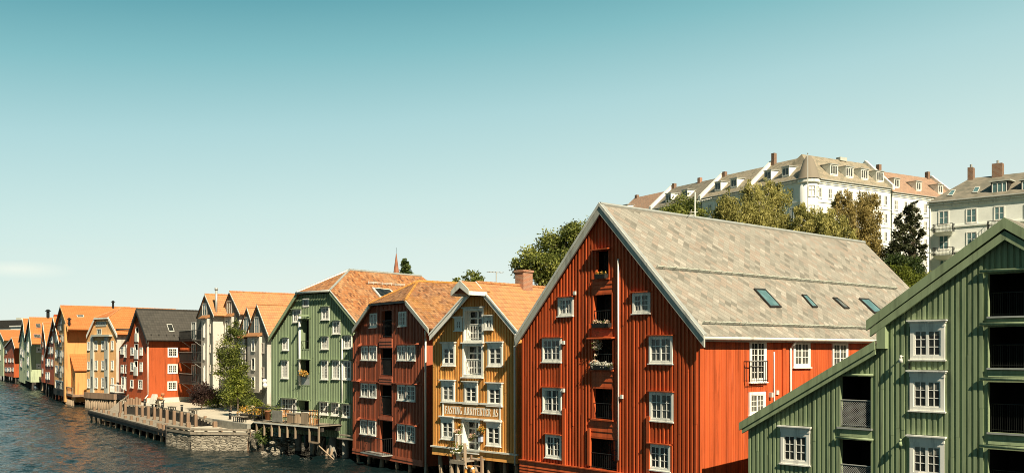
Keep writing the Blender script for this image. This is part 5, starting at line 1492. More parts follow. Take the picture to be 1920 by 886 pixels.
# ================================================================== HILL BUILDINGS
def tenement(name, label, Lp, Rp, zb, ze, zr, D, wallm, roofm, floors, cols, fh=3.3, w=(1.0, 1.9), dormers=(), fire=(False, False), hipl=0, hipr=0, group=None, skip=0, trim='white', wg='glass_c', back=True, ledge=True, wz=1.0):
    h = House(name, label, Lp, Rp, zb, cat='apartment block', group=group)
    ze -= zb; zr -= zb; W_ = h.w; o = .32
    m = MB()
    m.box(0, W_, 0, D, 0, ze-.05); m.build('wall', M[wallm], h.root)
    yr = D/2; k = (zr-ze)/yr
    m = MB(); z_e = ze-.45*k*0
    m.slab([(-.1+0, -o, ze), (W_+.1, -o, ze), (W_+.1-hipr, yr, zr), (-.1+hipl, yr, zr)], .18)
    m.slab([(-.1, D+o, ze), (-.1+hipl, yr, zr), (W_+.1-hipr, yr, zr), (W_+.1, D+o, ze)], .18)
    if hipl: m.slab([(-.1, D+o, ze), (-.1, -o, ze), (-.1+hipl, yr, zr)], .18)
    if hipr: m.slab([(W_+.1, -o, ze), (W_+.1, D+o, ze), (W_+.1-hipr, yr, zr)], .18)
    roof = m.build('roof', M[roofm], h.root)
    gmb = MB()
    if not hipl: gmb.face([(0, 0, ze-.05), (0, D, ze-.05), (0, yr, zr-.2)])
    if not hipr: gmb.face([(W_, 0, ze-.05), (W_, yr, zr-.2), (W_, D, ze-.05)])
    if gmb.f: gmb.build('gable', M[wallm], h.root)
    m = MB(h.T('f')); m.box(-.15, W_+.15, .003, .28, ze-.42, ze-.19); m.box(-.05, W_+.05, .003, .12, ze-.75, ze-.55); m.build('cornice', M[trim], h.root)
    m = MB(h.T('f')); m.tube((-.15, o+.1, ze-.06), (W_+.15, o+.1, ze-.06), .1, n=6); m.build('gutter', M['zinc'], h.root)
    for i, on in enumerate(fire):
        if not on: continue
        x0, x1 = ((-.35, .25) if i == 0 else (W_-.25, W_+.35))
        m = MB()
        m.hexa([(x0, -o-.3, ze-.3), (x1, -o-.3, ze-.3), (x1, yr, zr), (x0, yr, zr), (x0, -o-.3, ze+.55), (x1, -o-.3, ze+.55), (x1, yr, zr+.65), (x0, yr, zr+.65)])
        m.hexa([(x0, yr, zr), (x1, yr, zr), (x1, D+o, ze-.3), (x0, D+o, ze-.3), (x0, yr, zr+.65), (x1, yr, zr+.65), (x1, D+o, ze+.55), (x0, D+o, ze+.55)])
        m.build('fire_wall', M['white'], h.root)
    top = ze-1.35
    for f in range(floors):
        z1 = top-f*fh
        for c in cols:
            a = c*W_
            h.window(a-w[0]/2, a+w[0]/2, z1-w[1], z1, px=False, ns=2, nc=1, nr=2, cas=.13, trim=trim, g=wg, sash=.06, mw=.06)
        if ledge and f < floors-1: h.boxp('string_course', M[trim], -.05, W_+.05, .0, .12, z1-w[1]-.75, z1-w[1]-.58)
    for a, dw, dh in dormers:
        a *= W_; y0 = .9; zb_ = ze+k*(y0+.45)*.9
        y1 = min(yr-.2, y0+(dh)/k)
        m = MB(); m.box(a-dw/2, a+dw/2, y0, y1+.5, zb_-.2, zb_+dh); d = m.build('dormer', M['plaster_mint'], roof)
        m = MB(); m.hexa([(a-dw/2-.15, y0-.2, zb_+dh), (a+dw/2+.15, y0-.2, zb_+dh), (a+dw/2+.15, y1+.9, zb_+dh+.1), (a-dw/2-.15, y1+.9, zb_+dh+.1), (a-dw/2-.15, y0-.2, zb_+dh+.14), (a+dw/2+.15, y0-.2, zb_+dh+.14), (a+dw/2+.15, y1+.9, zb_+dh+.24), (a-dw/2-.15, y1+.9, zb_+dh+.24)]); m.build('dormer_roof', M['zinc'], d)
        m = MB()
        n = 3 if dw > 1.7 else 2
        for i in range(n):
            b0 = lerp(a-dw/2+.15, a+dw/2-.15, i/n)+.06; b1 = lerp(a-dw/2+.15, a+dw/2-.15, (i+1)/n)-.06
            m.face([(b0, y0-.012, zb_+.3), (b1, y0-.012, zb_+.3), (b1, y0-.012, zb_+dh-.25), (b0, y0-.012, zb_+dh-.25)])
        m.build('pane', M['glass_c'], d)
        m = MB()
        for b in (a-dw/2, a+dw/2-.12): m.box(b, b+.12, y0-.06, y0-.002, zb_+.1, zb_+dh)
        m.box(a-dw/2+.12, a+dw/2-.12, y0-.06, y0-.002, zb_+.1, zb_+.28); m.box(a-dw/2+.12, a+dw/2-.12, y0-.06, y0-.002, zb_+dh-.22, zb_+dh); m.build('dormer_frame', M['white'], d)
    return h, roof, k, yr, zr, ze
CORN = Vector((50.8, 159.5))
d_r = Vector((.867, .498)); d_l = Vector((-.54, .84)).normalized()
def pxY(p): return (p.x/p.y*F+CX, p.y)
# --- wing running right from the corner
h1, r1, k1, yr1, zr1, ze1 = tenement('corner_block', 'white corner apartment block with a round turret bay, highest on the hill', pxY(CORN+d_r*1.6), pxY(CORN+d_r*21.5), 17, 37.5, 43.0, 11, 'plaster', 'slate_hill', 4, [.07, .20, .33, .46, .60, .66, .85, .93], dormers=((.30, 2.0, 1.9), (.50, 2.0, 1.9), (.70, 2.0, 1.9), (.91, 2.0, 1.9)), hipl=3.0, fire=(False, True), wg='glass_c')
# corner turret bay with conical roof, and the return front to the left
bpy.context.view_layer.update()
wi = h1.root.matrix_world.inverted()
RT = 1.55
c0 = wi @ Vector((CORN.x+d_r.x*1.3+d_l.x*.9, CORN.y+d_r.y*1.3+d_l.y*.9, 17))
m = MB(); m.tube((c0.x, c0.y, 0), (c0.x, c0.y, ze1-.1), RT, n=28); tb = m.build('turret', M['plaster'], h1.root, True)
m = MB(); m.lathe((c0.x, c0.y, 0), [(2.05, ze1-.1), (1.85, ze1+.3), (.9, zr1-2.3), (.35, zr1-1.5), (.02, zr1-1.4)], 20); m.build('turret_roof', M['slate_hill'], tb, True)
m = MB(); m.lathe((c0.x, c0.y, 0), [(1.56, ze1-.8), (1.9, ze1-.7), (1.9, ze1-.15), (1.56, ze1-.1)], 24); m.build('cornice', M['white'], tb)
for f in range(3):
    for t_ in (-62, -118):
        z1 = ze1-1.35-3.3*f; a = R(t_); ca_, sa_ = math.cos(a), math.sin(a)
        def TT(x, o, z, ca_=ca_, sa_=sa_): return (c0.x+ca_*(RT+o)-sa_*x, c0.y+sa_*(RT+o)+ca_*x, z)
        m = MB(TT); m.box(-.62, -.5, -.1, .1, z1-1.9, z1); m.box(.5, .62, -.1, .1, z1-1.9, z1); m.box(-.5, .5, -.1, .1, z1-.1, z1); m.box(-.5, .5, -.1, .1, z1-1.9, z1-1.8); m.box(-.05, .05, -.1, .08, z1-1.8, z1-.1); m.box(-.5, .5, -.1, .07, z1-.75, z1-.66)
        wf = m.build('window', M['white'], tb)
m = MB(); m.box(12.4, 14.2, yr1-.5, yr1+.5, zr1-.2, zr1+.45); m.build('chimney', M['plaster_grey'], r1)
# --- reddish roofed block further right
P0 = CORN+d_r*21.9
h2, r2, *_q = tenement('red_roofed_block', 'white apartment block with a reddish roof and three small dormers, right of the corner block', pxY(P0), pxY(P0+d_r*19), 17, 36.9, 42.0, 11, 'plaster', 'slate_red', 4, [.06, .20, .34, .5, .66, .82], dormers=((.13, 1.5, 1.7), (.46, 1.5, 1.7), (.8, 1.5, 1.7)), fire=(False, True))
for x in (3.2, 17.6):
    m = MB(); m.box(x-.35, x+.35, 5.1, 5.8, 24, 26.2); m.build('chimney', M['brickd'], r2)
# --- terrace running left and back from the corner: four sections, each behind its own fire wall
P1 = CORN+d_l*1.0
segs = [(1.0, 13.0, 'plaster_mint', 'slate_hill', 'pale apartment block left of the round turret, grey front in shade', 37.5, 42.6),
        (13.3, 25.5, 'plaster_mint', 'slate_hill', 'pale terrace block between two sloping fire walls, behind the weeping birch', 37.4, 42.4),
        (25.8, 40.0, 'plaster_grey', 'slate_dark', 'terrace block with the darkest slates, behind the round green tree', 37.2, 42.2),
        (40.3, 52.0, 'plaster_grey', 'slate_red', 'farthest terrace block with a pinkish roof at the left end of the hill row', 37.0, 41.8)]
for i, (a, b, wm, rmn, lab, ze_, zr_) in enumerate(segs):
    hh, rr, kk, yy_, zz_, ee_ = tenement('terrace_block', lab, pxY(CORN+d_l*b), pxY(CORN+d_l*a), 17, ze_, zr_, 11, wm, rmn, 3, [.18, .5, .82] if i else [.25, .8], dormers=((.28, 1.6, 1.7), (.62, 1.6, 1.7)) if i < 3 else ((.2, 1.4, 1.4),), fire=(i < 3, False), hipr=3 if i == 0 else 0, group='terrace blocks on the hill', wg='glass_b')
    m = MB(); m.box(.4, 1.1, 5.1, 5.8, zz_-.5, zz_+(1.9, .7, .8, .5)[i]); m.build('chimney', M['brickd'], rr)
    if i == 2: m = MB(); m.box(8.0, 8.7, 5.1, 5.8, zz_-.5, zz_+.8); m.build('chimney', M['brickc'], rr)
# flagpole in front of the turret
P = at(1514.5, 500, 150); fp = thing('flagpole', 'tall thin white flagpole standing before the turret of the corner block', 'flagpole', (P.x, P.y, 16.5))
m = MB(); zt = at(1514.5, 289, 150).z-16.5; m.tube((0, 0, -1), (0, 0, zt), .11, .06, 8); m.build('pole', M['white'], fp)
m = MB(); m.lathe((0, 0, zt), [(.02, 0), (.12, .08), (.12, .16), (.02, .24)], 8); m.build('finial', M['zinc'], fp)
# --- pale green-white block on the far right
h3, r3, k3, yr3, zr3, ze3 = tenement('balcony_block', 'pale mint apartment block with iron balconies behind the green warehouse', (1742, 121.0), (2076, 108.5), 10, 27.0, 30.6, 12, 'plaster_mint', 'slate_dark', 0, [], hipl=3.6, w=(1.2, 2.1))
def hw(x0, x1, y0, y1, **k):
    a0, a1, z0, z1 = h3.rect(x0, x1, y0, y1); return h3.window(a0, a1, z0, z1, px=False, **dict(dict(ns=2, nc=1, nr=2, cas=.1, trim='white', g='glass_b', sash=.06, mw=.05), **k))
for r in ((1759.5, 1779.5, 394.5, 421), (1759.5, 1779.5, 439.5, 468), (1761, 1779, 486, 512), (1811, 1832, 390.5, 418), (1811.5, 1832, 434, 462), (1863.5, 1884, 386, 413), (1920, 1940, 382, 410), (1920, 1940, 430, 460)):
    hw(*r)
m = MB(h3.T('f')); zz = h3.sz(1800, 423, 0)[1]
for z in (zz, h3.sz(1800, 470, 0)[1], h3.sz(1800, 517, 0)[1]): m.box(-.05, h3.w+.05, .003, .14, z-.12, z+.12)
m.build('string_course', M['plaster_mint'], h3.root)
for px0, px1, py in ((1748, 1786, 434), (1748, 1786, 478), (1850, 1892, 428)):
    a0, a1 = h3.sz(px0, py, 1.1)[0], h3.sz(px1, py, 1.1)[0]; z = h3.sz((px0+px1)/2, py, 1.1)[1]
    m = MB(h3.T('f')); m.hexa([(a0+.35, .01, z-.45), (a1-.35, .01, z-.45), (a1-.35, .3, z-.45), (a0+.35, .3, z-.45), (a0, .01, z), (a1, .01, z), (a1, 1.1, z), (a0, 1.1, z)]); b = m.build('balcony', M['plaster'], h3.root)
    rr = h3.rail(a0+.05, a1-.05, z, 1.0, o=1.05, ends=1.0, pitch=.16, t=.03); rr.parent = b
m = MB(h3.T('f')); m.tube((.15, .12, -1), (.15, .12, ze3-.5), .09, n=7); m.build('downpipe', M['white'], h3.root)
# wide dormer, roof lights and chimneys
RA, RB, RC = (-.1, -.45, ze3), (h3.w, -.45, ze3), (h3.w, yr3, zr3)
for q in (((1785, 356.5), (1792, 356.5), (1786, 367), (1776, 367)), ((1828, 351.5), (1838, 351), (1833, 361), (1823, 361.5))): h3.skylight(q, RA, RB, RC, r3, 'glass_b', trim='offwhite')
for px0, px1, p0, p1 in ((1858, 1890, 340, 363), (1914, 1950, 337, 358)):
    a0, a1, z0, z1 = h3.rect(px0, px1, p0, p1, out=-.8)
    m = MB(); m.box(a0, a1, .8, 4.2, z0, z1); d = m.build('dormer', M['dark_trim'], r3)
    m = MB(); m.hexa([(a0-.2, .6, z1), (a1+.3, .6, z1), (a1+.3, 5.2, z1+.3), (a0-.2, 5.2, z1+.3), (a0-.2, .6, z1+.15), (a1+.3, .6, z1+.15), (a1+.3, 5.2, z1+.45), (a0-.2, 5.2, z1+.45)]); m.build('dormer_roof', M['plaster_grey'], d)
    m = MB(); n = 3
    for i in range(n): b0 = lerp(a0+.12, a1-.12, i/n); m.box(b0, b0+.1, .72, .79, z0+.1, z1-.1)
    m.box(a1-.22, a1-.12, .72, .79, z0+.1, z1-.1); m.box(a0+.12, a1-.12, .73, .785, z1-.22, z1-.1); m.box(a0+.12, a1-.12, .73, .785, z0+.1, z0+.2); m.build('dormer_frame', M['white'], d)
    m = MB(); m.face([(a0+.12, .77, z0+.15), (a1-.12, .77, z0+.15), (a1-.12, .77, z1-.12), (a0+.12, .77, z1-.12)]); m.build('pane', M['glass_b'], d)
for px0, px1, p0, p1, yy_ in ((1814, 1824, 314, 336, 5.4), (1859.5, 1879, 307, 322, 5.4)):
    a0, a1 = h3.sz(px0, p1, -yy_)[0], h3.sz(px1, p1, -yy_)[0]; z1 = h3.sz(px0, p0, -yy_)[1]
    m = MB(); m.box(a0, a1, yy_, yy_+1.1, zr3-1.6, z1); c = m.build('chimney', M['brickd'], r3)
    m = MB(); m.tube(((a0+a1)/2, yy_+.5, z1), ((a0+a1)/2, yy_+.5, z1+.45), .16, n=8); m.build('chimney_pot', M['zinc'], c)

# ================================================================== CHURCH SPIRE far behind
P = at(743, 560, 300); sp_ = thing('church_spire', 'slender copper-red church spire far behind the green house roof', 'spire', (P.x, P.y, 10))
zt = at(743, 474, 300).z-10
m = MB(); m.lathe((0, 0, 0), [(2.0, 0), (2.0, zt-13), (1.8, zt-12.9), (.1, zt-.2)], 8); m.build('spire_cone', M['copper'], sp_)
m = MB(); m.tube((0, 0, zt-.3), (0, 0, zt+1.8), .06, n=5); m.build('finial', M['black'], sp_)

# ================================================================== TREES AND SHRUBS
def leaves(name, parent, blobs, n, size, mat, weep=0, sub=16, spread=.34, tint=(0, 1), flat=.0, gap=.0, seed=1):
    """one crown: leaf-sized faces in clumps scattered through the blobs' volume"""
    rg = np.random.default_rng(seed)
    tot = sum(b[1]**2 for b in blobs); V = []; T = []
    for (c, r) in blobs:
        k = max(20, int(n*r*r/tot)); ns = max(4, int(sub*(r*r*len(blobs)/tot)**.5))
        dirs = rg.normal(size=(ns, 3)); dirs /= np.linalg.norm(dirs, axis=1)[:, None]
        cen = np.array(c)+dirs*(r*(.45+.55*rg.random(ns)[:, None]))
        tn = np.clip(rg.normal(.5, .26, ns), 0, 1)
        pick = rg.integers(0, ns, k)
        if weep:
            tpos = rg.random(k)
            off = rg.normal(size=(k, 3))*np.array([.16, .16, .10])*r*.55
            p = cen[pick]+off; p[:, 2] -= tpos*weep*r
            p[:, :2] += rg.normal(size=(k, 2))*.05
            strand = np.floor(rg.random(k)*9)
            ang = strand*2.399+pick; p[:, 0] += np.cos(ang)*r*.16; p[:, 1] += np.sin(ang)*r*.16
        else:
            off = rg.normal(size=(k, 3))*r*spread; off[:, 2] *= .75
            p = cen[pick]+off
        V.append(p); T.append(np.clip(tn[pick]+rg.normal(0, .16, k), 0, 1))
    p = np.concatenate(V); tt_ = np.concatenate(T)*(tint[1]-tint[0])+tint[0]; k = len(p)
    a = rg.normal(size=(k, 3)); a[:, 2] *= (1-flat); a /= np.linalg.norm(a, axis=1)[:, None]
    b = np.cross(a, rg.normal(size=(k, 3))); b /= np.linalg.norm(b, axis=1)[:, None]
    s = size*(.6+.8*rg.random(k))[:, None]
    if weep: a = np.stack([rg.normal(0, .25, k), rg.normal(0, .25, k), -np.ones(k)], 1); a /= np.linalg.norm(a, axis=1)[:, None]; b = np.cross(a, rg.normal(size=(k, 3))); b /= np.linalg.norm(b, axis=1)[:, None]
    q = np.stack([p-a*s, p+b*s*.55, p+a*s, p-b*s*.55], 1).reshape(-1, 3)
    me = bpy.data.meshes.new(name)
    me.vertices.add(4*k); me.vertices.foreach_set('co', q.astype(np.float32).reshape(-1))
    me.loops.add(4*k); me.loops.foreach_set('vertex_index', np.arange(4*k, dtype=np.int32))
    me.polygons.add(k); me.polygons.foreach_set('loop_start', np.arange(0, 4*k, 4, dtype=np.int32))
    me.polygons.foreach_set('loop_total', np.full(k, 4, dtype=np.int32))
    at_ = me.attributes.new('tint', 'FLOAT', 'FACE'); at_.data.foreach_set('value', tt_.astype(np.float32))
    me.materials.append(mat); me.update(); me.validate()
    o = bpy.data.objects.new(name, me); C.objects.link(o); o.parent = parent
    return o
def tree(name, label, Y, px, base_z, blobs, n, size, mat, bark='bark', r=.25, cat='tree', group=None, top=None, limbs=True, **kw):
    """blobs: (px, py, radius px, depth shift m)"""
    P = at(px, HY, Y)
    t = thing(name, label, cat, (P.x, P.y, base_z), 0, group)
    B_ = []
    for bx, by, br, dy in blobs:
        q = at(bx, by, Y+dy); B_.append(((q.x-P.x, q.y-P.y, q.z-base_z), br*Y/F))
    leaves('crown', t, B_, n, size, mat, **kw)
    zc = min(b[0][2]+b[1]*.2 for b in B_); zt = max(b[0][2] for b in B_)
    fork = max(.6, min(zc, zt*.6)); m = MB()
    m.tube((0, 0, -.4), (.05, .03, fork*.5), r*1.25, r, 9); m.tube((.05, .03, fork*.5), (0, 0, fork), r, r*.8, 9)
    if limbs:
        for c, br in B_[:14]:
            mid = Vector((c[0]*.45, c[1]*.45, lerp(fork, c[2], .55)))
            m.tube((0, 0, fork-.15), mid, r*.55, r*.34, 6); m.tube(mid, (c[0], c[1], c[2]+br*.2), r*.34, r*.1, 5)
            for k in range(3):
                e = Vector(c)+Vector((random.uniform(-1, 1), random.uniform(-1, 1), random.uniform(-.2, 1)))*br*.7
                m.tube(Vector(c)*.8+mid*.2, e, r*.14, r*.04, 4)
    m.build('trunk', M[bark], t, True)
    return t
# big maple behind the yellow house
tree('maple_tree', 'large broadleaf tree rising between the brick chimney and the red gable', 72, 1035, 3,
     [(1000, 488, 26, 0), (1025, 470, 30, 2), (1060, 462, 34, 3), (1085, 440, 26, 1), (1040, 505, 30, -1), (985, 512, 20, 1), (1075, 500, 34, 0), (1020, 520, 26, 0), (1100, 470, 30, 3), (1070, 432, 18, 2), (975, 497, 15, 2), (1110, 425, 20, 3), (1128, 440, 22, 3)], 27000, .10, M['leaf'], r=.32, seed=3, sub=26, spread=.25)
tree('small_tree', 'small round tree peeping over the ridge of the yellow house', 110, 880, 6, [(884, 524, 14, 0), (870, 530, 11, 1), (897, 529, 11, 0), (856, 530, 8, 0), (884, 545, 22, 0)], 2600, .16, M['leaf'], r=.2, seed=4, spread=.3)
tree('poplar_tree', 'slim dark poplar beside the church spire', 280, 761, 10, [(759, 489, 5, 0), (761, 497, 7, 0), (762, 506, 8, 0), (763, 518, 9, 0), (757, 510, 6, 0)], 1600, .38, M['leaf_dark'], r=.3, seed=5, limbs=False)
# trees on the hill
tree('round_green_tree', 'round green tree right behind the thin mast on the slate ridge', 120, 1278, 14, [(1278, 392, 24, 0), (1258, 402, 18, 0), (1300, 400, 20, 1), (1270, 412, 26, -1), (1310, 412, 18, 0), (1245, 412, 12, 0)], 9000, .13, M['leaf'], r=.25, seed=6, sub=20, spread=.27)
tree('weeping_birch', 'largest weeping birch with hanging strands before the terrace blocks', 116, 1420, 14, [(1372, 374, 26, 0), (1358, 394, 24, 1), (1412, 358, 24, 1), (1440, 356, 26, 2), (1462, 366, 22, 1), (1425, 384, 30, -1), (1455, 395, 28, 0), (1390, 402, 30, -1), (1370, 418, 26, 0), (1420, 420, 30, 0), (1465, 420, 26, -1), (1345, 415, 20, 1), (1405, 347, 12, 1), (1450, 345, 12, 2)], 40000, .115, M['leaf_birch'], 'birch_bark', r=.3, weep=1.15, sub=24, seed=7)
tree('hillside_birch', 'lower green birch between the weeping birch and the yellowing one', 112, 1530, 15, [(1500, 392, 16, 2), (1515, 405, 22, 1), (1545, 408, 24, 0), (1530, 425, 28, -1), (1565, 425, 26, 0), (1495, 420, 20, 0), (1550, 440, 26, -1), (1590, 445, 22, 0), (1520, 440, 20, 0)], 23000, .115, M['leaf_birch'], 'birch_bark', r=.22, weep=.55, sub=24, seed=8)
tree('yellowing_birch', 'yellow-brown birch with a loose crown before the white corner block', 118, 1612, 15, [(1570, 372, 14, 0), (1590, 366, 14, 0), (1622, 372, 18, 1), (1634, 368, 14, 1), (1605, 388, 24, 0), (1628, 395, 24, 0), (1640, 378, 10, 0), (1590, 398, 22, -1), (1615, 420, 28, 0), (1635, 440, 24, 0), (1640, 465, 24, 0), (1655, 485, 18, 0), (1595, 425, 22, 0), (1610, 450, 28, 1), (1568, 385, 12, 0)], 32000, .11, M['leaf_autumn'], 'birch_bark', r=.22, weep=.9, sub=20, seed=9)
t = tree('hillside_conifer', 'dark feathery conifer before the left corner of the balcony block', 116, 1712, 14, [(1710, 382, 8, 0), (1702, 394, 12, 0), (1718, 400, 12, 0), (1694, 410, 14, 0), (1714, 416, 14, 0), (1686, 426, 14, 0), (1706, 434, 16, 0), (1722, 438, 12, 0), (1680, 446, 16, 0), (1700, 455, 18, 0), (1720, 460, 14, 0), (1676, 468, 18, 0), (1698, 476, 20, 0), (1720, 484, 16, 0), (1670, 490, 18, 0), (1694, 500, 22, 0), (1720, 508, 18, 0)], 16000, .135, M['needles'], r=.22, seed=10, sub=12, spread=.20, flat=.75)
tree('hillside_shrub', 'bright green shrub at the foot of the conifer above the slate roof end', 104, 1688, 13, [(1675, 505, 10, 0), (1688, 512, 16, 0), (1705, 522, 18, 0), (1690, 530, 20, 0), (1720, 530, 16, 0)], 7000, .11, M['leaf_lime'], r=.12, cat='shrub', seed=11, tint=(0, .7))
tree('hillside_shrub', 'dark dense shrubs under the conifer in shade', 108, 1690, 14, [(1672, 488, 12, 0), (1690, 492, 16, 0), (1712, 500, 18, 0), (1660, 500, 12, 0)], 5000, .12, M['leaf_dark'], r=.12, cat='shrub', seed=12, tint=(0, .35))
tree('hillside_shrub', 'loose green bushes at the foot of the balcony block beside the conifer', 112, 1735, 14, [(1728, 520, 14, 0), (1742, 528, 16, 0), (1720, 535, 18, 0), (1755, 530, 14, 0)], 5000, .12, M['leaf'], r=.12, cat='shrub', seed=44)
# garden of the row houses
tree('garden_tree', 'leafy climbing tree in front of the grey row houses', 88, 432, 1.9, [(440, 606, 7, 0), (432, 617, 10, 0), (446, 628, 11, 0), (424, 636, 11, .5), (438, 647, 14, 0), (418, 655, 12, .5), (432, 666, 15, 0), (447, 674, 12, 0), (423, 684, 14, .5), (440, 698, 14, 0), (452, 710, 12, 0), (428, 714, 15, 0), (446, 730, 16, 0), (412, 668, 8, .5), (458, 738, 14, 0), (428, 744, 14, 0), (410, 700, 9, .6), (464, 722, 10, 0), (455, 690, 9, 0)], 12000, .085, M['leaf'], r=.09, seed=13, sub=13, spread=.42, tint=(0, .8))
tree('sumac_tree', 'low lime green sumac with feathery branches beside the leafy tree', 81, 445, 1.9, [(438, 700, 9, 0), (446, 712, 11, 0), (434, 716, 9, 0), (448, 725, 10, 0), (441, 733, 12, 0)], 1800, .10, M['leaf_lime'], r=.07, seed=14, spread=.3)
tree('purple_shrub', 'dark purple leaved shrub at the corner of the first row house', 91, 377, 1.9, [(368, 735, 12, 0), (380, 730, 15, 0), (390, 738, 12, 0), (376, 745, 14, 0), (366, 748, 10, 0)], 3500, .085, M['leaf_purple'], r=.07, cat='shrub', seed=15)
for i, (px, py, rr, lab, mt) in enumerate(((391, 750, 11, 'small lime green shrub beside the purple shrub', 'leaf_lime'), (408, 747, 16, 'middle garden shrub with yellow-green tips', 'leaf_lime'), (424, 744, 17, 'taller green garden shrub right of the lime ones', 'leaf'), (456, 752, 14, 'broad-leaved dark green shrub left of the flower pots', 'leaf_dark'), (447, 742, 14, 'dark climbing shrub under the balconies of the last row house', 'leaf_dark'), (479, 762, 12, 'bright yellow-green bush against the pale side wall', 'leaf_lime'))):
    Y_ = (CAMZ-1.9)*F/(py+rr-HY)
    tree('garden_shrub', lab, Y_, px, 1.9, [(px-rr*.5, py, rr*.8, 0), (px+rr*.5, py-2, rr*.8, .2), (px, py-rr*.5, rr*.7, 0), (px, py+rr*.4, rr*.8, 0)], 2200, .075, M[mt], r=.05, cat='shrub', seed=20+i, tint=(0, .75) if mt == 'leaf_lime' else (0, 1))

# ================================================================== QUAY, PLAZA AND JETTY
ZQ, ZP = 1.35, 1.9
Q1 = gpt(464.8, 811, ZQ); Q2 = gpt(359, 809.5, ZQ); Q3 = gpt(313.7, 803, ZQ)
def xy(v): return (v.x, v.y)
W1 = gpt(402, 797, ZQ); W2 = gpt(360, 777.7, ZP); W3 = gpt(300, 765, ZP); W4 = gpt(238, 760.5, ZP)
Qr = gpt(478, 806, ZQ)
# upper plaza with its slope down to the lower quay
m = MB()
bk = [gpt(500, 770, ZP), gpt(462, 752, ZP), gpt(380, 744, ZP), gpt(340, 742, ZP), gpt(268, 745, ZP), gpt(225, 752, ZP)]
e1 = gpt(470, 795, ZP); e2 = gpt(430, 789, ZP); e3 = gpt(405, 785, ZP)
def f3(v, z): return (v.x, v.y, z)
m.face([f3(v, ZP+.004) for v in (W4, W3, W2, e3, e2, e1)]+[f3(v, ZP+.004) for v in bk])
m.face([f3(W2, ZP+.003), f3(W1, ZQ+.006), f3(gpt(425, 795, ZQ), ZQ+.006), f3(e3, ZP+.003)])
tag(m.build('plaza', M['plaza']), kind='structure')
m = MB(); m.face([f3(v, ZQ+.003) for v in (Q3, W1, gpt(425, 795, ZQ), gpt(455, 800, ZQ), Qr, Q1, Q2)])
tag(m.build('quay_paving', M['plaza']), kind='structure')
# retaining kerb between plaza and lower quay on the right
t = thing('stone_kerb', 'low stone kerb with two steps between the plaza and the lower quay', 'kerb', f3(e2, ZQ))
m = MB()
pts = [e3, e2, e1]
for a, b in zip(pts, pts[1:]):
    a = a-Vector(t.location); b = b-Vector(t.location); d = (b-a).normalized(); n_ = Vector((d.y, -d.x, 0))*.3
    m.hexa([(a.x, a.y, 0), (b.x, b.y, 0), (b.x+n_.x, b.y+n_.y, 0), (a.x+n_.x, a.y+n_.y, 0), (a.x, a.y, ZP-ZQ+.03), (b.x, b.y, ZP-ZQ+.03), (b.x+n_.x, b.y+n_.y, ZP-ZQ+.03), (a.x+n_.x, a.y+n_.y, ZP-ZQ+.03)])
m.build('kerb_wall', M['concrete'], t)
m = MB(); s0 = gpt(441, 798.5, ZQ)-Vector(t.location); s1 = gpt(458, 801.5, ZQ)-Vector(t.location)
for k in range(2):
    m.hexa([(s0.x, s0.y-.05+.35*k, 0), (s1.x, s1.y-.05+.35*k, 0), (s1.x+.5, s1.y+.9, 0), (s0.x+.5, s0.y+.9, 0), (s0.x, s0.y-.05+.35*k, .18+.18*k), (s1.x, s1.y-.05+.35*k, .18+.18*k), (s1.x+.5, s1.y+.9, .18+.18*k), (s0.x+.5, s0.y+.9, .18+.18*k)])
m.build('step', M['concrete'], t)
# the dry stone quay wall
t = thing('quay_wall', 'dry stone quay wall with a pale timber coping rising from the water', 'quay wall', (Q2.x, Q2.y, 0))
o_ = Vector((Q2.x, Q2.y, 0))
def stone_run(name, pts, z0, z1, mat, batter=.25, parent=None, dens=.35):
    """rough wall face: a grid of points pushed in and out"""
    m = MB(); rg = random.Random(3)
    for a, b in zip(pts, pts[1:]):
        a = Vector((a.x, a.y, 0))-o_; b = Vector((b.x, b.y, 0))-o_; ln = (b-a).length; d = (b-a)/ln; n_ = Vector((d.y, -d.x, 0))
        nx_, nz = max(2, int(ln/dens)), 7
        g = [[(a+d*(ln*i/nx_)+n_*(batter*(1-j/nz)+rg.uniform(-.05, .08)*(0 if i in (0, nx_) else 1)))+Vector((0, 0, lerp(z0, z1, j/nz))) for j in range(nz+1)] for i in range(nx_+1)]
        for i in range(nx_):
            for j in range(nz): m.face([tuple(g[i][j]), tuple(g[i+1][j]), tuple(g[i+1][j+1]), tuple(g[i][j+1])])
    return m.build(name, mat, parent)
stone_run('stone_face', [Q3, Q2, Q1, gpt(500, 800, ZQ)], -1.2, ZQ, M['rubble'], parent=t)
m = MB()
for a, b in ((Q3, Q2), (Q2, Q1)):
    a = Vector(xy(a)+(0,))-o_; b = Vector(xy(b)+(0,))-o_; d = (b-a).normalized(); n_ = Vector((d.y, -d.x, 0))
    A0, B0 = a+n_*.12, b+n_*.12; A1, B1 = a-n_*.25, b-n_*.25
    for z0, z1, k in ((ZQ-.16, ZQ+.02, 0), (ZQ+.16, ZQ+.30, 1)):
        m.hexa([f3(A0, z0), f3(B0, z0), f3(B1, z0), f3(A1, z0), f3(A0, z1), f3(B0, z1), f3(B1, z1), f3(A1, z1)])
    n = int((b-a).length/1.1)
    for i in range(n+1):
        c = lerp(A0, B0, i/n)-n_*.2; m.box(c.x-.09, c.x+.09, c.y-.09, c.y+.09, ZQ+.01, ZQ+.17)
m.build('coping', M['deck'], t)
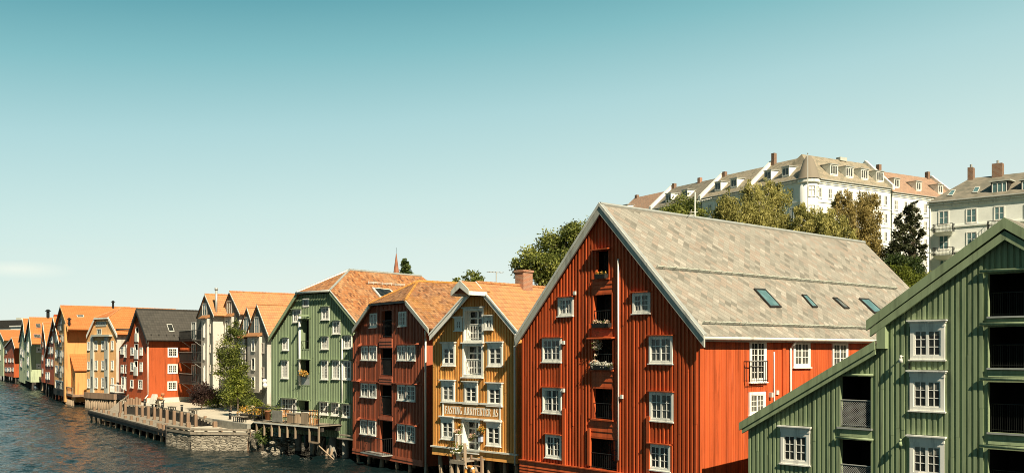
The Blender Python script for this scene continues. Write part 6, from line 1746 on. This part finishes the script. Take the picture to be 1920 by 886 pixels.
# tumbled stones under the terrace end
rg = random.Random(5); rk = []
m = MB()
for i in range(60):
    p = gpt(468+rg.random()*54, 815+rg.random()*30, .2+rg.random()*.5); s = rg.uniform(.14, .36)
    ring = []
    mm_ = bpy.data.meshes.new('boulder')
    import bmesh
    bm_ = bmesh.new(); bmesh.ops.create_icosphere(bm_, subdivisions=2, radius=s)
    for v in bm_.verts:
        k = 1+.28*math.sin(v.co.x*9+i)*math.cos(v.co.y*8-i)+rg.uniform(-.08, .08); v.co = Vector((v.co.x*k*1.3, v.co.y*k, v.co.z*k*.7))
    bm_.to_mesh(mm_); bm_.free(); mm_.materials.append(M['rubble'])
    b = bpy.data.objects.new('boulder', mm_); C.objects.link(b); k_up = rg.random(); b.location = (p.x+k_up*1.2, p.y+.6+k_up*1.9, -.15+k_up*1.3); b.rotation_euler = (0, 0, rg.random()*6)
    tag(b, 'rough grey boulder in the pile beside the stone quay under the terrace', 'boulder', 'boulders under the terrace')
leaves_t = tree('bank_shrub', 'low bush growing out of the boulders at the end of the quay wall', 69, 492, .5, [(486, 815, 7, 0), (492, 822, 9, 0), (498, 808, 9, 0), (503, 816, 8, .4)], 900, .09, M['leaf_dark'], r=.04, cat='shrub', seed=40)
# jetty
J1 = gpt(167, 768.5, 1.05); J2 = gpt(312, 803.5, 1.15)
R1 = gpt(222, 768.5, 1.1); R2 = gpt(314, 787.5, 1.1); R3 = gpt(398, 799, 1.2)
t = thing('boardwalk', 'long low timber boardwalk on short posts along the waterfront', 'boardwalk', (J1.x, J1.y, 0))
o_ = Vector((J1.x, J1.y, 0))
def loc(v, z): return (v.x-o_.x, v.y-o_.y, z)
dJ = (Vector(xy(J2))-Vector(xy(J1))); LJ = dJ.length; dJ /= LJ; nJ = Vector((-dJ.y, dJ.x))
wdt = 3.6
m = MB(); n = int(LJ/.22)
for i in range(n):
    a = Vector((0, 0))+dJ*(LJ*i/n); b = dJ*(LJ*(i+.94)/n)
    z = 1.08+random.uniform(-.008, .008)
    m.hexa([(a.x, a.y, z-.06), (b.x, b.y, z-.06), (b.x+nJ.x*wdt, b.y+nJ.y*wdt, z-.06), (a.x+nJ.x*wdt, a.y+nJ.y*wdt, z-.06), (a.x, a.y, z), (b.x, b.y, z), (b.x+nJ.x*wdt, b.y+nJ.y*wdt, z), (a.x+nJ.x*wdt, a.y+nJ.y*wdt, z)])
m.build('deck', M['deck'], t)
m = MB(); k = nJ*.0; f0 = -nJ*.10
for z0, z1, o in ((.78, 1.0, .10), (.50, .74, .06)):
    p = [Vector((0, 0))-nJ*o, dJ*LJ-nJ*o, dJ*LJ+nJ*.05, Vector((0, 0))+nJ*.05]
    m.hexa([(q.x, q.y, z0) for q in p]+[(q.x, q.y, z1) for q in p])
p = [Vector((0, 0))-nJ*.12-dJ*.15, nJ*wdt-dJ*.15, nJ*wdt, Vector((0, 0))-nJ*.12]
m.hexa([(q.x, q.y, .5) for q in p]+[(q.x, q.y, 1.02) for q in p])
m.build('fascia', M['dark_wood'], t)
for i in range(13):
    a = dJ*(LJ*(i+.3)/13)+nJ*.1; m = MB(); m.tube((a.x, a.y, -1), (a.x, a.y, 1.0), .13, n=8); m.build('piling', M['pile'], t, True)
    if i % 2: m = MB(); a = a+nJ*2.8; m.tube((a.x, a.y, -1), (a.x, a.y, 1.0), .13, n=8); m.build('piling', M['dark_wood'], t, True)
# dark retaining wall between boardwalk and plaza
t = thing('retaining_wall', 'dark timber retaining wall between the boardwalk and the gravel plaza', 'wall', (R1.x, R1.y, 1.0))
o_ = Vector((R1.x, R1.y, 1.0))
tops = [W4, W3, W2, W1]
base = [(238, 772.5), (300, 784.5), (360, 796), (402, 799)]
m = MB(); wl = []
for tp, (bx, by) in zip(tops, base):
    zt = ZP if tp is not W1 else ZQ+.02
    wl.append((Vector((tp.x, tp.y, zt)), Vector((tp.x, tp.y, 0))))
for (a, a2), (b, b2) in zip(wl, wl[1:]):
    d = (b-a); d.z = 0; d.normalize(); n_ = Vector((d.y, -d.x, 0))
    if n_.y > 0: n_ = -n_
    A, B_ = a-o_, b-o_
    for i in range(6):
        lo, hi = -.1+i*(1.0/6), -.1+(i+.96)*(1.0/6)
        za0, za1 = lerp(-.2, A.z, (i)/6), lerp(-.2, A.z, (i+.95)/6); zb0_, zb1_ = lerp(-.2, B_.z, i/6), lerp(-.2, B_.z, (i+.95)/6)
        m.hexa([(A.x, A.y, za0), (B_.x, B_.y, zb0_), (B_.x+n_.x*.1, B_.y+n_.y*.1, zb0_), (A.x+n_.x*.1, A.y+n_.y*.1, za0), (A.x, A.y, za1), (B_.x, B_.y, zb1_), (B_.x+n_.x*.1, B_.y+n_.y*.1, zb1_), (A.x+n_.x*.1, A.y+n_.y*.1, za1)])
m.build('boarding', M['dark_wood'], t)
m = MB()
for (a, _), (b, _2) in zip(wl, wl[1:]):
    A, B_ = a-o_, b-o_; d = (B_-A).normalized()
    m.tube(A+Vector((0, -.05, .12)), B_+Vector((0, -.05, .12)), .1, n=4)
    n = int((B_-A).length/.8)
    for i in range(n): c = lerp(A, B_, (i+.5)/n); m.box(c.x-.12, c.x+.12, c.y-.16, c.y+.1, c.z-.02, c.z+.14)
m.build('kerb_beam', M['deck'], t)
# posts along the retaining wall, the boardwalk edge and the quay
def post(px, py_top, py_bot, zb, label, group, mat='pile_pink', w=.14, sq=True):
    P = gpt(px, py_bot, zb); zt = at(px, py_top, P.y).z
    o = MB(); hgt = zt-zb
    if sq: o.box(-w, w, -w, w, -.3, hgt-.03); o.hexa([(-w, -w, hgt-.03), (w, -w, hgt-.03), (w, w, hgt-.03), (-w, w, hgt-.03), (-w*.8, -w*.8, hgt), (w*.8, -w*.8, hgt), (w*.8, w*.8, hgt), (-w*.8, w*.8, hgt)])
    else: o.tube((0, 0, -.6), (0, 0, hgt), w*1.05, w, 9)
    b = o.build('mooring_post', M[mat], None); b.location = (P.x, P.y, zb); b.rotation_euler = (random.uniform(-.02, .02), random.uniform(-.02, .02), .7)
    return tag(b, label, 'post', group)
for i, (px, pt, pb) in enumerate(((226, 752, 773), (235, 753, 776), (246, 758, 774), (256, 759, 778), (267, 760, 780), (278, 761, 783), (289.5, 762.5, 785.5), (301, 765, 788), (313, 767, 791), (326.5, 769, 794.5), (340, 771, 796.5), (352.5, 773, 797.5), (367, 775.5, 798.5), (384.5, 779, 799))):
    post(px, pt, pb, 1.1, 'tall square timber post standing against the dark retaining wall', 'posts along the retaining wall', w=.115)
for px, pt, pb in ((403, 789, 800), (353, 790.5, 801)):
    post(px, pt, pb, ZQ, 'short timber post where the retaining wall runs out on the quay', 'posts at the low end of the retaining wall', w=.15)
for i in range(13):
    k = (i+.4)/13; p = Vector(xy(J1))+dJ*(LJ*k)+nJ*.35
    o = MB(); w_ = .11; hh_ = .32+random.uniform(-.1, .1); o.box(-w_, w_, -w_, w_, -.02, hh_); b = o.build('mooring_post', M['pile_pink']); b.location = (p.x, p.y, 1.085); b.rotation_euler = (0, 0, .7)
    tag(b, 'stubby timber post on the outer edge of the boardwalk', 'post', 'stub posts on the boardwalk edge')
for i, (px, pt, pb) in enumerate(((362, 801.5, 838), (413.5, 802, 840), (465.5, 803, 842), (341, 799, 834), (313.5, 796, 829))):
    post(px, pt, pb, .05, 'timber fender post fixed to the face of the stone quay', 'fender posts on the stone quay', w=.12, mat='pile_pink' if i < 3 else 'dark_wood')
for px, py in ((318, 797), (324, 799), (331, 801), (343, 803), (308, 795), (300, 793)):
    post(px, py, py+7, 1.15, 'rough timber stump in the cluster where boardwalk meets quay', 'stumps at the end of the boardwalk', w=.17, sq=False)
# picket posts and ramp by the peach house
t = thing('ramp', 'grey timber ramp with handrails leading down to the boardwalk beside the peach house', 'ramp', (0, 0, 0))
a = gpt(214, 771, 1.1); b = gpt(232, 762, 1.1); o_ = Vector((a.x, a.y, 0)); t.location = o_
c = at(229, 747, b.y+1); d_ = at(270, 745, b.y+3)
m = MB(); A = Vector((0, 0, 1.1)); B_ = Vector((b.x-a.x, b.y-a.y+1, 1.9)); E = Vector((d_.x-a.x, d_.y-a.y, 1.95))
for P, Q in ((A, B_), (B_, E)):
    d = (Q-P).normalized(); n_ = Vector((-d.y, d.x, 0)).normalized()*.7
    m.hexa([tuple(P-n_-Vector((0, 0, .1))), tuple(Q-n_-Vector((0, 0, .1))), tuple(Q+n_-Vector((0, 0, .1))), tuple(P+n_-Vector((0, 0, .1))), tuple(P-n_), tuple(Q-n_), tuple(Q+n_), tuple(P+n_)])
m.build('walkway', M['deck'], t)
m = MB()
for P, Q in ((A, B_), (B_, E)):
    d = (Q-P).normalized(); n_ = Vector((-d.y, d.x, 0)).normalized()*.65
    for sg in (-1,):
        for hz in (1.0, .55): m.tube(P+n_*sg+Vector((0, 0, hz)), Q+n_*sg+Vector((0, 0, hz)), .06, n=4)
        n = max(2, int((Q-P).length/1.3))
        for i in range(n+1): c = lerp(P, Q, i/n)+n_*sg; m.tube(c-Vector((0, 0, .1)), c+Vector((0, 0, 1.15)), .07, n=4)
m.build('handrail', M['deck'], t)
for i, (px, pt, pb) in enumerate(((240, 747, 763), (246, 745, 763), (251, 747, 763), (256, 744, 763), (262, 746, 763))):
    post(px, pt, pb, 1.6, 'pointed grey timber post in the short row beside the red house', 'posts beside the red house', w=.13)
# benches, lamps
def bench(px0, px1, py_t, py_b, label, group=None, n=3):
    P = gpt((px0+px1)/2, py_b, ZP); L_ = (px1-px0)*P.y/F*1.15; hgt = .48
    t = thing('plaza_bench', label, 'bench', (P.x, P.y, ZP), R(-38), group)
    m = MB()
    for k in range(3): m.box(-L_/2, L_/2, -.24+k*.165, -.24+k*.165+.15, hgt-.05, hgt)
    m.build('seat', M['deck'], t)
    for i in range(n):
        x = lerp(-L_/2+.2, L_/2-.2, i/(n-1)); m = MB(); m.box(x-.03, x+.03, -.2, -.15, 0, hgt-.05); m.box(x-.03, x+.03, .15, .2, 0, hgt-.05); m.box(x-.03, x+.03, -.15, .15, hgt-.1, hgt-.05); m.build('leg', M['dark_trim'], t)
bench(284, 294, 761, 765.5, 'grey plank bench nearest the ramp, under the white cloth covered easel')
bench(314, 331, 764, 770.5, 'grey plank bench between the two black bollard lamps')
bench(352, 371.5, 770, 777, 'grey plank bench right of the round headed bollard lamp')
bench(434, 465, 781, 790.5, 'longest plank bench in front of the flower pots', n=5)
def bollard(px, pt, pb, label, ball=False):
    P = gpt(px, pb, ZP); zt = at(px, pt, P.y).z-ZP
    t = thing('bollard_lamp', label, 'lamp', (P.x, P.y, ZP))
    m = MB(); m.tube((0, 0, 0), (0, 0, zt*.72), .11, n=10); m.build('post', M['black'], t, True)
    m = MB(); m.tube((0, 0, zt*.72), (0, 0, zt*.84), .09, n=10); m.build('lens', M['offwhite'], t, True)
    m = MB(); m.lathe((0, 0, zt*.84), [(.12, 0), (.16, zt*.05), (.12, zt*.12), (.02, zt*.16)], 10); m.build('cap', M['black'], t, True)
bollard(271.3, 747, 763, 'black bollard lamp by the corner of the dark roofed red house')
bollard(304.5, 753, 768, 'black bollard lamp behind the second plank bench, before the white plinth')
bollard(340.8, 758, 770.5, 'black bollard lamp with a round head between two benches')
bollard(431.5, 768, 785.5, 'tallest black bollard lamp at the left end of the longest bench')
# display board with draped cloth and brown wares at the red house
P = gpt(294, 762, ZP); t = thing('display_stand', 'pale cloth draped stand with brown baskets in front of the white plinth', 'stand', (P.x, P.y, ZP), R(-30))
m = MB(); m.hexa([(-.9, -.5, 0), (.0, -.5, 0), (.0, .4, 0), (-.9, .4, 0), (-.6, -.1, 1.3), (-.1, -.1, 1.3), (-.1, .15, 1.3), (-.6, .15, 1.3)]); m.build('cloth', M['curtain'], t)
m = MB(); m.box(.1, .9, -.3, .3, .62, .7); m.tube((.2, -.2, 0), (.2, -.2, .62), .04); m.tube((.8, .2, 0), (.8, .2, .62), .04); m.build('table', M['dark_wood'], t)
for x, z, r_ in ((.3, .72, .2), (.65, .72, .24), (.9, 1.15, .2)):
    m = MB(); m.lathe((x, 0, z), [(.02, 0), (r_*.8, .02), (r_, r_*.9), (r_*.7, r_*1.5), (.02, r_*1.6)], 10); m.build('basket', M['terracotta'] if x != .65 else M['cane'], t, True)
m = MB(); m.tube((.85, .1, 0), (.85, .1, 1.2), .03); m.build('pole', M['dark_wood'], t)
# flower pots on the plaza
def flower_pot(P, r, hgt, label, pot, fl, n=240, fr=1.5, sz=.055, seed=50, green=True):
    t = thing('flower_pot', label, 'flower pot', P)
    m = MB(); m.lathe((0, 0, 0), [(.01, 0), (r*.7, 0), (r, hgt*.85), (r*1.08, hgt*.86), (r*1.08, hgt), (r*.9, hgt), (r*.88, hgt*.9), (.01, hgt*.9)], 14); m.build('pot', M[pot], t, True)
    if green: leaves('foliage', t, [((0, 0, hgt+r*.5), r*fr*.8)], n, sz, M['leaf'], sub=8, seed=seed)
    leaves('blossom', t, [((0, 0, hgt+r*.7), r*fr)], n, sz, M[fl], sub=10, seed=seed+1)
    return t
for i, (px, py, r_, fl, lab) in enumerate(((459, 786, .42, 'flower_o', 'dark pot of yellow-orange flowers at the left end of the terrace'), (470, 785, .36, 'flower_p', 'dark pot of pink and cream flowers behind the long bench'), (483, 788, .42, 'flower_o', 'dark pot of orange flowers hard against the terrace railing'), (494, 789, .36, 'flower_o', 'dark pot of orange flowers on the corner of the terrace'))):
    P = gpt(px, py, ZP+.02); flower_pot((P.x, P.y, ZP+.004), r_, .5, lab, 'dark_trim', fl, 210, 1.15, .06, 60+3*i)

# ================================================================== TERRACE of the sage green house
h = SAGE
zt = h.sz(530, 792.5, 2.1)[1]
a0 = h.sz(476, 780, 2.2)[0]; a1 = h.sz(602, 800, 1.9)[0]
TD = 2.15
m = MB(h.T('f')); n = int((a1-a0)/.15)
for i in range(n):
    x = lerp(a0, a1, i/n); m.box(x, x+(a1-a0)/n*.95, .03, TD, zt-.05, zt+random.uniform(-.006, .006))
m.build('terrace_deck', M['deck'], h.root)
m = MB(h.T('f')); m.box(a0, a1, TD-.02, TD+.08, zt-.14, zt-.06); m.build('terrace_edge', M['offwhite'], h.root)
m = MB(h.T('f')); m.box(a0, a1, .2, .4, zt-.42, zt-.16); m.box(a0, a1, TD-.5, TD-.3, zt-.42, zt-.16)
k = 0
for i in range(9): x = lerp(a0+.2, a1-.2, i/8); m.box(x-.07, x+.07, .05, TD-.05, zt-.16, zt-.06)
m.build('terrace_beam', M['dark_wood'], h.root)
for i in range(6):
    x = lerp(a0+.3, a1-2.6, i/5); m = MB(h.T('f')); m.box(x-.05, x+.05, TD-.06, TD+.06, zt-1.0, zt-.1); m.build('terrace_hanger', M['pile'], h.root)
# lower landing frame at the right end
b0 = h.sz(579, 820, 2.2)[0]; b1 = h.sz(601, 820, 2.0)[0]
m = MB(h.T('f')); zl = zt-1.15
for x in (b0, b1): m.box(x-.05, x+.05, TD-.06, TD+.05, zl, zt-.05)
m.box(b0, b1, TD-.05, TD+.05, zl-.06, zl+.05); m.tube((lerp(b0, b1, .6), TD, zl), (b1+.5, TD-.9, zl-1.2), .06, n=4)
m.build('landing_frame', M['pile'], h.root)
m = MB(h.T('f'))
for k in range(2): m.box(b1+.05, b1+4.2, .25+.2*k, .42+.2*k, zt-.75-.22*k, zt-.66-.22*k)
m.build('side_plank', M['deck'], h.root)
rr = h.rail(a0, a1, zt, 1.0, o=TD-.04, pitch=.95, t=.03, ends=TD-.2, mat='dark_trim', name='terrace_railing')
# panels hung on the railing
for px0, px1, nm in ((510, 529, 'M'), (564, 577.5, 'G')):
    x0, x1 = h.sz(px0, 785, TD)[0], h.sz(px1, 785, TD)[0]; m = MB(h.T('f')); m.box(x0, x1, TD-.03, TD, zt+.06, zt+.9); m.build('railing_panel', M['pile'] if nm == 'G' else M['concrete'], rr)
# trellis
x0, x1 = h.sz(581, 785, TD-.25)[0], h.sz(596, 785, TD-.25)[0]; m = MB(h.T('f'))
for i in range(6): x = lerp(x0, x1, i/5); m.box(x-.02, x+.02, TD-.22, TD-.18, zt, zt+1.1)
for i in range(4): z = zt+.1+.3*i; m.box(x0, x1, TD-.235, TD-.225, z-.02, z+.02)
m.build('trellis', M['cane'], h.root)
bpy.context.view_layer.update()
def on_terrace(px, out=1.2):
    a, _ = h.sz(px, 790, out); return h.root.matrix_world @ Vector((a, -out, zt))
# cane chairs, table, pots on the terrace
def chair(P, rz, label, mat='cane'):
    t = thing('cane_chair', label, 'chair', P, rz)
    m = MB(); m.lathe((0, 0, .4), [(.01, .04), (.24, .04), (.26, .02), (.24, 0), (.01, 0)], 12); m.build('seat', M[mat], t)
    m = MB()
    for i in range(9):
        a = R(20+140*i/8); m.tube((.22*math.cos(a), .22*math.sin(a), .42), (.30*math.cos(a), .30*math.sin(a)+.04, .92-.1*abs(i-4)/4), .018, n=5)
    pts = [(.30*math.cos(R(20+140*i/8)), .30*math.sin(R(20+140*i/8))+.04, .92-.1*abs(i-4)/4) for i in range(9)]
    m.path(pts, .025, 6); m.build('backrest', M[mat], t)
    for sx in (-1, 1):
        m = MB(); m.path([(sx*.28, .1, .86), (sx*.31, -.12, .66), (sx*.24, -.2, .62)], .022, 6); m.tube((sx*.24, -.2, .62), (sx*.2, -.2, .4), .02, n=6); m.build('armrest', M[mat], t)
        for sy in (-1, 1): m = MB(); m.tube((sx*.18, sy*.18, .41), (sx*.24, sy*.24, 0), .022, n=6); m.build('leg', M[mat], t)
    return t
chair(on_terrace(534, 1.5), .3, 'cane armchair on the terrace nearest the white french window')
chair(on_terrace(540, .9), 2.4, 'cane armchair on the terrace turned towards the wall')
P = on_terrace(502, 1.0); flower_pot(P, .25, .75, 'tall terracotta pot on the terrace by the pale side wall', 'terracotta', 'leaf', 160, 1.2, .05, 80)
P = on_terrace(520, 1.4); flower_pot(P, .3, .55, 'dark planter with trailing greens behind the grey railing panel', 'dark_trim', 'leaf_dark', 260, 1.5, .06, 84)
t = thing('storage_box', 'grey wooden storage box on the terrace beside the cane chairs', 'box', on_terrace(553, 1.2), h.root.rotation_euler.z)
m = MB(); m.box(-.55, .45, -.3, .3, 0, .62); m.build('box_body', M['pile'], t); m = MB(); m.box(-.58, .48, -.33, .33, .622, .68); m.build('lid', M['deck'], t)
t = thing('garden_table', 'small white table on the terrace in front of the dark doorway', 'table', on_terrace(571, .8), h.root.rotation_euler.z)
m = MB(); m.box(-.6, .6, -.35, .35, .71, .75); m.build('tabletop', M['white'], t)
for sx in (-.5, .5):
    for sy in (-.28, .28): m = MB(); m.box(sx-.03, sx+.03, sy-.03, sy+.03, 0, .71); m.build('leg', M['white'], t)
P = on_terrace(594, .7); flower_pot(P, .2, .35, 'little terracotta pot behind the trellis at the right end of the terrace', 'terracotta', 'flower_w', 120, 1.3, .04, 88)
# flower box and vine at the loading door
def flower_box(h, a0, a1, z, out, label, fl, mat='dark_trim', hgt=.22, n=420, sz=.05, seed=90, fh=.16, nm='flower_box'):
    bpy.context.view_layer.update()
    P = h.root.matrix_world @ Vector((a0, -out, z)); W_ = a1-a0
    t = thing(nm, label, 'flower box', P, h.root.rotation_euler.z)
    m = MB(); m.hexa([(.04, .03, 0), (W_-.04, .03, 0), (W_-.04, -.17, 0), (.04, -.17, 0), (0, .05, hgt), (W_, .05, hgt), (W_, -.2, hgt), (0, -.2, hgt)]); m.build('box_body', M[mat], t)
    k = max(2, int(W_/.22)); leaves('foliage', t, [((W_*(i+.5)/k, -.07, hgt+.02), fh) for i in range(k)], n//2, sz, M['leaf_dark'], sub=10, seed=seed)
    leaves('blossom', t, [((W_*(i+.5)/k, -.07-.03, hgt+.05), fh*1.1) for i in range(k)], n, sz, M[fl], sub=14, seed=seed+1)
    return t
q0, z = h.sz(562, 703, .3); q1, _ = h.sz(573, 703, .3)
flower_box(h, q0, q1, z-.12, .12, 'orange flowers in a box on the grey railing panel of the green house', 'flower_o', seed=95, fh=.22, n=300)
h = RED
for (p0, p1, py, fl, lab, sd_) in ((1120, 1140, 521, 'flower_o', 'small box of orange flowers in the topmost red loading door', 100), (1114.5, 1147, 612.5, 'flower_p', 'box of dry grasses and pale flowers in the second red loading door', 104), (1112.5, 1150, 692, 'flower_w', 'long box overflowing with white flowers in the middle red loading door', 108)):
    a0 = h.sz(p0, py, .05)[0]; a1 = h.sz(p1, py, .05)[0]; z = h.sz((p0+p1)/2, py, .1)[1]
    flower_box(h, a0, a1, z-.02, .08, lab, fl, 'dark_trim', .2, 420 if fl == 'flower_w' else 60, .045, sd_, .13 if fl == 'flower_w' else .09)
bpy.context.view_layer.update()
P = h.root.matrix_world @ Vector((h.sz(1116, 650, .1)[0], -.1, h.sz(1116, 690, .1)[1]))
t = thing('climbing_rose', 'cream climbing rose up the left jamb of the middle red loading door', 'climber', P)
leaves('foliage', t, [((0, 0, .3), .12), ((.02, 0, .65), .12), ((.02, 0, 1.0), .14), ((.12, 0, 1.25), .22)], 160, .045, M['leaf'], sub=8, seed=120)
leaves('blossom', t, [((0, -.03, .3), .12), ((.02, -.03, .65), .12), ((.02, -.03, 1.0), .14), ((.12, -.03, 1.25), .24)], 200, .045, M['flower_p'], sub=10, seed=121)
m = MB(); m.path([(0, 0, 0), (-.03, 0, .5), (.02, 0, 1.0), (.1, 0, 1.3)], .012, 5); m.build('stem', M['bark'], t)

# ================================================================== flowers and landing at the yellow house
h = YEL
bpy.context.view_layer.update()
def yp(px, py, out): a, z = h.sz(px, py, out); return h.root.matrix_world @ Vector((a, -out, z))
for px, py, out, fl, lab, rr_, sd_ in ((857, 808, .3, 'flower_p', 'bunch of pink and cream flowers on the gate left of the yellow house door', .22, 130), (885, 818, .12, 'flower_p', 'wreath of dusty pink flowers hanging on the white door', .2, 134), (902, 804, .2, 'flower_o', 'bunch of pale orange flowers right of the white door', .19, 138), (862, 798, .2, 'flower_o', 'dried brown flower head above the gate of the yellow house', .13, 142)):
    P = yp(px, py, out); t = thing('flower_bunch', lab, 'flowers', P, h.root.rotation_euler.z)
    leaves('foliage', t, [((-.1, 0, -.04), rr_*.7), ((.12, 0, 0), rr_*.7)], 60, .06, M['leaf'], sub=8, seed=sd_)
    leaves('blossom', t, [((-rr_*.5, -.04, -.02), rr_*.7), ((rr_*.4, -.04, .05), rr_*.7), ((0, -.04, rr_*.3), rr_*.6)], 120, .045, M[fl], sub=10, seed=sd_+1)
    m = MB(); m.tube((0, 0, -rr_*1.2), (0, 0, rr_*.5), .03, n=6); m.build('stem', M['cane'], t)
P = yp(901, 822, .16); t = thing('mail_box', 'pale blue enamel mail box beside the white door', 'mail box', P, h.root.rotation_euler.z)
m = MB(); m.box(-.10, .10, -.08, .12, -.16, .15); m.build('box_body', M['blue_white'], t); m = MB(); m.hexa([(-.12, -.11, .153), (.12, -.11, .153), (.12, .13, .153), (-.12, .13, .153), (-.10, -.02, .22), (.10, -.02, .22), (.10, .13, .24), (-.10, .13, .24)]); m.build('lid', M['dark_trim'], t)
# small landing stage in front with pot, ladder-back chair and lifebuoy
a, z = h.sz(846, 857, 1.9); b, _ = h.sz(884, 862, 1.5); z = h.sz(864, 860.5, 1.6)[1]
P = h.root.matrix_world @ Vector((a, -1.0, 0)); t = thing('landing_stage', 'little timber landing stage on posts before the yellow house door', 'landing stage', P, h.root.rotation_euler.z)
WL = b-a
m = MB(); n = int(WL/.16)
for i in range(n): m.box(WL*i/n, WL*(i+.93)/n, -1.0, .55, z-.07, z+random.uniform(-.006, .006))
m.build('deck', M['deck'], t)
for x, y, top in ((.08, -.9, z+.0), (WL-.1, -.9, z+.95), (.08, .4, z), (WL-.1, .4, z), (WL*.5, -.9, z)):
    m = MB(); m.tube((x+random.uniform(-.1, .1), y, -1), (x, y, top), .1, .085, 8); m.build('post', M['pile'], t, True)
m = MB(); m.box(0, WL, -1.03, -.97, z-.2, z-.08); m.build('beam', M['deck'], t)
P = yp(861, 858, 1.75); flower_pot((P.x, P.y, z+.01), .2, .42, 'white flower pot with yellow-green blooms on the landing stage', 'white', 'leaf_lime', 120, 1.7, .05, 150)
P = yp(852, 857, 1.8); flower_pot((P.x, P.y, z+.01), .12, .3, 'small terracotta pot beside the white pot on the landing stage', 'terracotta', 'flower_w', 60, 1.5, .04, 154)
P = h.root.matrix_world @ Vector((h.sz(893, 868, 1.2)[0], -1.2, z-.55))
t = thing('wooden_ladder', 'pinkish timber steps going down from the landing stage to the water', 'steps', (P.x, P.y, z-.2), h.root.rotation_euler.z)
for sx in (-.4, .4): m = MB(); m.box(sx-.045, sx+.045, -.05, .05, -2.3, .45); m.build('side_rail', M['pile_pink'], t)
for k in range(6): m = MB(); m.box(-.355, .355, -.09, .09, .2-.34*k, .25-.34*k); m.build('rung', M['pile_pink'], t)
P = yp(880.5, 884, 2.1); t = thing('lifebuoy', 'orange ring lifebuoy hanging at the landing stage', 'lifebuoy', P, h.root.rotation_euler.z)
m = MB()
N_ = 24
for i in range(N_):
    a0, a1 = 2*math.pi*i/N_, 2*math.pi*(i+1)/N_; m.tube((.30*math.cos(a0), 0, .30*math.sin(a0)), (.30*math.cos(a1), 0, .30*math.sin(a1)), .085, n=9, caps=False)
m.build('ring', M['lifebuoy'], t, True)
for k in range(4): m = MB(); c = Vector((.30*math.cos(k*math.pi/2+.7), 0, .30*math.sin(k*math.pi/2+.7))); d = Vector((-c.z, 0, c.x)).normalized()*.05; m.tube(c-d, c+d, .094, n=9); m.build('band', M['white'], t, True)
